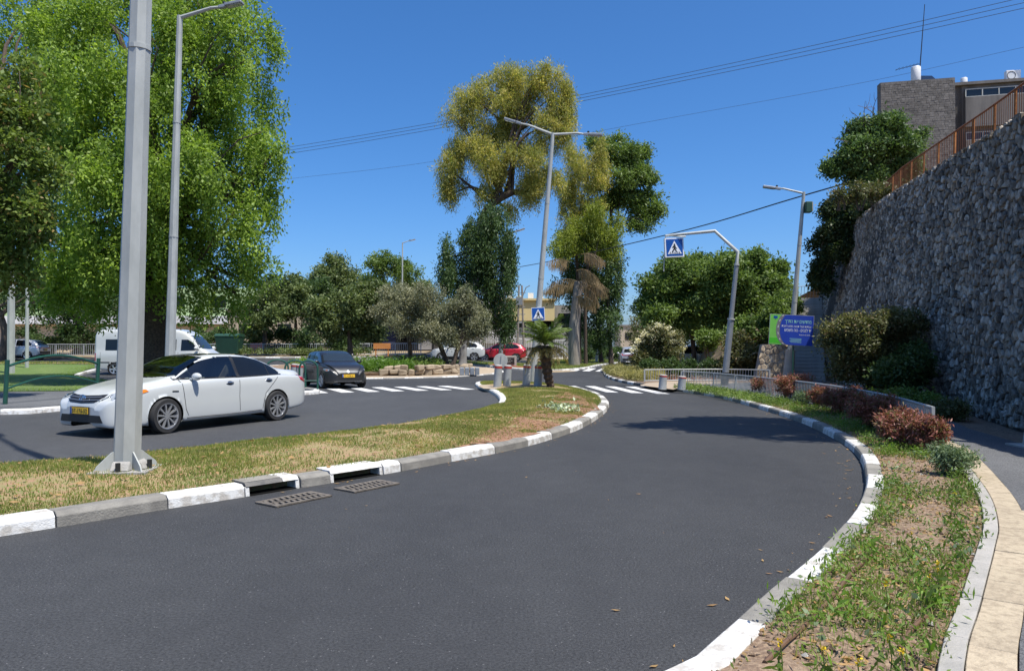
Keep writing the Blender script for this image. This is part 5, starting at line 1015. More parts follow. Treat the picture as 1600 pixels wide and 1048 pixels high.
def sedan(label, loc, heading):
    c = Car(SEDAN, label, 'car', loc, heading, 'car_white')
    c.decal('door_window', [(3.52, 1.005), (3.38, 1.085), (3.1, 1.235), (2.82, 1.345), (2.55, 1.392), (2.17, 1.402), (2.14, 1.0)], 'L', 'glass_clear', 0.011)
    c.decal('door_window', [(3.52, 1.005), (3.38, 1.085), (3.1, 1.235), (2.82, 1.345), (2.55, 1.392), (2.17, 1.402), (2.14, 1.0)], 'R', 'glass_clear', 0.011)
    for w_ in 'LR':
        c.decal('rear_door_window', [(2.06, 1.0), (2.09, 1.403), (1.75, 1.39), (1.42, 1.325), (1.1, 1.205), (.93, 1.10), (.88, 1.035), (.95, 1.012)], w_, 'glass_dark', 0.011)
        c.line('window_divider', [(1.235, 1.01), (1.235, 1.25)], .022, w_, 'trim', .013)
        c.line('belt_trim', [(3.6, .990), (2.1, .986), (.85, 1.008)], .02, w_, 'trim', .006)
        c.line('pillar_trim', [(2.10, .99), (2.13, 1.41)], .085, w_, 'trim', .010)
        c.line('door_gap', [(3.50, .985), (3.46, .70), (3.42, .42), (3.36, .30)], .012, w_, 'trim', .0025)
        c.line('door_gap', [(2.10, .98), (2.12, .6), (2.10, .30)], .012, w_, 'trim', .0025)
        c.line('door_gap', [(.98, 1.0), (1.18, .82), (1.40, .62), (1.46, .4), (1.48, .30)], .012, w_, 'trim', .0025)
        c.line('sill_trim', [(3.40, .255), (2.4, .25), (1.50, .27)], .018, w_, 'chrome', .006)
        c.line('fender_badge', [(3.72, .775), (3.58, .77)], .025, w_, 'chrome', .004)
    c.decal('windshield', [(-.70, 1.06), (-.40, 1.035), (0, 1.028), (.40, 1.035), (.70, 1.06), (.60, 1.33), (.545, 1.402), (.3, 1.425), (0, 1.43), (-.3, 1.425), (-.545, 1.402), (-.60, 1.33)], 'F', 'glass_clear', .009, .05)
    c.decal('rear_window', [(-.60, 1.17), (.60, 1.17), (.52, 1.40), (-.52, 1.40)], 'B', 'glass_dark', .005)
    mb = MB(); top = lambda x, y: c.bvh.ray_cast(Vector((x, y, 4)), Vector((0, 0, -1)))[0] + Vector((0, 0, .005))
    vs = [top(x, y) for x in np.linspace(1.95, 2.72, 9) for y in np.linspace(-.41, .41, 7)]; mb.add(vs, [(i * 7 + j, (i + 1) * 7 + j, (i + 1) * 7 + j + 1, i * 7 + j + 1) for i in range(8) for j in range(6)]); mb.build('sunroof', M['glass_dark'], c.root, True)
    c.decal('grille', [(-.50, .765), (-.47, .66), (-.33, .615), (0, .60), (.33, .615), (.47, .66), (.50, .765), (.30, .745), (0, .735), (-.30, .745)], 'F', 'trim', .004, .05)
    for z in (.70, .655): c.line('grille_bar', [(-.44, z + .012), (0, z - .006), (.44, z + .012)], .016, 'F', 'dark_chrome', .014)
    h = c.bvh.ray_cast(Vector((9, 0, .69)), Vector((-1, 0, 0)))[0]; mb = MB(); k = [(0.082 * math.cos(a), 0.058 * math.sin(a)) for a in np.linspace(0, 2 * math.pi, 25)[:-1]]
    for (rx, rz, r0) in ((.085, .06, .010), (.03, .055, .007)): mb.tube([(h.x + .028, rx * math.cos(a), .69 + rz * math.sin(a)) for a in np.linspace(0, 2 * math.pi, 25)], r0, 6, False)
    mb.tube([(h.x + .028, .06 * math.cos(a), .712 + .024 * math.sin(a)) for a in np.linspace(0, 2 * math.pi, 25)], .007, 6, False); mb.build('emblem', M['chrome'], c.root, True)
    mb = MB(); mb.ball((h.x + .016, 0, .69), (.014, .082, .056), 16, 10); mb.build('emblem_back', M['badge'], c.root, True)
    for sd in (1, -1):
        d = (-1, -sd * .95, 0); P = lambda lst: [(y * sd, z) for y, z in lst]
        c.decal('headlight', P([(.42, .755), (.50, .665), (.66, .655), (.92, .715), (1.14, .79), (1.12, .825), (.90, .83), (.62, .80)]), d, 'lamp_clear', .005, .05)
        c.decal('indicator_lens', P([(1.00, .735), (1.26, .80), (1.20, .835), (1.00, .815)]), d, 'lamp_amber', .009, .05)
        c.decal('headlight_core', P([(.56, .685), (.68, .685), (.80, .725), (.80, .785), (.64, .765)]), d, 'chrome', .008, .05)
        c.decal('fog_lamp', P([(.60, .36), (.72, .33), (.78, .42), (.66, .46)]), d, 'trim', .005, .05)
        d2 = (1, -sd * .9, 0)
        c.decal('tail_light', [(.02, .80), (.02, .95), (.22, .975), (.36, .95), (.30, .87), (.12, .80)], 'L' if sd > 0 else 'R', 'lamp_red', .006, .05)
    c.decal('lower_grille', [(-.54, .40), (-.60, .27), (.60, .27), (.54, .40)], 'F', 'trim', .005, .06)
    c.line('bumper_lip', [(-.52, .235), (0, .225), (.52, .235)], .03, 'F', 'car_white', .01)
    DW = [(3.52, 1.005), (3.38, 1.085), (3.1, 1.235), (2.82, 1.345), (2.55, 1.392), (2.17, 1.402), (2.14, 1.0)]
    for w_ in 'LR': c.cut(DW, w_, -.012)
    c.cut([(-.70, 1.06), (-.40, 1.035), (0, 1.028), (.40, 1.035), (.70, 1.06), (.60, 1.33), (.545, 1.402), (.3, 1.425), (0, 1.43), (-.3, 1.425), (-.545, 1.402), (-.60, 1.33)], 'F', -.010)
    mb = MB(); mb.box((2.3, 0, .50), (3.0, 1.45, .08)); mb.box((3.42, 0, .80), (.5, 1.46, .36)); mb.box((3.40, 0, 1.0), (.42, 1.40, .06)); mb.box((2.3, .74, .74), (2.6, .05, .5)); mb.box((2.3, -.74, .74), (2.6, .05, .5)); mb.build('interior', M['trim'], c.root, bevel=.03)
    for y in (-.37, .37):
        mb = MB(); mb.box((2.45, y, .66), (.52, .50, .2)); mb.box((2.14, y, 1.0), (.16, .48, .62), M=Matrix.Rotation(-.3, 3, 'Y')); mb.box((2.02, y, 1.34), (.09, .26, .16), M=Matrix.Rotation(-.2, 3, 'Y')); mb.build('front_seat', M['seat'], c.root, bevel=.04)
    mb = MB(); mb.box((1.35, 0, .7), (.5, 1.3, .2)); mb.box((1.22, 0, .92), (.14, 1.2, .42), M=Matrix.Rotation(-.3, 3, 'Y')); mb.build('rear_seat', M['seat'], c.root, bevel=.04)
    mb = MB(); mb.tube([(3.0 + .07 * math.sin(a), .37 + .18 * math.cos(a), .98 + .17 * math.sin(a)) for a in np.linspace(0, 2 * math.pi, 21)], .016, 6, False); mb.tube([(3.2, .37, .93), (3.0, .37, .98)], .03, 6); mb.build('steering_wheel', M['trim'], c.root, True)
    c.plate(.475, 0.0, '57-176-52', 'F'); c.mirror(3.22, 1.035, .86, 1.0); c.handle([(2.36, .885), (1.30, .905)], 'chrome'); c.wheel(10, steer=0.06)
    mb = MB(); mb.box((.02, 0, .70), (.02, .5, .12)); mb.build('rear_plate', M['plate'], c.root)
    return c
HATCH = dict(L=3.97, r=0.305, wheels=(.72, 3.19), track=1.67, tw=.19, nx=100, nv=36,
    zb=[(0, .40), (.2, .27), (.7, .2), (3.2, .19), (3.75, .19), (3.97, .26)], zs=[(0, .72), (.06, .90), (.5, 1.0), (1.5, .985), (2.6, .95), (3.2, .90), (3.6, .82), (3.85, .68), (3.97, .52)],
    zt=[(0, .86), (.04, 1.02), (.12, 1.20), (.28, 1.37), (.5, 1.435), (1.2, 1.47), (1.9, 1.465), (2.3, 1.40), (2.7, 1.20), (3.0, 1.05), (3.15, 1.0), (3.5, .93), (3.75, .83), (3.9, .70), (3.97, .60)],
    w=[(0, .62), (.1, .76), (.5, .83), (1.2, .84), (3.0, .84), (3.45, .81), (3.72, .73), (3.88, .60), (3.97, .45)], yb=[(0, .6), (.5, .72), (2.6, .75), (3.2, .70), (3.97, .4)], yr=[(0, .52), (.4, .56), (1.5, .57), (2.3, .58), (2.8, .64), (3.2, .66), (3.7, .56), (3.97, .36)])
def hatch(label, loc, heading, spec=HATCH, paint='car_black', plate='37-428-61'):
    c = Car(spec, label, 'car', loc, heading, paint)
    for w_ in 'LR':
        c.decal('door_window', [(2.82, 1.005), (2.6, 1.12), (2.3, 1.29), (2.05, 1.375), (1.66, 1.395), (1.64, 1.0)], w_, 'glass', .006)
        c.decal('rear_door_window', [(1.56, 1.0), (1.58, 1.395), (1.1, 1.39), (.72, 1.34), (.55, 1.13), (.60, 1.03)], w_, 'glass_dark', .006)
        c.line('door_gap', [(2.80, .99), (2.76, .6), (2.66, .32)], .012, w_, 'trim', .0025); c.line('door_gap', [(1.60, .98), (1.60, .32)], .012, w_, 'trim', .0025)
    c.decal('windshield', [(-.64, 1.075), (0, 1.055), (.64, 1.075), (.53, 1.38), (.3, 1.405), (-.3, 1.405), (-.53, 1.38)], 'F', 'glass', .005, .07)
    c.decal('rear_window', [(-.52, 1.10), (.52, 1.10), (.46, 1.36), (-.46, 1.36)], 'B', 'glass_dark', .005)
    c.decal('grille', [(-.44, .69), (-.40, .625), (.40, .625), (.44, .69)], 'F', 'trim', .004); c.line('grille_bar', [(-.42, .668), (.42, .668)], .010, 'F', 'grey_rail', .012); c.line('grille_bar', [(-.38, .632), (.38, .632)], .010, 'F', 'grey_rail', .012)
    c.decal('emblem', [(.055 * math.cos(a), .66 + .055 * math.sin(a)) for a in np.linspace(0, 2 * math.pi, 17)[:-1]], 'F', 'grey_rail', .016, .04)
    c.decal('lower_grille', [(-.50, .42), (-.54, .31), (.54, .31), (.50, .42)], 'F', 'trim', .005); c.line('bumper_lip', [(-.55, .295), (0, .285), (.55, .295)], .018, 'F', 'dark_chrome', .014)
    for sd in (1, -1):
        P = lambda lst: [(y * sd, z) for y, z in lst]; d = (-1, -sd * .8, 0)
        c.decal('headlight', P([(.60, .745), (.63, .70), (.76, .675), (.98, .70), (1.10, .77), (.84, .79)]), d, 'lamp_clear', .006, .04); c.decal('headlight_core', P([(.70, .74), (.72, .695), (.82, .69), (.86, .745)]), d, 'lamp_amber', .010, .04)
        c.decal('tail_light', [(.03, .80), (.03, .95), (.2, .96), (.2, .82)], 'L' if sd > 0 else 'R', 'lamp_red', .006)
    c.plate(.50, 0, plate, 'F'); c.mirror(2.62, 1.03, .80, .85); c.handle([(1.84, .90), (.86, .92)]); c.wheel(5, steer=.1)
    return c
SUV = dict(L=4.45, r=0.345, wheels=(.86, 3.52), track=1.82, tw=.22, nx=90, nv=34,
    zb=[(0, .48), (.2, .34), (.8, .26), (3.5, .26), (4.2, .28), (4.45, .36)], zs=[(0, .80), (.06, .98), (.5, 1.06), (2.0, 1.04), (3.2, 1.0), (3.8, .93), (4.25, .80), (4.45, .62)],
    zt=[(0, .98), (.05, 1.12), (.2, 1.28), (.5, 1.47), (.9, 1.59), (1.5, 1.64), (2.1, 1.63), (2.55, 1.54), (3.0, 1.29), (3.3, 1.13), (3.5, 1.09), (3.9, 1.03), (4.2, .95), (4.36, .84), (4.45, .72)],
    w=[(0, .70), (.1, .83), (.5, .91), (1.5, .925), (3.4, .92), (3.9, .89), (4.2, .80), (4.36, .68), (4.45, .54)], yb=[(0, .66), (.5, .8), (3.0, .83), (3.6, .78), (4.45, .45)], yr=[(0, .58), (.5, .60), (1.5, .62), (2.5, .63), (3.1, .70), (3.6, .74), (4.2, .62), (4.45, .42)])
def suv(label, loc, heading, paint, name='car', low=False, cladding=True, group=None):
    c = Car(SUV, label, 'car', loc, heading, paint, group)
    for w_ in 'LR':
        c.decal('door_window', [(3.12, 1.10), (2.85, 1.26), (2.55, 1.43), (2.25, 1.52), (1.86, 1.545), (1.84, 1.09)], w_, 'glass_dark', .006); c.decal('rear_door_window', [(1.76, 1.09), (1.78, 1.545), (1.2, 1.52), (.8, 1.41), (.6, 1.26), (.64, 1.12)], w_, 'glass_dark', .006)
        if cladding: c.line('sill_cladding', [(3.1, .33), (1.3, .33)], .12, w_, 'trim', .006)
        c.line('door_gap', [(3.1, 1.08), (3.05, .7), (2.95, .4)], .014, w_, 'trim', .0025); c.line('door_gap', [(1.8, 1.07), (1.8, .4)], .014, w_, 'trim', .0025)
    c.decal('windshield', [(-.70, 1.16), (0, 1.14), (.70, 1.16), (.58, 1.50), (.3, 1.535), (-.3, 1.535), (-.58, 1.50)], 'F', 'glass', .005, .08); c.decal('rear_window', [(-.60, 1.16), (.60, 1.16), (.50, 1.46), (-.50, 1.46)], 'B', 'glass_dark', .005, .08)
    c.decal('grille', [(-.55, .66), (-.5, .5), (.5, .5), (.55, .66)], 'F', 'trim', .005); c.decal('lower_grille', [(-.55, .44), (-.6, .36), (.6, .36), (.55, .44)], 'F', 'trim', .005)
    c.decal('rear_bumper', [(-.70, .50), (.70, .50), (.70, .68), (-.70, .68)], 'B', 'trim', .005); c.decal('tail_light_bar', [(-.72, .92), (.72, .92), (.72, .985), (-.72, .985)], 'B', 'lamp_red', .006)
    for sd in (1, -1):
        P = lambda lst: [(y * sd, z) for y, z in lst]
        c.decal('headlight', P([(.5, .80), (.55, .72), (1.05, .80), (1.05, .86), (.7, .86)]), (-1, -sd * .8, 0), 'lamp_clear', .006, .06); c.decal('tail_light', [(.02, .93), (.02, 1.04), (.3, 1.06), (.3, .98)], 'L' if sd > 0 else 'R', 'lamp_red', .006)
    c.plate(.80, 0, '84-305-19', 'B', .48, .11); c.mirror(2.95, 1.12, .87, .95); c.handle([(2.05, 1.0), (.95, 1.02)]); c.wheel(5)
    return c
VAN = dict(L=6.0, r=0.345, wheels=(1.15, 4.95), track=1.92, tw=.22, nx=90, nv=36, rs=.16,
    zb=[(0, .42), (.3, .32), (1, .28), (5, .28), (5.7, .28), (6, .36)], zs=[(0, 1.20), (.1, 1.28), (3.5, 1.28), (4.8, 1.22), (5.3, 1.12), (5.7, .95), (6, .66)],
    zt=[(0, 2.35), (.08, 2.52), (.4, 2.60), (2, 2.62), (3.6, 2.60), (4.1, 2.50), (4.5, 2.25), (4.9, 1.86), (5.2, 1.52), (5.35, 1.40), (5.7, 1.20), (5.9, 1.0), (6, .80)],
    w=[(0, .94), (.1, .98), (1, .99), (4.6, .99), (5.3, .95), (5.7, .86), (5.9, .74), (6, .6)], yb=[(0, .92), (4.5, .93), (5.2, .86), (6, .5)], yr=[(0, .80), (3.6, .80), (4.4, .78), (5, .78), (5.4, .74), (6, .45)])
VAN = longer(VAN, 1.5, .9)
def van(label, loc, heading):
    c = Car(VAN, label, 'van', loc, heading, 'car_white', name='van')
    for w_ in 'LR':
        c.decal('cab_window', [(5.95, 1.40), (5.52, 1.88), (5.32, 2.0), (4.96, 2.0), (4.94, 1.38)], w_, 'glass_dark', .008, .12)
        for a, b in ((3.65, 4.68), (2.15, 3.5), (.62, 2.0)): c.decal('side_window', [(a, 1.40), (b, 1.40), (b, 2.02), (a, 2.02)], w_, 'glass_dark', .008, .15)
        for x in (.35, 3.58, 4.80, 5.98): c.line('panel_gap', [(x, 1.3), (x, .45)], .015, w_, 'trim', .003)
        c.line('rub_strip', [(.3, .72), (6.2, .72)], .06, w_, 'trim', .006); c.decal('tail_light', [(.02, .8), (.02, 1.25), (.1, 1.25), (.1, .8)], w_, 'lamp_red', .008, .1)
    c.decal('windshield', [(-.80, 1.50), (0, 1.46), (.80, 1.50), (.72, 2.20), (0, 2.26), (-.72, 2.20)], 'F', 'glass', .006, .12)
    c.decal('grille', [(-.5, .95), (.5, .95), (.5, .72), (-.5, .72)], 'F', 'trim', .006, .12)
    for sd in (1, -1): c.decal('headlight', [(y * sd, z) for y, z in ((.55, .8), (.95, .85), (.95, 1.1), (.6, 1.05))], (-1, -sd * .8, 0), 'lamp_clear', .007, .1)
    mb = MB(); mb.box((.35, 0, 2.66), (.5, 1.1, .12)); mb.build('roof_unit', M['car_white'], c.root, bevel=.03)
    c.mirror(5.9, 1.52, .97, 1.5); c.wheel(5); return c
SEDHEAD = math.atan2(-2.39, -1.21)
def place(spec, front, rear, side):      # ground contact points of the two wheels on one side
    f, r = Vector(front), Vector(rear); h = (f - r).normalized(); n = Vector((-h.y, h.x)) * side; c = r - n * (spec['track'] / 2) - h * spec['wheels'][0]
    return (c.x, c.y), math.atan2(h.y, h.x)
(lx, ly), hd = place(SEDAN, (-6.42, 13.72), (-5.15, 16.2), 1)
sedan('white sedan on the left carriageway, its bonnet crossed by the thick lamp post', (lx, ly, 0.006), hd)
hatch('small black hatchback coming up to the left crosswalk', (-8.35, 32.2, 0.004), math.radians(-60))
def on(x, y): return (x, y, HF(x, y) + 0.006)
van('white high roofed van crossing behind the big tree trunk', (-23.5, 42.6, .05), math.radians(-2))
suv('white crossover parked facing left behind the blue grey trunk', on(-2.2, 60.6), math.radians(180), 'car_white')
suv('red crossover parked behind the white crossover', (1.25, 63.6, HF(-1, 63.6) + .006), math.radians(176), 'car_red')
suv('silver grey crossover seen behind the two thin poles on the left', (-37.0, 58.6, HF(-39, 58.6) + .006), math.radians(182), 'car_silver')
suv('silver crossover seen from behind driving off past the white flowering shrub', (10.0, 62.2, .006), math.radians(84), 'car_silver')
for i, (x, y, a, p, l) in enumerate(((12.9, 47.5, 200, 'car_white', 'white parked car just right of the flowering shrub under the trees'), (14.6, 51, 205, 'car_white', 'white parked car standing between the tree trunks behind the dark hedge'), (17.2, 50, 200, 'car_silver', 'silver parked car at the right end of the row under the trees'))):
    suv(l, (x, y, .13), math.radians(a), p)
# ================================================================== TREES AND PLANTS
# big leafy tree on the left
tree('tree', 'huge bright green tree with hanging foliage behind the tapered lamp post', 31, [(243, 604), (243, 560), (242, 500), (250, 430), (262, 300)],
     [(235, 60, 110, 90), (330, 70, 90, 85), (120, 60, 90, 80), (30, 40, 80, 70), (380, 150, 60, 110), (300, 190, 95, 100), (190, 190, 100, 110, -1.5), (110, 190, 90, 100), (40, 160, 70, 90), (395, 270, 60, 100), (320, 320, 90, 100, -1.5), (220, 330, 90, 100, -2.2), (130, 330, 80, 90, -2), (400, 370, 38, 80), (340, 420, 65, 70), (290, 440, 55, 70, -1), (180, 420, 70, 80, -1.5), (100, 420, 60, 75, -1), (40, 330, 60, 100, 1.5), (405, 60, 35, 60), (425, 240, 30, 50), (370, 460, 40, 55), (140, 460, 60, 50), (210, 470, 50, 40, 2), (330, 10, 80, 60), (160, -20, 120, 60), (260, -40, 100, 60), (150, 140, 80, 80, -3), (245, 240, 80, 80, -3.5), (70, 250, 80, 80, -2), (170, 290, 80, 70, -4), (300, 290, 70, 80, -3), (120, 60, 80, 70, -2), (350, 100, 60, 70, -2), (230, 130, 70, 70, -3), (90, 380, 70, 60, -3.5), (160, 390, 60, 60, -4)],
     8600, .155, 'lf_ficus', bark='bark_dark', r0=.62, r1=.34, asp=.5, droop=.6, L=1.0, per=24, spread=.12, hollow=.5, lump=.3, along=1.0, csc=(.17, .34))
tree('tree', 'nearer dark olive green tree at the left edge of the lawn', 21, [(-95, 625), (-80, 480), (-40, 380)],
     [(10, 160, 55, 90), (-40, 230, 80, 110), (30, 270, 48, 90), (20, 360, 45, 70), (-40, 360, 70, 90), (-60, 120, 70, 80), (40, 210, 30, 50), (45, 330, 32, 45), (15, 425, 40, 45)],
     1500, .16, 'lf_olivegreen', r0=.22, r1=.15, asp=.5, droop=.2, L=.5, per=20, spread=.12, hollow=.5, lump=.3)
tree('tree', 'thin curved tree behind the silver car at the far left', 57, [(2, 556), (8, 520), (-4, 480)], [(0, 440, 60, 50), (60, 430, 60, 50), (-60, 430, 60, 55), (110, 450, 50, 45), (170, 465, 50, 40)], 900, .24, 'lf_deep', r0=.3, r1=.2, per=18, spread=.25, L=.8, hollow=.4)
tree('tree', 'dark leafy tree behind the van near the far fence', 66, [(120, 548), (125, 515), (118, 490)], [(120, 470, 60, 40), (60, 478, 45, 35), (200, 470, 60, 40)], 800, .26, 'lf_deep', r0=.28, r1=.2, per=18, spread=.25, L=.8, hollow=.4)
def hedge(name, label, px0, px1, py0, py1, d, mat, n, size, th=1.0, cat='hedge', group=None, zb=None, **kw):
    k = d / F; cx = (px0 + px1) / 2; x = (cx - 800) * k; z = HF(x, d) + .05 if zb is None else zb; r = empty(name, (x, d, z), 0, label, cat, group); nl = max(1, int((px1 - px0) / max(6, (py1 - py0)))); w = (px1 - px0) / nl
    LB = [(tuple(W(px0 + w * (i + .5), (py0 + py1) / 2 + RNG.uniform(-.06, .06) * (py1 - py0), d + RNG.uniform(-.2, .2) * th)), (w * .62 * k, th, (py1 - py0) / 2 * k)) for i in range(nl)]
    args = dict(asp=.5, droop=.05, L=size * 2, per=16, spread=size * .8, hollow=.5, lump=.25, up=.3); args.update(kw); crown('foliage', M[mat], LB, n, size, r, r.location, **args)
    m = MB(r.location)
    for c, rr_ in LB:
        for q in range(4): limb(m, (c[0] + RNG.uniform(-.3, .3) * rr_[0], c[1] + RNG.uniform(-.3, .3) * rr_[1], z), (c[0] + RNG.uniform(-.7, .7) * rr_[0], c[1] + RNG.uniform(-.6, .6) * rr_[1], c[2] + rr_[2] * .4), .03 + size * .05, .012, n=3, sides=5)
    m.build('stems', M['bark'], r)['kind'] = 'stuff'; return r
hedge('hedge', 'long dark hedge behind the far fence left of the van', 30, 215, 505, 556, 66, 'lf_deep', 1500, .22, 1.4)
hedge('hedge', 'dark clipped hedge behind the fence right of the van', 300, 460, 510, 552, 68, 'lf_deep', 900, .22, 1.2)
hedge('shrub', 'dark rounded shrub behind the black hatchback roof', 455, 560, 512, 560, 64, 'lf_deep', 900, .2, 1.4, 'shrub')
# middle distance trees
MT = [('small open crowned tree by the pink board', 64, [(413, 560), (414, 520), (420, 490)], [(420, 480, 40, 35), (450, 470, 40, 40), (400, 500, 25, 25)], 'lf_mid', 800),
      ('mid green tree left of the tallest one in the middle group', 68, [(462, 558), (462, 500)], [(450, 455, 45, 30), (490, 470, 40, 40), (425, 450, 25, 22)], 'lf_deep', 900),
      ('tallest pointed tree of the middle group', 72, [(532, 556), (532, 480), (530, 440)], [(532, 440, 35, 40), (520, 470, 50, 40), (555, 470, 40, 35), (528, 412, 18, 20), (505, 440, 22, 25)], 'lf_mid', 1200),
      ('broad dull green tree in front of the middle group', 58, [(548, 560), (545, 510)], [(545, 480, 50, 40), (580, 475, 40, 40), (510, 500, 40, 35), (565, 510, 40, 25)], 'lf_mid', 1300),
      ('feathery pale tree rising behind the olive trees', 84, [(600, 556), (600, 470)], [(585, 415, 22, 22), (612, 412, 24, 20), (640, 425, 22, 16), (600, 440, 45, 25), (650, 450, 25, 20)], 'lf_right', 900)]
for l, d, tr, lb, mt, n in MT: tree('tree', l, d, tr, lb, n, .26, mt, r0=.2, r1=.12, asp=.5, droop=.1, L=.8, per=20, spread=.2, hollow=.4, lump=.3, group='trees beyond the roundabout')
OT = [('silvery olive tree on the left of the roundabout group', 49, [(642, 572), (640, 540), (636, 510)], [(628, 470, 38, 30), (605, 480, 28, 25), (640, 495, 32, 22)], 900),
      ('tall domed silvery olive tree on the roundabout', 46, [(700, 580), (694, 555), (678, 520), (665, 500)], [(660, 470, 42, 35), (680, 490, 45, 35), (640, 500, 35, 30), (690, 515, 40, 22)], 1500),
      ('rounded silvery olive tree nearest to the bluish trunk', 45, [(704, 584), (712, 555), (722, 520)], [(735, 500, 36, 28), (720, 480, 30, 22), (745, 515, 20, 20), (728, 462, 14, 14), (700, 520, 30, 20)], 1300)]
for l, d, tr, lb, n in OT: tree('olive_tree', l, d, tr, lb, n, .14, 'lf_olive', cat='olive tree', group='olive trees on the roundabout', r0=.17, r1=.11, asp=.32, droop=.45, L=.7, per=26, spread=.1, hollow=.45, lump=.28, bark='bark')
tree('tree', 'dark weeping conical tree with a thick bluish trunk', 50, [(723, 577), (724, 540), (728, 500), (740, 440), (752, 350)], [(752, 365, 34, 40), (770, 345, 22, 25), (735, 400, 38, 40), (775, 400, 30, 45), (720, 440, 35, 45), (760, 445, 42, 50), (795, 425, 14, 40), (730, 480, 40, 35), (775, 490, 32, 35), (700, 440, 18, 30), (700, 400, 14, 25), (790, 510, 14, 25)], 2600, .22, 'lf_deep', bark='bark_grey', r0=.27, r1=.2, asp=.32, droop=.85, L=1.2, per=20, spread=.12, hollow=.3, lump=.3, along=1.3)
tree('eucalyptus_tree', 'tallest tree, a eucalyptus with yellowish drooping crown and leaning bare limbs', 60, [(725, 562), (738, 450), (752, 345), (775, 315), (800, 300)],
     [(a, b, c * .86, e * .9) for a, b, c, e in [(790, 130, 45, 32), (835, 125, 40, 28), (745, 160, 42, 32), (800, 175, 55, 40), (870, 150, 32, 36), (860, 200, 42, 40), (720, 185, 28, 22), (730, 240, 40, 35), (700, 265, 24, 28), (715, 300, 32, 22), (765, 265, 40, 40), (770, 215, 45, 35), (820, 250, 45, 35), (850, 290, 40, 28), (825, 300, 30, 28), (885, 190, 22, 40), (760, 305, 20, 18), (800, 330, 16, 16)]],
     5200, .26, 'lf_euc', cat='eucalyptus', r0=.27, r1=.3, bark='bark_dark', asp=.2, droop=.75, L=1.3, per=24, spread=.16, hollow=.4, lump=.35, along=1.2)
tree('eucalyptus_tree', 'yellow green eucalyptus crown right of the twin armed lamp', 67, [(905, 570), (905, 480), (900, 380), (905, 330)], [(915, 280, 34, 40), (885, 300, 22, 30), (920, 320, 30, 25), (940, 275, 16, 28), (900, 245, 22, 20), (935, 240, 18, 22), (890, 340, 20, 24)], 1400, .26, 'lf_euc', cat='eucalyptus', bark='bark_dark', r0=.16, r1=.12, asp=.2, droop=.75, L=1.3, per=24, spread=.15, hollow=.4, lump=.3, along=1.2)
tree('tree', 'rounded darker green tree top on the right of the tall group', 70, [(955, 570), (950, 450), (955, 330)], [(960, 235, 38, 26), (995, 245, 26, 24), (975, 275, 40, 28), (1010, 275, 20, 20), (985, 310, 40, 26), (1020, 325, 22, 18), (945, 300, 25, 30), (1000, 345, 22, 20), (930, 225, 16, 14)], 1900, .3, 'lf_right', r0=.2, r1=.14, asp=.4, droop=.2, L=.9, per=20, spread=.24, hollow=.4, lump=.35)
tree('tree', 'lime green tree below the yellowish crowns', 65, [(915, 568), (915, 470), (920, 400)], [(940, 350, 38, 26), (905, 365, 30, 26), (925, 380, 45, 30), (880, 385, 22, 20), (955, 385, 20, 20)], 1300, .26, 'lf_euc2', bark='bark_dark', r0=.15, r1=.12, asp=.25, droop=.6, L=1.0, per=22, spread=.16, hollow=.4, lump=.3, along=1.1)
tree('tree', 'dark tree mass hanging over the netting screen', 70, [(940, 566), (935, 520), (930, 440)], [(920, 340, 32, 36), (945, 375, 34, 34), (900, 380, 30, 34), (925, 420, 48, 40), (900, 450, 45, 40), (945, 460, 28, 40), (910, 500, 42, 35), (950, 505, 22, 32), (960, 440, 14, 30), (890, 410, 25, 30), (935, 530, 25, 16)], 2000, .28, 'lf_deep', r0=.2, r1=.14, bark='bark_dark', asp=.35, droop=.6, L=1.0, per=20, spread=.2, hollow=.35, lump=.3, along=1.1)
hedge('hedge', 'low clipped dark hedge on the grass verge at the road bend', 908, 972, 543, 562, 78, 'lf_deep', 600, .16, 1.2)
# palm with dead fronds
def frond_mesh(name, L, nl, ll, droop, mat, w=.035, arch_=.35, seed=1, hang=0.0):
    rg = np.random.default_rng(seed); m = MB(); pts = []
    for i in range(9):
        t = i / 8; pts.append(Vector((L * t * (1 - .18 * t * droop), 0, L * (arch_ * t - droop * t * t))))
    m.tube(pts, [.018 * (1 - .8 * i / 8) + .003 for i in range(9)], 4, False)
    for i in range(nl):
        t = .12 + .86 * i / nl; k = min(7, int(t * 8)); p = pts[k].lerp(pts[k + 1], t * 8 - k); d = (pts[k + 1] - pts[k]).normalized()
        for sd in (-1, 1):
            l = ll * (math.sin(math.pi * min(1, t * .9 + .12)) ** .6) * rg.uniform(.8, 1.1); v = (d * .6 + Vector((0, sd, 0)) * (.8 - hang * .45) + Vector((0, 0, .15 - droop * .55 - hang)) + Vector(rg.normal(0, .12, 3))).normalized(); q = p + v * l * .55; e = q + (v + Vector((0, 0, -.35 - droop * .4))).normalized() * l * .45; s = d * w * .5; n = len(m.v)
            m.add([p - s, p + s, q + s, q - s, e], [(0, 1, 2, 3), (3, 2, 4)])
    me = m.mesh(name); me.materials.append(M[mat]); return me
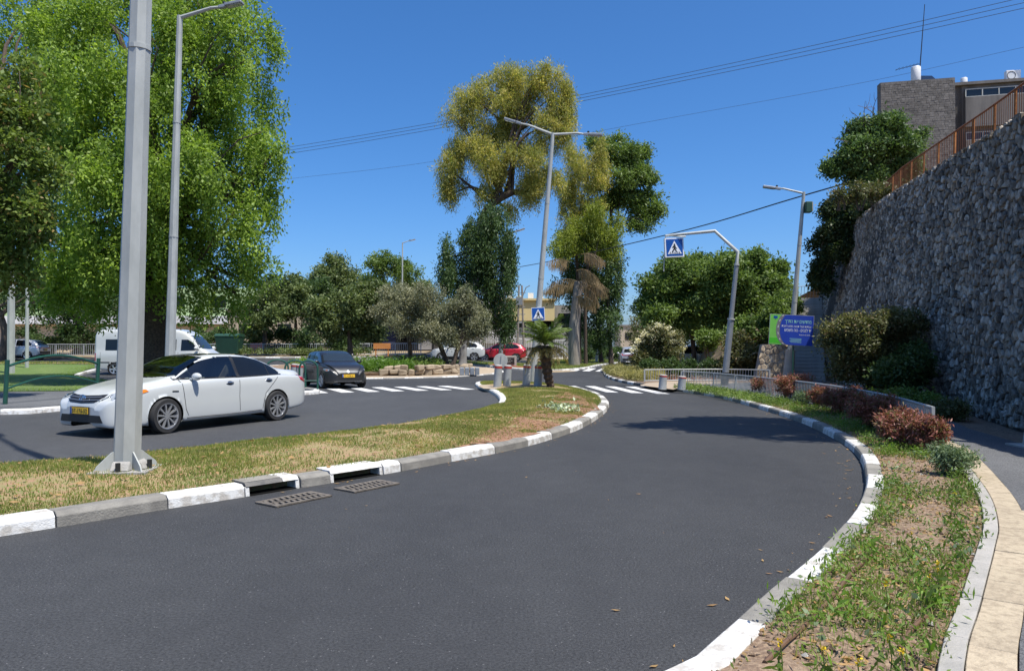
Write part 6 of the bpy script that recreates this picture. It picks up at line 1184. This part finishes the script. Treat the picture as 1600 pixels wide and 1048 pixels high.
def palm(label, base, top_pts, r0, r1, fronds, cat='palm tree', bark='bark_dark', scars=True):
    root = empty('palm_tree', base, 0, label, cat); m = MB(base); P = cr([tuple(p) for p in [base] + top_pts], 6); n = len(P)
    rad = [(r0 + (r1 - r0) * i / (n - 1)) * (1 + (.14 * ((i % 2) * 2 - 1) if scars else 0)) for i in range(n)]; m.tube([Vector(p) for p in P], rad, 10); m.build('trunk', M[bark], root, not scars); top = Vector(P[-1]) - Vector(base)
    for mes, cnt, el0, el1, zo in fronds:
        for k in range(cnt):
            o = link('frond', mes[k % len(mes)], None, root, top + Vector((0, 0, zo * RNG.uniform(0, 1)))); o.rotation_euler = (RNG.normal(0, .2), -RNG.uniform(el0, el1), k * 2.399 + RNG.normal(0, .2)); sc = RNG.uniform(.8, 1.1); o.scale = (sc,) * 3
    return root
fg = [frond_mesh('frond', 1.25, 26, .30, d_, 'lf_palm', .03, .45, i) for i, d_ in enumerate((.35, .5, .62))]; fd = [frond_mesh('frond', 1.15, 24, .26, d_, 'lf_palm_dry', .028, .3, 9 + i) for i, d_ in enumerate((.6, .85))]
b = G(861, 606, .15); palm('small date palm with a dark curved trunk on the median end', b, [W(856, 585, b.y - .05), W(852, 556, b.y - .1), W(851, 540, b.y - .1)], .13, .24, [(fg, 34, -.05, 1.0, .12), (fd, 18, -.45, .1, -.12)])
dd = 61; fk = [frond_mesh('frond', 2.9, 15, 1.25, d_, 'lf_dry', .07, .40, 20 + i, 1.6) for i, d_ in enumerate((.55, .75))]; b = Vector(((897 - 800) / F * dd, dd, .15))
palm('tall pale trunked palm with tiers of dead brown fronds', b, [W(897, 520, dd), W(900, 480, dd), W(904, 440, dd)], .50, .34, [(fk, 6, -.1, .2, -.2)], bark='bark_pale', scars=False)
pr = [o for o in COL.objects if o.name.startswith('palm_tree')][-1]
for (px, py, n_, s_) in ((878, 412, 3, 1.0), (925, 400, 4, 1.0), (905, 425, 4, .95), (870, 450, 3, 1.0), (925, 452, 5, 1.05), (900, 466, 5, .95)):
    for k in range(n_):
        o = link('frond', fk[k % 2], None, pr, Vector(((px - 900) / F * dd * .35, -1.0 - .3 * k * .3, W(900, py, dd).z - b.z))); o.rotation_euler = (0, RNG.uniform(-.1, .3), (math.pi if px < 895 else 0) + RNG.uniform(-.9, .9) - .3); o.scale = (.85 * s_,) * 3
# right-hand tree group, shrubs
RT = [('broad green tree on the left of the right hand group', 46, [(1085, 575), (1082, 530), (1070, 480)], [(1040, 450, 42, 38), (1075, 440, 45, 40), (1020, 480, 28, 30), (1060, 490, 48, 35), (1110, 460, 40, 40), (1050, 420, 28, 18), (1090, 415, 30, 16)], 2400),
      ('broad green tree on the right of the right hand group', 44, [(1118, 575), (1125, 530), (1140, 480)], [(1140, 440, 45, 40), (1180, 435, 42, 38), (1205, 450, 28, 38), (1165, 480, 50, 35), (1120, 480, 40, 35), (1200, 490, 30, 30), (1175, 405, 28, 14), (1130, 412, 25, 14), (1215, 420, 16, 18)], 2600),
      ('dark rear tree filling the middle of the right hand group', 54, [(1095, 570), (1098, 500)], [(1095, 500, 60, 30), (1050, 515, 40, 22), (1150, 510, 50, 25), (1190, 520, 30, 20)], 1500)]
for l, d, tr, lb, n in RT: tree('tree', l, d, tr, lb, n, .21, 'lf_right' if d != 54 else 'lf_deep', group='trees behind the right crossing', r0=.17, r1=.12, asp=.5, droop=.15, L=.7, per=22, spread=.17, hollow=.42, lump=.35)
tree('tree', 'thin sparse grey tree at the far end of the road', 100, [(1005, 560), (1003, 520)], [(1003, 505, 18, 16), (1015, 520, 14, 14), (990, 525, 10, 12)], 200, .3, 'lf_bush', r0=.15, r1=.1, per=14, spread=.3, hollow=.3)
fs_ = tree('flowering_shrub', 'rounded shrub topped with white blossom beside the right kerb', 38.5, [(1028, 583), (1028, 565), (1028, 555)], [(1010, 540, 24, 22), (1040, 535, 26, 26), (1025, 555, 30, 22), (1028, 522, 18, 14), (1052, 548, 16, 18), (998, 555, 16, 14)], 1100, .13, 'lf_bush', cat='flowering shrub', r0=.06, r1=.05, per=18, spread=.11, L=.35, hollow=.45)
crown('blossom', M['fl_white'], [(tuple(W(px, py, 38.2)), (.22, .25, .16)) for px, py in ((1018, 514), (1030, 510), (1042, 514), (1006, 522), (1052, 522), (1060, 532), (998, 532), (1036, 524), (1022, 526), (1064, 545), (992, 545), (1048, 534))], 190, .09, fs_, fs_.location, asp=.8, droop=0, L=.1, per=10, spread=.06, hollow=.3, clump=False)
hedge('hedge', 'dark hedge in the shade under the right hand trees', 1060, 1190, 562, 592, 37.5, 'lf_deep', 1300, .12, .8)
hedge('shrub', 'leafy shrub at the foot of the bent sign mast', 1125, 1185, 520, 590, 36, 'lf_bush', 900, .15, .9, 'shrub')
hedge('shrub', 'green leafy shrub left of the sign mast under the trees', 1090, 1125, 520, 545, 40, 'lf_weed', 260, .16, .6, 'shrub', zb=1.0)
hedge('red_flower_bed', 'row of red flowering plants behind the low fences', 1040, 1140, 590, 606, 33.5, 'lf_red', 420, .07, .35, 'flower bed')
hedge('shrub', 'leafy shrubs on the earth bank left of the billboard', 1150, 1222, 462, 545, 37.2, 'lf_right', 900, .16, 1.0, 'shrub', zb=.9)
hedge('shrub', 'leafy shrub beside the upper flight of the stairway', 1214, 1243, 452, 500, 39.5, 'lf_right', 420, .15, .7, 'shrub', zb=1.8)
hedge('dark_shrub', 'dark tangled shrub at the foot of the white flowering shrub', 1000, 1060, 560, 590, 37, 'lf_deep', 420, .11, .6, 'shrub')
# tree and creepers on the wall
tw_ = tree('tree', 'dark leafy tree with bare dead twigs on top of the stone wall', 32.5, [(1395, 330), (1385, 290), (1370, 250)], [(1385, 200, 36, 28), (1350, 230, 38, 30), (1400, 235, 42, 32), (1320, 255, 28, 22), (1370, 270, 40, 26), (1425, 215, 24, 24), (1345, 285, 26, 20), (1300, 262, 18, 14), (1415, 265, 26, 22), (1340, 200, 20, 16)], 2100, .16, 'lf_wall', bark='twig', r0=.16, r1=.1, base_z=6.7, asp=.45, droop=.1, L=.5, per=20, spread=.13, hollow=.4, lump=.35)
m = MB(tw_.location)
for px, py in ((1330, 175), (1352, 158), (1372, 150), (1312, 195), (1290, 240), (1340, 165), (1300, 215), (1385, 155)):
    st_ = W(1362 + RNG.uniform(-15, 15), 225, 32.4); q = limb(m, st_, W(px, py, 32.2 + RNG.uniform(-.5, .5)), .035, .006, .03, .1, 6, 5)
    for k in range(4): limb(m, q[2 + k % 4], q[2 + k % 4] + Vector(RNG.normal(0, .28, 3)) + Vector((0, 0, .15)), .012, .004, 0, .1, 3, 4)
m.build('dead_branches', M['twig'], tw_)
ivy = empty('creeper', (14.3, 32.0, 4.2), 0, 'dark creeper spilling over the far end of the stone wall', 'creeper')
crown('foliage', M['lf_ivy'], [(tuple(W(px, py, d)), (rx / 36, .7, ry / 36)) for px, py, rx, ry, d in ((1335, 325, 26, 20, 31.5), (1310, 350, 28, 28, 32), (1292, 385, 24, 32, 32.6), (1285, 425, 18, 32, 32.9), (1360, 318, 20, 14, 30), (1318, 385, 18, 22, 31.8), (1300, 330, 14, 14, 32.5), (1322, 372, 30, 20, 37.5), (1312, 392, 26, 22, 40), (1300, 405, 22, 20, 42.5))], 2600, .13, ivy, ivy.location, asp=.6, droop=.4, L=.4, per=20, spread=.12, hollow=.35, lump=.3)
m = MB(ivy.location)
for k in range(14): limb(m, W(1340 + RNG.uniform(-20, 20), 330, 31.6), W(1290 + RNG.uniform(-10, 25), 380 + RNG.uniform(0, 60), 32.5), .03, .01, 0, .08, 5, 5)
m.build('stems', M['bark'], ivy)
hedge('scrub', 'dry scrub tufts growing along the wall top below the railing', 1300, 1440, 290, 318, 27, 'lf_bush', 260, .12, .5, 'scrub', zb=6.6)
wb = tree('wall_bush', 'sprawling dusty bush at the foot of the stone wall beside the stairs', 19.6, [(1362, 630), (1362, 585), (1360, 550)], [(1330, 515, 40, 22), (1370, 510, 45, 22), (1405, 505, 30, 26), (1310, 530, 24, 22), (1350, 540, 42, 24), (1395, 540, 34, 30), (1420, 530, 18, 26), (1320, 555, 22, 18), (1345, 575, 30, 22), (1385, 585, 34, 24), (1312, 575, 14, 16), (1430, 500, 16, 16), (1298, 515, 14, 12)], 2600, .085, 'lf_bush', cat='bush', r0=.06, r1=.05, per=20, spread=.09, L=.35, hollow=.4, lump=.35, bare=1)
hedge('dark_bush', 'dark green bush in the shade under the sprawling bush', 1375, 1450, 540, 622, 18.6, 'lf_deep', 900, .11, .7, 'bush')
hedge('ground_cover', 'bright trailing ground cover between the fence and the stone wall', 1375, 1450, 610, 636, 17.2, 'lf_weed', 700, .08, .8, 'ground cover', droop=.1, zb=.12)
hedge('ground_cover', 'yellowish trailing plants at the bend of the footpath by the wall', 1440, 1500, 628, 655, 15.2, 'lf_bush', 420, .07, .5, 'ground cover', zb=.12)
# tree beyond the right edge on the wall, whose shade falls across the road
SHW = [(6.9, 13.4, 9.7), (7.8, 12.9, 9.7), (8.6, 12.3, 9.9), (9.4, 11.6, 9.6), (10.3, 11.0, 9.2), (7.3, 12.0, 9.3), (8.3, 11.1, 9.6), (9.2, 10.3, 9.3), (10.0, 12.6, 9.4), (9.0, 13.5, 9.7), (10.6, 12.0, 9.6), (6.5, 12.8, 9.4), (8.0, 13.9, 9.8), (10.4, 13.6, 9.8)]
tree('tree', 'leafy tree on the wall top whose shade falls across the road', 12.3, [(1870, 110), (1830, -60), (1760, -200)], [(800 + x / (y - .35) * F, HZ - (z - EYE) / (y - .35) * F, 92, 48, y - .35 - 12.3) for x, y, z in SHW], 1800, .18, 'lf_wall', r0=.14, r1=.10, base_z=6.2, per=18, spread=.14, L=.4, hollow=.3)
# shrubs of the planting bed
def shrub(px, py, w, h, d, mat, n, size, label, name='red_shrub', cat='shrub', group='red leaved shrubs in the planting bed'):
    k = d / F; x = (px - 800) * k; r = empty(name, (x, d, .11), 0, label, cat, group); LB = []
    for i in range(6): a = i * 1.05; LB.append(((x + w * k * .28 * math.cos(a), d + w * k * .28 * math.sin(a), .11 + h * k * RNG.uniform(.5, .68)), (w * k * .27, w * k * .27, h * k * .34)))
    LB.append(((x, d, .11 + h * k * .45), (w * k * .36, w * k * .36, h * k * .44))); crown('foliage', M[mat], LB, n, size, r, r.location, asp=.28, droop=.15, L=.16, per=14, spread=.035, hollow=.45, lump=.35, along=1.0, up=.3)
    m = MB(r.location)
    for i in range(14): limb(m, (x + RNG.normal(0, .05), d + RNG.normal(0, .05), .1), (x + RNG.normal(0, .22) * w * k, d + RNG.normal(0, .22) * w * k, .11 + h * k * RNG.uniform(.5, .85)), .008, .003, 0, .06, 4, 4)
    m.build('stems', M['bark'], r)
for a in ((1205, 622, 62, 34, 22.5, 'first red leaved shrub from the sign mast'), (1240, 628, 54, 42, 20.3, 'tall red leaved shrub between the sign mast and the grey green clump'), (1288, 640, 46, 36, 18.0, 'red leaved shrub just right of the grey green clump'), (1318, 656, 66, 44, 16.2, 'very dark shaded shrub in the middle of the bed', 'lf_red'), (1362, 682, 70, 62, 13.2, 'large dark red shrub against the grey railing'), (1412, 716, 74, 60, 11.0, 'bright red leaved shrub near the railing end'), (1450, 714, 52, 58, 10.5, 'rightmost red leaved shrub touching the paved edging'), (1325, 622, 46, 30, 18.6, 'wispy dark red shrub leaning on the grey railing')):
    shrub(a[0], a[1], a[2], a[3], a[4], 'lf_red', int(240 + a[2] * 7), .075, a[5])
shrub(1262, 633, 40, 24, 19.2, 'lf_weed2', 260, .06, 'grey green clump between the red shrubs', 'grey_shrub', 'shrub', None)
shrub(1488, 770, 60, 50, 8.6, 'lf_weed2', 300, .05, 'grey green dried clump by the beige paver band', 'grey_shrub', 'shrub', None)
# grasses and beds
SUNK = 0.0
def grass_on(name, poly, n, h, w, mat, label, zf, keep=None, lean=.7):
    P = rand_in(poly, n)
    if keep is not None: P = P[keep(P)]
    blades(name, P, zf(P), h, w, mat, lean, label)
medp = np.array(med_poly); sp_ = [tuple(p) for p in soilp]; pv = [tuple(p) for p in pav]
msk = lambda P: ~inside(P, pv) & (~inside(P, sp_) | (RNG.uniform(0, 1, len(P)) < .16 + .9 * (nz(P, 1.3, 5) > .22) + .5 * (edge_dist(P, sp_) < .18))) & (P[:, 0] > -8.5)
def nz(P, s=1.0, o=0.0): return (np.sin(P[:, 0] * 2.1 * s + o) + np.sin(P[:, 1] * 2.7 * s + 1.3 * o) + np.sin((P[:, 0] + P[:, 1]) * 4.3 * s + o * 2) * .6 + np.sin((P[:, 0] * 1.7 - P[:, 1]) * 6.1 * s) * .4) / 3
near = lambda P: msk(P) & (P[:, 1] < 16)
grass_on('median_grass', med_poly, 170000, .036, .010, M['grass_dry'], 'short half dry grass of the median', med_z, lambda P: msk(P) & (nz(P) < RNG.normal(.25, .25, len(P))))
grass_on('median_grass_green', med_poly, 150000, .042, .012, M['grass_med'], 'greener grass patches of the median', med_z, lambda P: msk(P) & (nz(P, .7, 2) > RNG.normal(.12, .2, len(P)) - .02 * (P[:, 1] - 14)))
grass_on('lawn_grass', lawn, 90000, .07, .03, M['grass_green'], 'green lawn behind the arched barrier', lambda P: np.array([HF(a, b) for a, b in P]) + .15, lambda P: (P[:, 0] > -38), .6)
grass_on('dry_grass', drys, 9000, .12, .03, M['grass_dry'], 'dry yellow grass strip beyond the lawn', lambda P: np.array([HF(a, b) for a, b in P]) + .15, lambda P: P[:, 0] > -46)
grass_on('verge_grass', fpoly, 40000, .1, .035, M['grass_med'], 'grass of the far verge', lambda P: np.array([HF(a, b) for a, b in P]) + .13, lambda P: (P[:, 1] < 90) & ~inside(P, [(-1.75, 51.9), (1.4, 51), (1.3, 53), (-1.5, 54)]))
# straw, soil and a pale weed on the median end
def leaf_carpet(name, poly, n, size, mat, label, zf, asp=.45, keep=None, flat=.9, lift=.006):
    P = rand_in(poly, n)
    if keep is not None: P = P[keep(P)]
    n = len(P); C = np.stack([P[:, 0], P[:, 1], zf(P) + lift], 1); a = unit(np.stack([RNG.normal(0, 1, n), RNG.normal(0, 1, n), RNG.normal(0, .12, n)], 1)); nn = unit(RNG.normal(0, .35, (n, 3)) + np.array([0, 0, 1])); b = unit(np.cross(nn, a)); s = size * RNG.uniform(.4, 1.4, (n, 1))
    V = np.stack([C - a * s / 2, C + b * s * asp / 2, C + a * s / 2, C - b * s * asp / 2], 1).reshape(-1, 3); V[:, 2] += .004; o = mesh_np(name, V, np.arange(len(V)).reshape(-1, 4), mat); return tag(o, label, None, None, 'stuff')
_P, _f = cdt(sp_, .3); _z = med_z(_P) + .008; _ok = edge_dist(_P, med_poly) > .0
me_ = bpy.data.meshes.new('bare_earth'); me_.from_pydata([(a, b, c) for (a, b), c in zip(_P, _z)], [], [f for f in _f if inside(np.array([_P[list(f)].mean(0)]), med_poly)[0] and nz(_P[list(f)].mean(0)[None], 1.3, 5)[0] < .25]); me_.update(); link('bare_earth', me_, M['redsoil'])['kind'] = 'structure'
leaf_carpet('straw', sp_, 5200, .07, M['litter'], 'dry straw and leaf bits on the bare end of the median', med_z, .2, lambda P: inside(P, med_poly) & (edge_dist(P, med_poly) > .06))
leaf_carpet('fallen_leaves', med_poly, 900, .08, M['litter'], 'scattered dead leaves on the median', med_z, .45, lambda P: P[:, 1] < 16, lift=.03)
patch('median_paving', [p for p in pv if True], .135, M['paving'], .8)
def rosette(name, P, h, per, size, mat, label, zf, asp=.35, spread=.05, kind='stuff'):
    n = len(P); C = np.stack([P[:, 0], P[:, 1], zf(P)], 1); D = unit(np.stack([RNG.normal(0, .25, n), RNG.normal(0, .25, n), np.ones(n)], 1)); V = leaves_np(C, D, h, per, spread, size, asp, .3, .35); V[:, 2] = np.maximum(V[:, 2], np.repeat(zf(P), per * 4) - .005); o = mesh_np(name, V, np.arange(len(V)).reshape(-1, 4), mat); return tag(o, label, None, None, kind)
bz = lambda P: np.full(len(P), .115)
bedp = [tuple(p) for p in bed]
Pb = rand_in(bedp, 6200); wn_ = nz(Pb, .75, 4.0); dK = edge_dist(Pb, PK.off(-.185, .3)); dB = edge_dist(Pb, PB.off(0, .3))
keepw = (wn_ > RNG.normal(-.02, .2, len(Pb)) - .35 * np.exp(-dB / .3) - .12 * np.exp(-dK / .25)) & (Pb[:, 1] < 30); Pw_ = Pb[keepw]; hv = RNG.uniform(0, 1, len(Pw_))
rosette('weeds', Pw_[hv < .55], .07, 15, .044, M['lf_weed'], 'green weeds scattered over the planting bed', bz, .32, .045)
rosette('weeds_tall', Pw_[(hv > .62) & (hv < .73)], .14, 18, .062, M['lf_lush'], 'taller bright weeds in the planting bed', bz, .24, .04)
rosette('weeds_grey', Pw_[hv > .95], .05, 10, .045, M['lf_weed2'], 'grey green weeds in the planting bed', bz, .6, .06)
grass_on('bed_grass', bedp, 26000, .08, .006, M['grass_med'], 'thin grass blades in the planting bed', bz, lambda P: nz(P, .75, 4.0) > RNG.normal(.05, .2, len(P)))
leaf_carpet('leaf_litter', bedp, 9000, .045, M['litter'], 'dead leaf litter on the soil of the planting bed', bz, .45, lambda P: P[:, 1] < 22)
def clods(name, poly, n, s0, mat, label, z):
    P = rand_in(poly, n); P = P[P[:, 1] < 14]; m = MB(); t = [(1, 0, 0), (-.5, .87, 0), (-.5, -.87, 0), (.1, .1, .8), (0, 0, -.6)]
    for x, y in P:
        s = s0 * RNG.uniform(.4, 1.5); a = RNG.uniform(0, 6.28); ca, sa = math.cos(a), math.sin(a); q = [Vector(((u * ca - v * sa) * s * RNG.uniform(.7, 1.2) + x, (u * sa + v * ca) * s + y, w_ * s * .8 + z)) for u, v, w_ in t]; m.add(q, [(0, 1, 3), (1, 2, 3), (2, 0, 3), (1, 0, 4), (2, 1, 4), (0, 2, 4)])
    o = m.build(name, M[mat]); tag(o, label, None, None, 'stuff')
clods('soil_clods', bedp, 3600, .022, 'soil', 'crumbs and clods of dry soil in the planting bed', .118); clods('bed_gravel', bedp, 500, .018, 'concrete', 'pale gravel bits in the planting bed', .118)
def flower(px, py, i):
    q = G(px, py, .3); r = empty('yellow_flower', (q.x, q.y, .11), 0, YL[i], 'flower', 'yellow flowers in the planting bed'); m = MB(); m.tube([(0, 0, 0), (.01, 0, .12), (.005, .01, .2)], .003, 5); m.build('stem', M['lf_weed'], r); C = np.array([[0, 0, .205]] * 2); D = unit(RNG.normal(0, .3, (2, 3)) + np.array([0, 0, 1])); V = leaves_np(C, D, .015, 7, .006, .017, .5, .5, .5); mesh_np('petals', V, np.arange(len(V)).reshape(-1, 4), M['fl_yellow'], r); C = np.array([[0, 0, .02]]); V = leaves_np(C, np.array([[0, 0, 1.]]), .14, 22, .03, .07, .3, .3, .4); mesh_np('leaves', V, np.arange(len(V)).reshape(-1, 4), M['lf_weed'], r)
YL = ['yellow flower nearest to the white kerb at the bottom of the photo', 'yellow flower right beside the near end of the long irrigation pipe', 'yellow flower just left of the near end of the short irrigation pipe', 'yellow flower just right of the near end of the short irrigation pipe', 'yellow flower midway between the two irrigation pipes', 'lowest of three yellow flowers below the grey edging bend', 'uppermost of three yellow flowers below the grey edging bend', 'middle one of three yellow flowers below the grey edging bend', 'yellow flower beside the grey green dried clump', 'yellow flower alone above the orange dead leaf', 'yellow flower in the bottom middle of the bed between kerb flower and short pipe']
for i, (px, py) in enumerate(((1285, 1020), (1219, 1012), (1390, 1003), (1409, 1025), (1384, 917), (1452, 905), (1466, 885), (1464, 895), (1493, 774), (1424, 836), (1340, 1040))): flower(px, py, i)
def pipe(pts, label):
    P = [G(x, y, .14) for x, y in pts]; o0 = P[0].copy(); m = MB(o0); C_ = cr([tuple(p + Vector((0, 0, .012 * math.sin(i * 2)))) for i, p in enumerate(P)], 5); m.tube([Vector(c) for c in C_], .013, 8); o = m.build('irrigation_pipe', M['pipe'], None, True); o.location = o0; tag(o, label, 'irrigation pipe', 'irrigation pipes in the planting bed')
pipe([(1195, 1035), (1225, 1008), (1262, 970), (1300, 930), (1340, 888), (1385, 850)], 'long brown irrigation pipe lying near the road kerb'); pipe([(1405, 1012), (1425, 985), (1452, 955)], 'short brown irrigation pipe lying near the paved edging')
dlf = G(1436, 880, .13); m = MB(); m.add([(-.06, -.03, 0), (0, -.05, .015), (.07, 0, .0), (0, .05, .03), (-.05, .03, .02), (0, 0, .035)], [(0, 1, 5), (1, 2, 5), (2, 3, 5), (3, 4, 5), (4, 0, 5)]); o = m.build('fallen_leaf', M['litter']); o.location = dlf; tag(o, 'large curled orange brown dead leaf on the bed', 'leaf')
def road_bits():
    P = np.concatenate([rand_in([(-4, 6.5), (-1, 8.5), (1.5, 12), (4.6, 9), (3.4, 6.6), (1, 4), (-2, 4.5)], 14), np.array([PK.at(t) + PK.nrm(t) * abs(RNG.normal(.15, .12)) for t in RNG.uniform(6, PK.L - 8, 130)]), np.array([PA.at(t) - PA.nrm(t) * abs(RNG.normal(.1, .08)) for t in RNG.uniform(4, PA.L - 2, 110)])]); n = len(P)
    C = np.stack([P[:, 0], P[:, 1], np.full(n, .008)], 1); a = unit(np.stack([RNG.normal(0, 1, n), RNG.normal(0, 1, n), np.zeros(n)], 1)); b = np.cross(np.array([0, 0, 1.]), a); s = RNG.uniform(.012, .075, (n, 1)); V = np.stack([C - a * s / 2, C + b * s * .2, C + a * s / 2 + np.array([0, 0, .006]), C - b * s * .2], 1).reshape(-1, 3)
    tag(mesh_np('road_litter', V, np.arange(len(V)).reshape(-1, 4), M['litter']), 'leaf bits and grit on the asphalt near the kerbs', None, None, 'stuff')
road_bits()
wc = G(874, 638, .2); r = empty('pale_weed', (wc.x, wc.y, .19), 0, 'pale grey green weed on the reddish end of the median', 'weed'); V = leaves_np(np.array([[RNG.normal(0, .26), RNG.normal(0, .5), 0.] for _ in range(22)]), unit(RNG.normal(0, .4, (22, 3)) + np.array([0, 0, 1.])), .08, 14, .05, .1, .6, .6, .4); mesh_np('leaves', V, np.arange(len(V)).reshape(-1, 4), M['lf_pale'], r)
# roundabout planting and other beds
def clump_bed(name, label, poly, n, h, per, size, mat, asp=.12, cat='plants'):
    P = rand_in(poly, n); zf = lambda P: np.array([HF(a, b) for a, b in P]) + .3; return rosette(name, P, h, per, size, mat, label, zf, asp, size * .5)
clump_bed('green_border', 'lush green strap leaved border on the roundabout', [(-11.5, 40.4), (-9, 40.0), (-7.0, 40.4), (-5.4, 41.2), (-6, 42.6), (-9, 43.6), (-12.5, 43.4)], 700, .35, 20, .34, M['lf_lush'], .13)
clump_bed('lilac_flowers', 'pale lilac flower heads on the roundabout', [(-12, 43.8), (-7.5, 44.2), (-7.2, 47.5), (-12, 47.5)], 150, .55, 12, .13, M['fl_purple'], .8)
clump_bed('roundabout_greens', 'mixed low greenery under the olive trees', [(-7.4, 42.8), (-4.5, 42.8), (-3.6, 46), (-6, 50), (-12, 50.5), (-14, 46)], 500, .35, 16, .22, M['lf_weed'], .35)
clump_bed('brown_bed_plants', 'low shrubs on the brown bank beyond the roundabout', [(-27, 61.2), (-17.5, 61.9), (-12, 63), (-12, 64), (-27, 62.4)], 260, .5, 18, .22, M['lf_mid'], .4)
zs_ = lambda P: np.full(len(P), .12)
Pst = rand_in([(5.25, 41), (5.6, 45), (7.2, 50), (8.0, 44), (7.8, 37.5), (6.6, 33.3), (5.75, 32.3), (5.4, 34)], 900); rosette('strap_leaves', Pst, .42, 12, .42, M['lf_strap'], 'pale yellowish strap leaved plants along the right verge', zs_, .07, .06)
Pg = rand_in([(5.9, 27.4), (6.4, 22), (6.6, 19), (7.4, 18.8), (7.3, 23), (6.8, 27.6)], 500); rosette('edge_weeds', Pg, .12, 14, .1, M['lf_weed'], 'weedy grass below the sign mast', zs_, .2, .05)
dgp = rand_in([(11.6, 36), (13.6, 38), (14.6, 45), (12.6, 46), (11.4, 40)], 400); rosette('dry_stalks', dgp, .9, 10, .5, M['litter'], 'tall dry stalks on the earth bank beside the stairs', lambda P: np.full(len(P), 1.4), .03, .1)
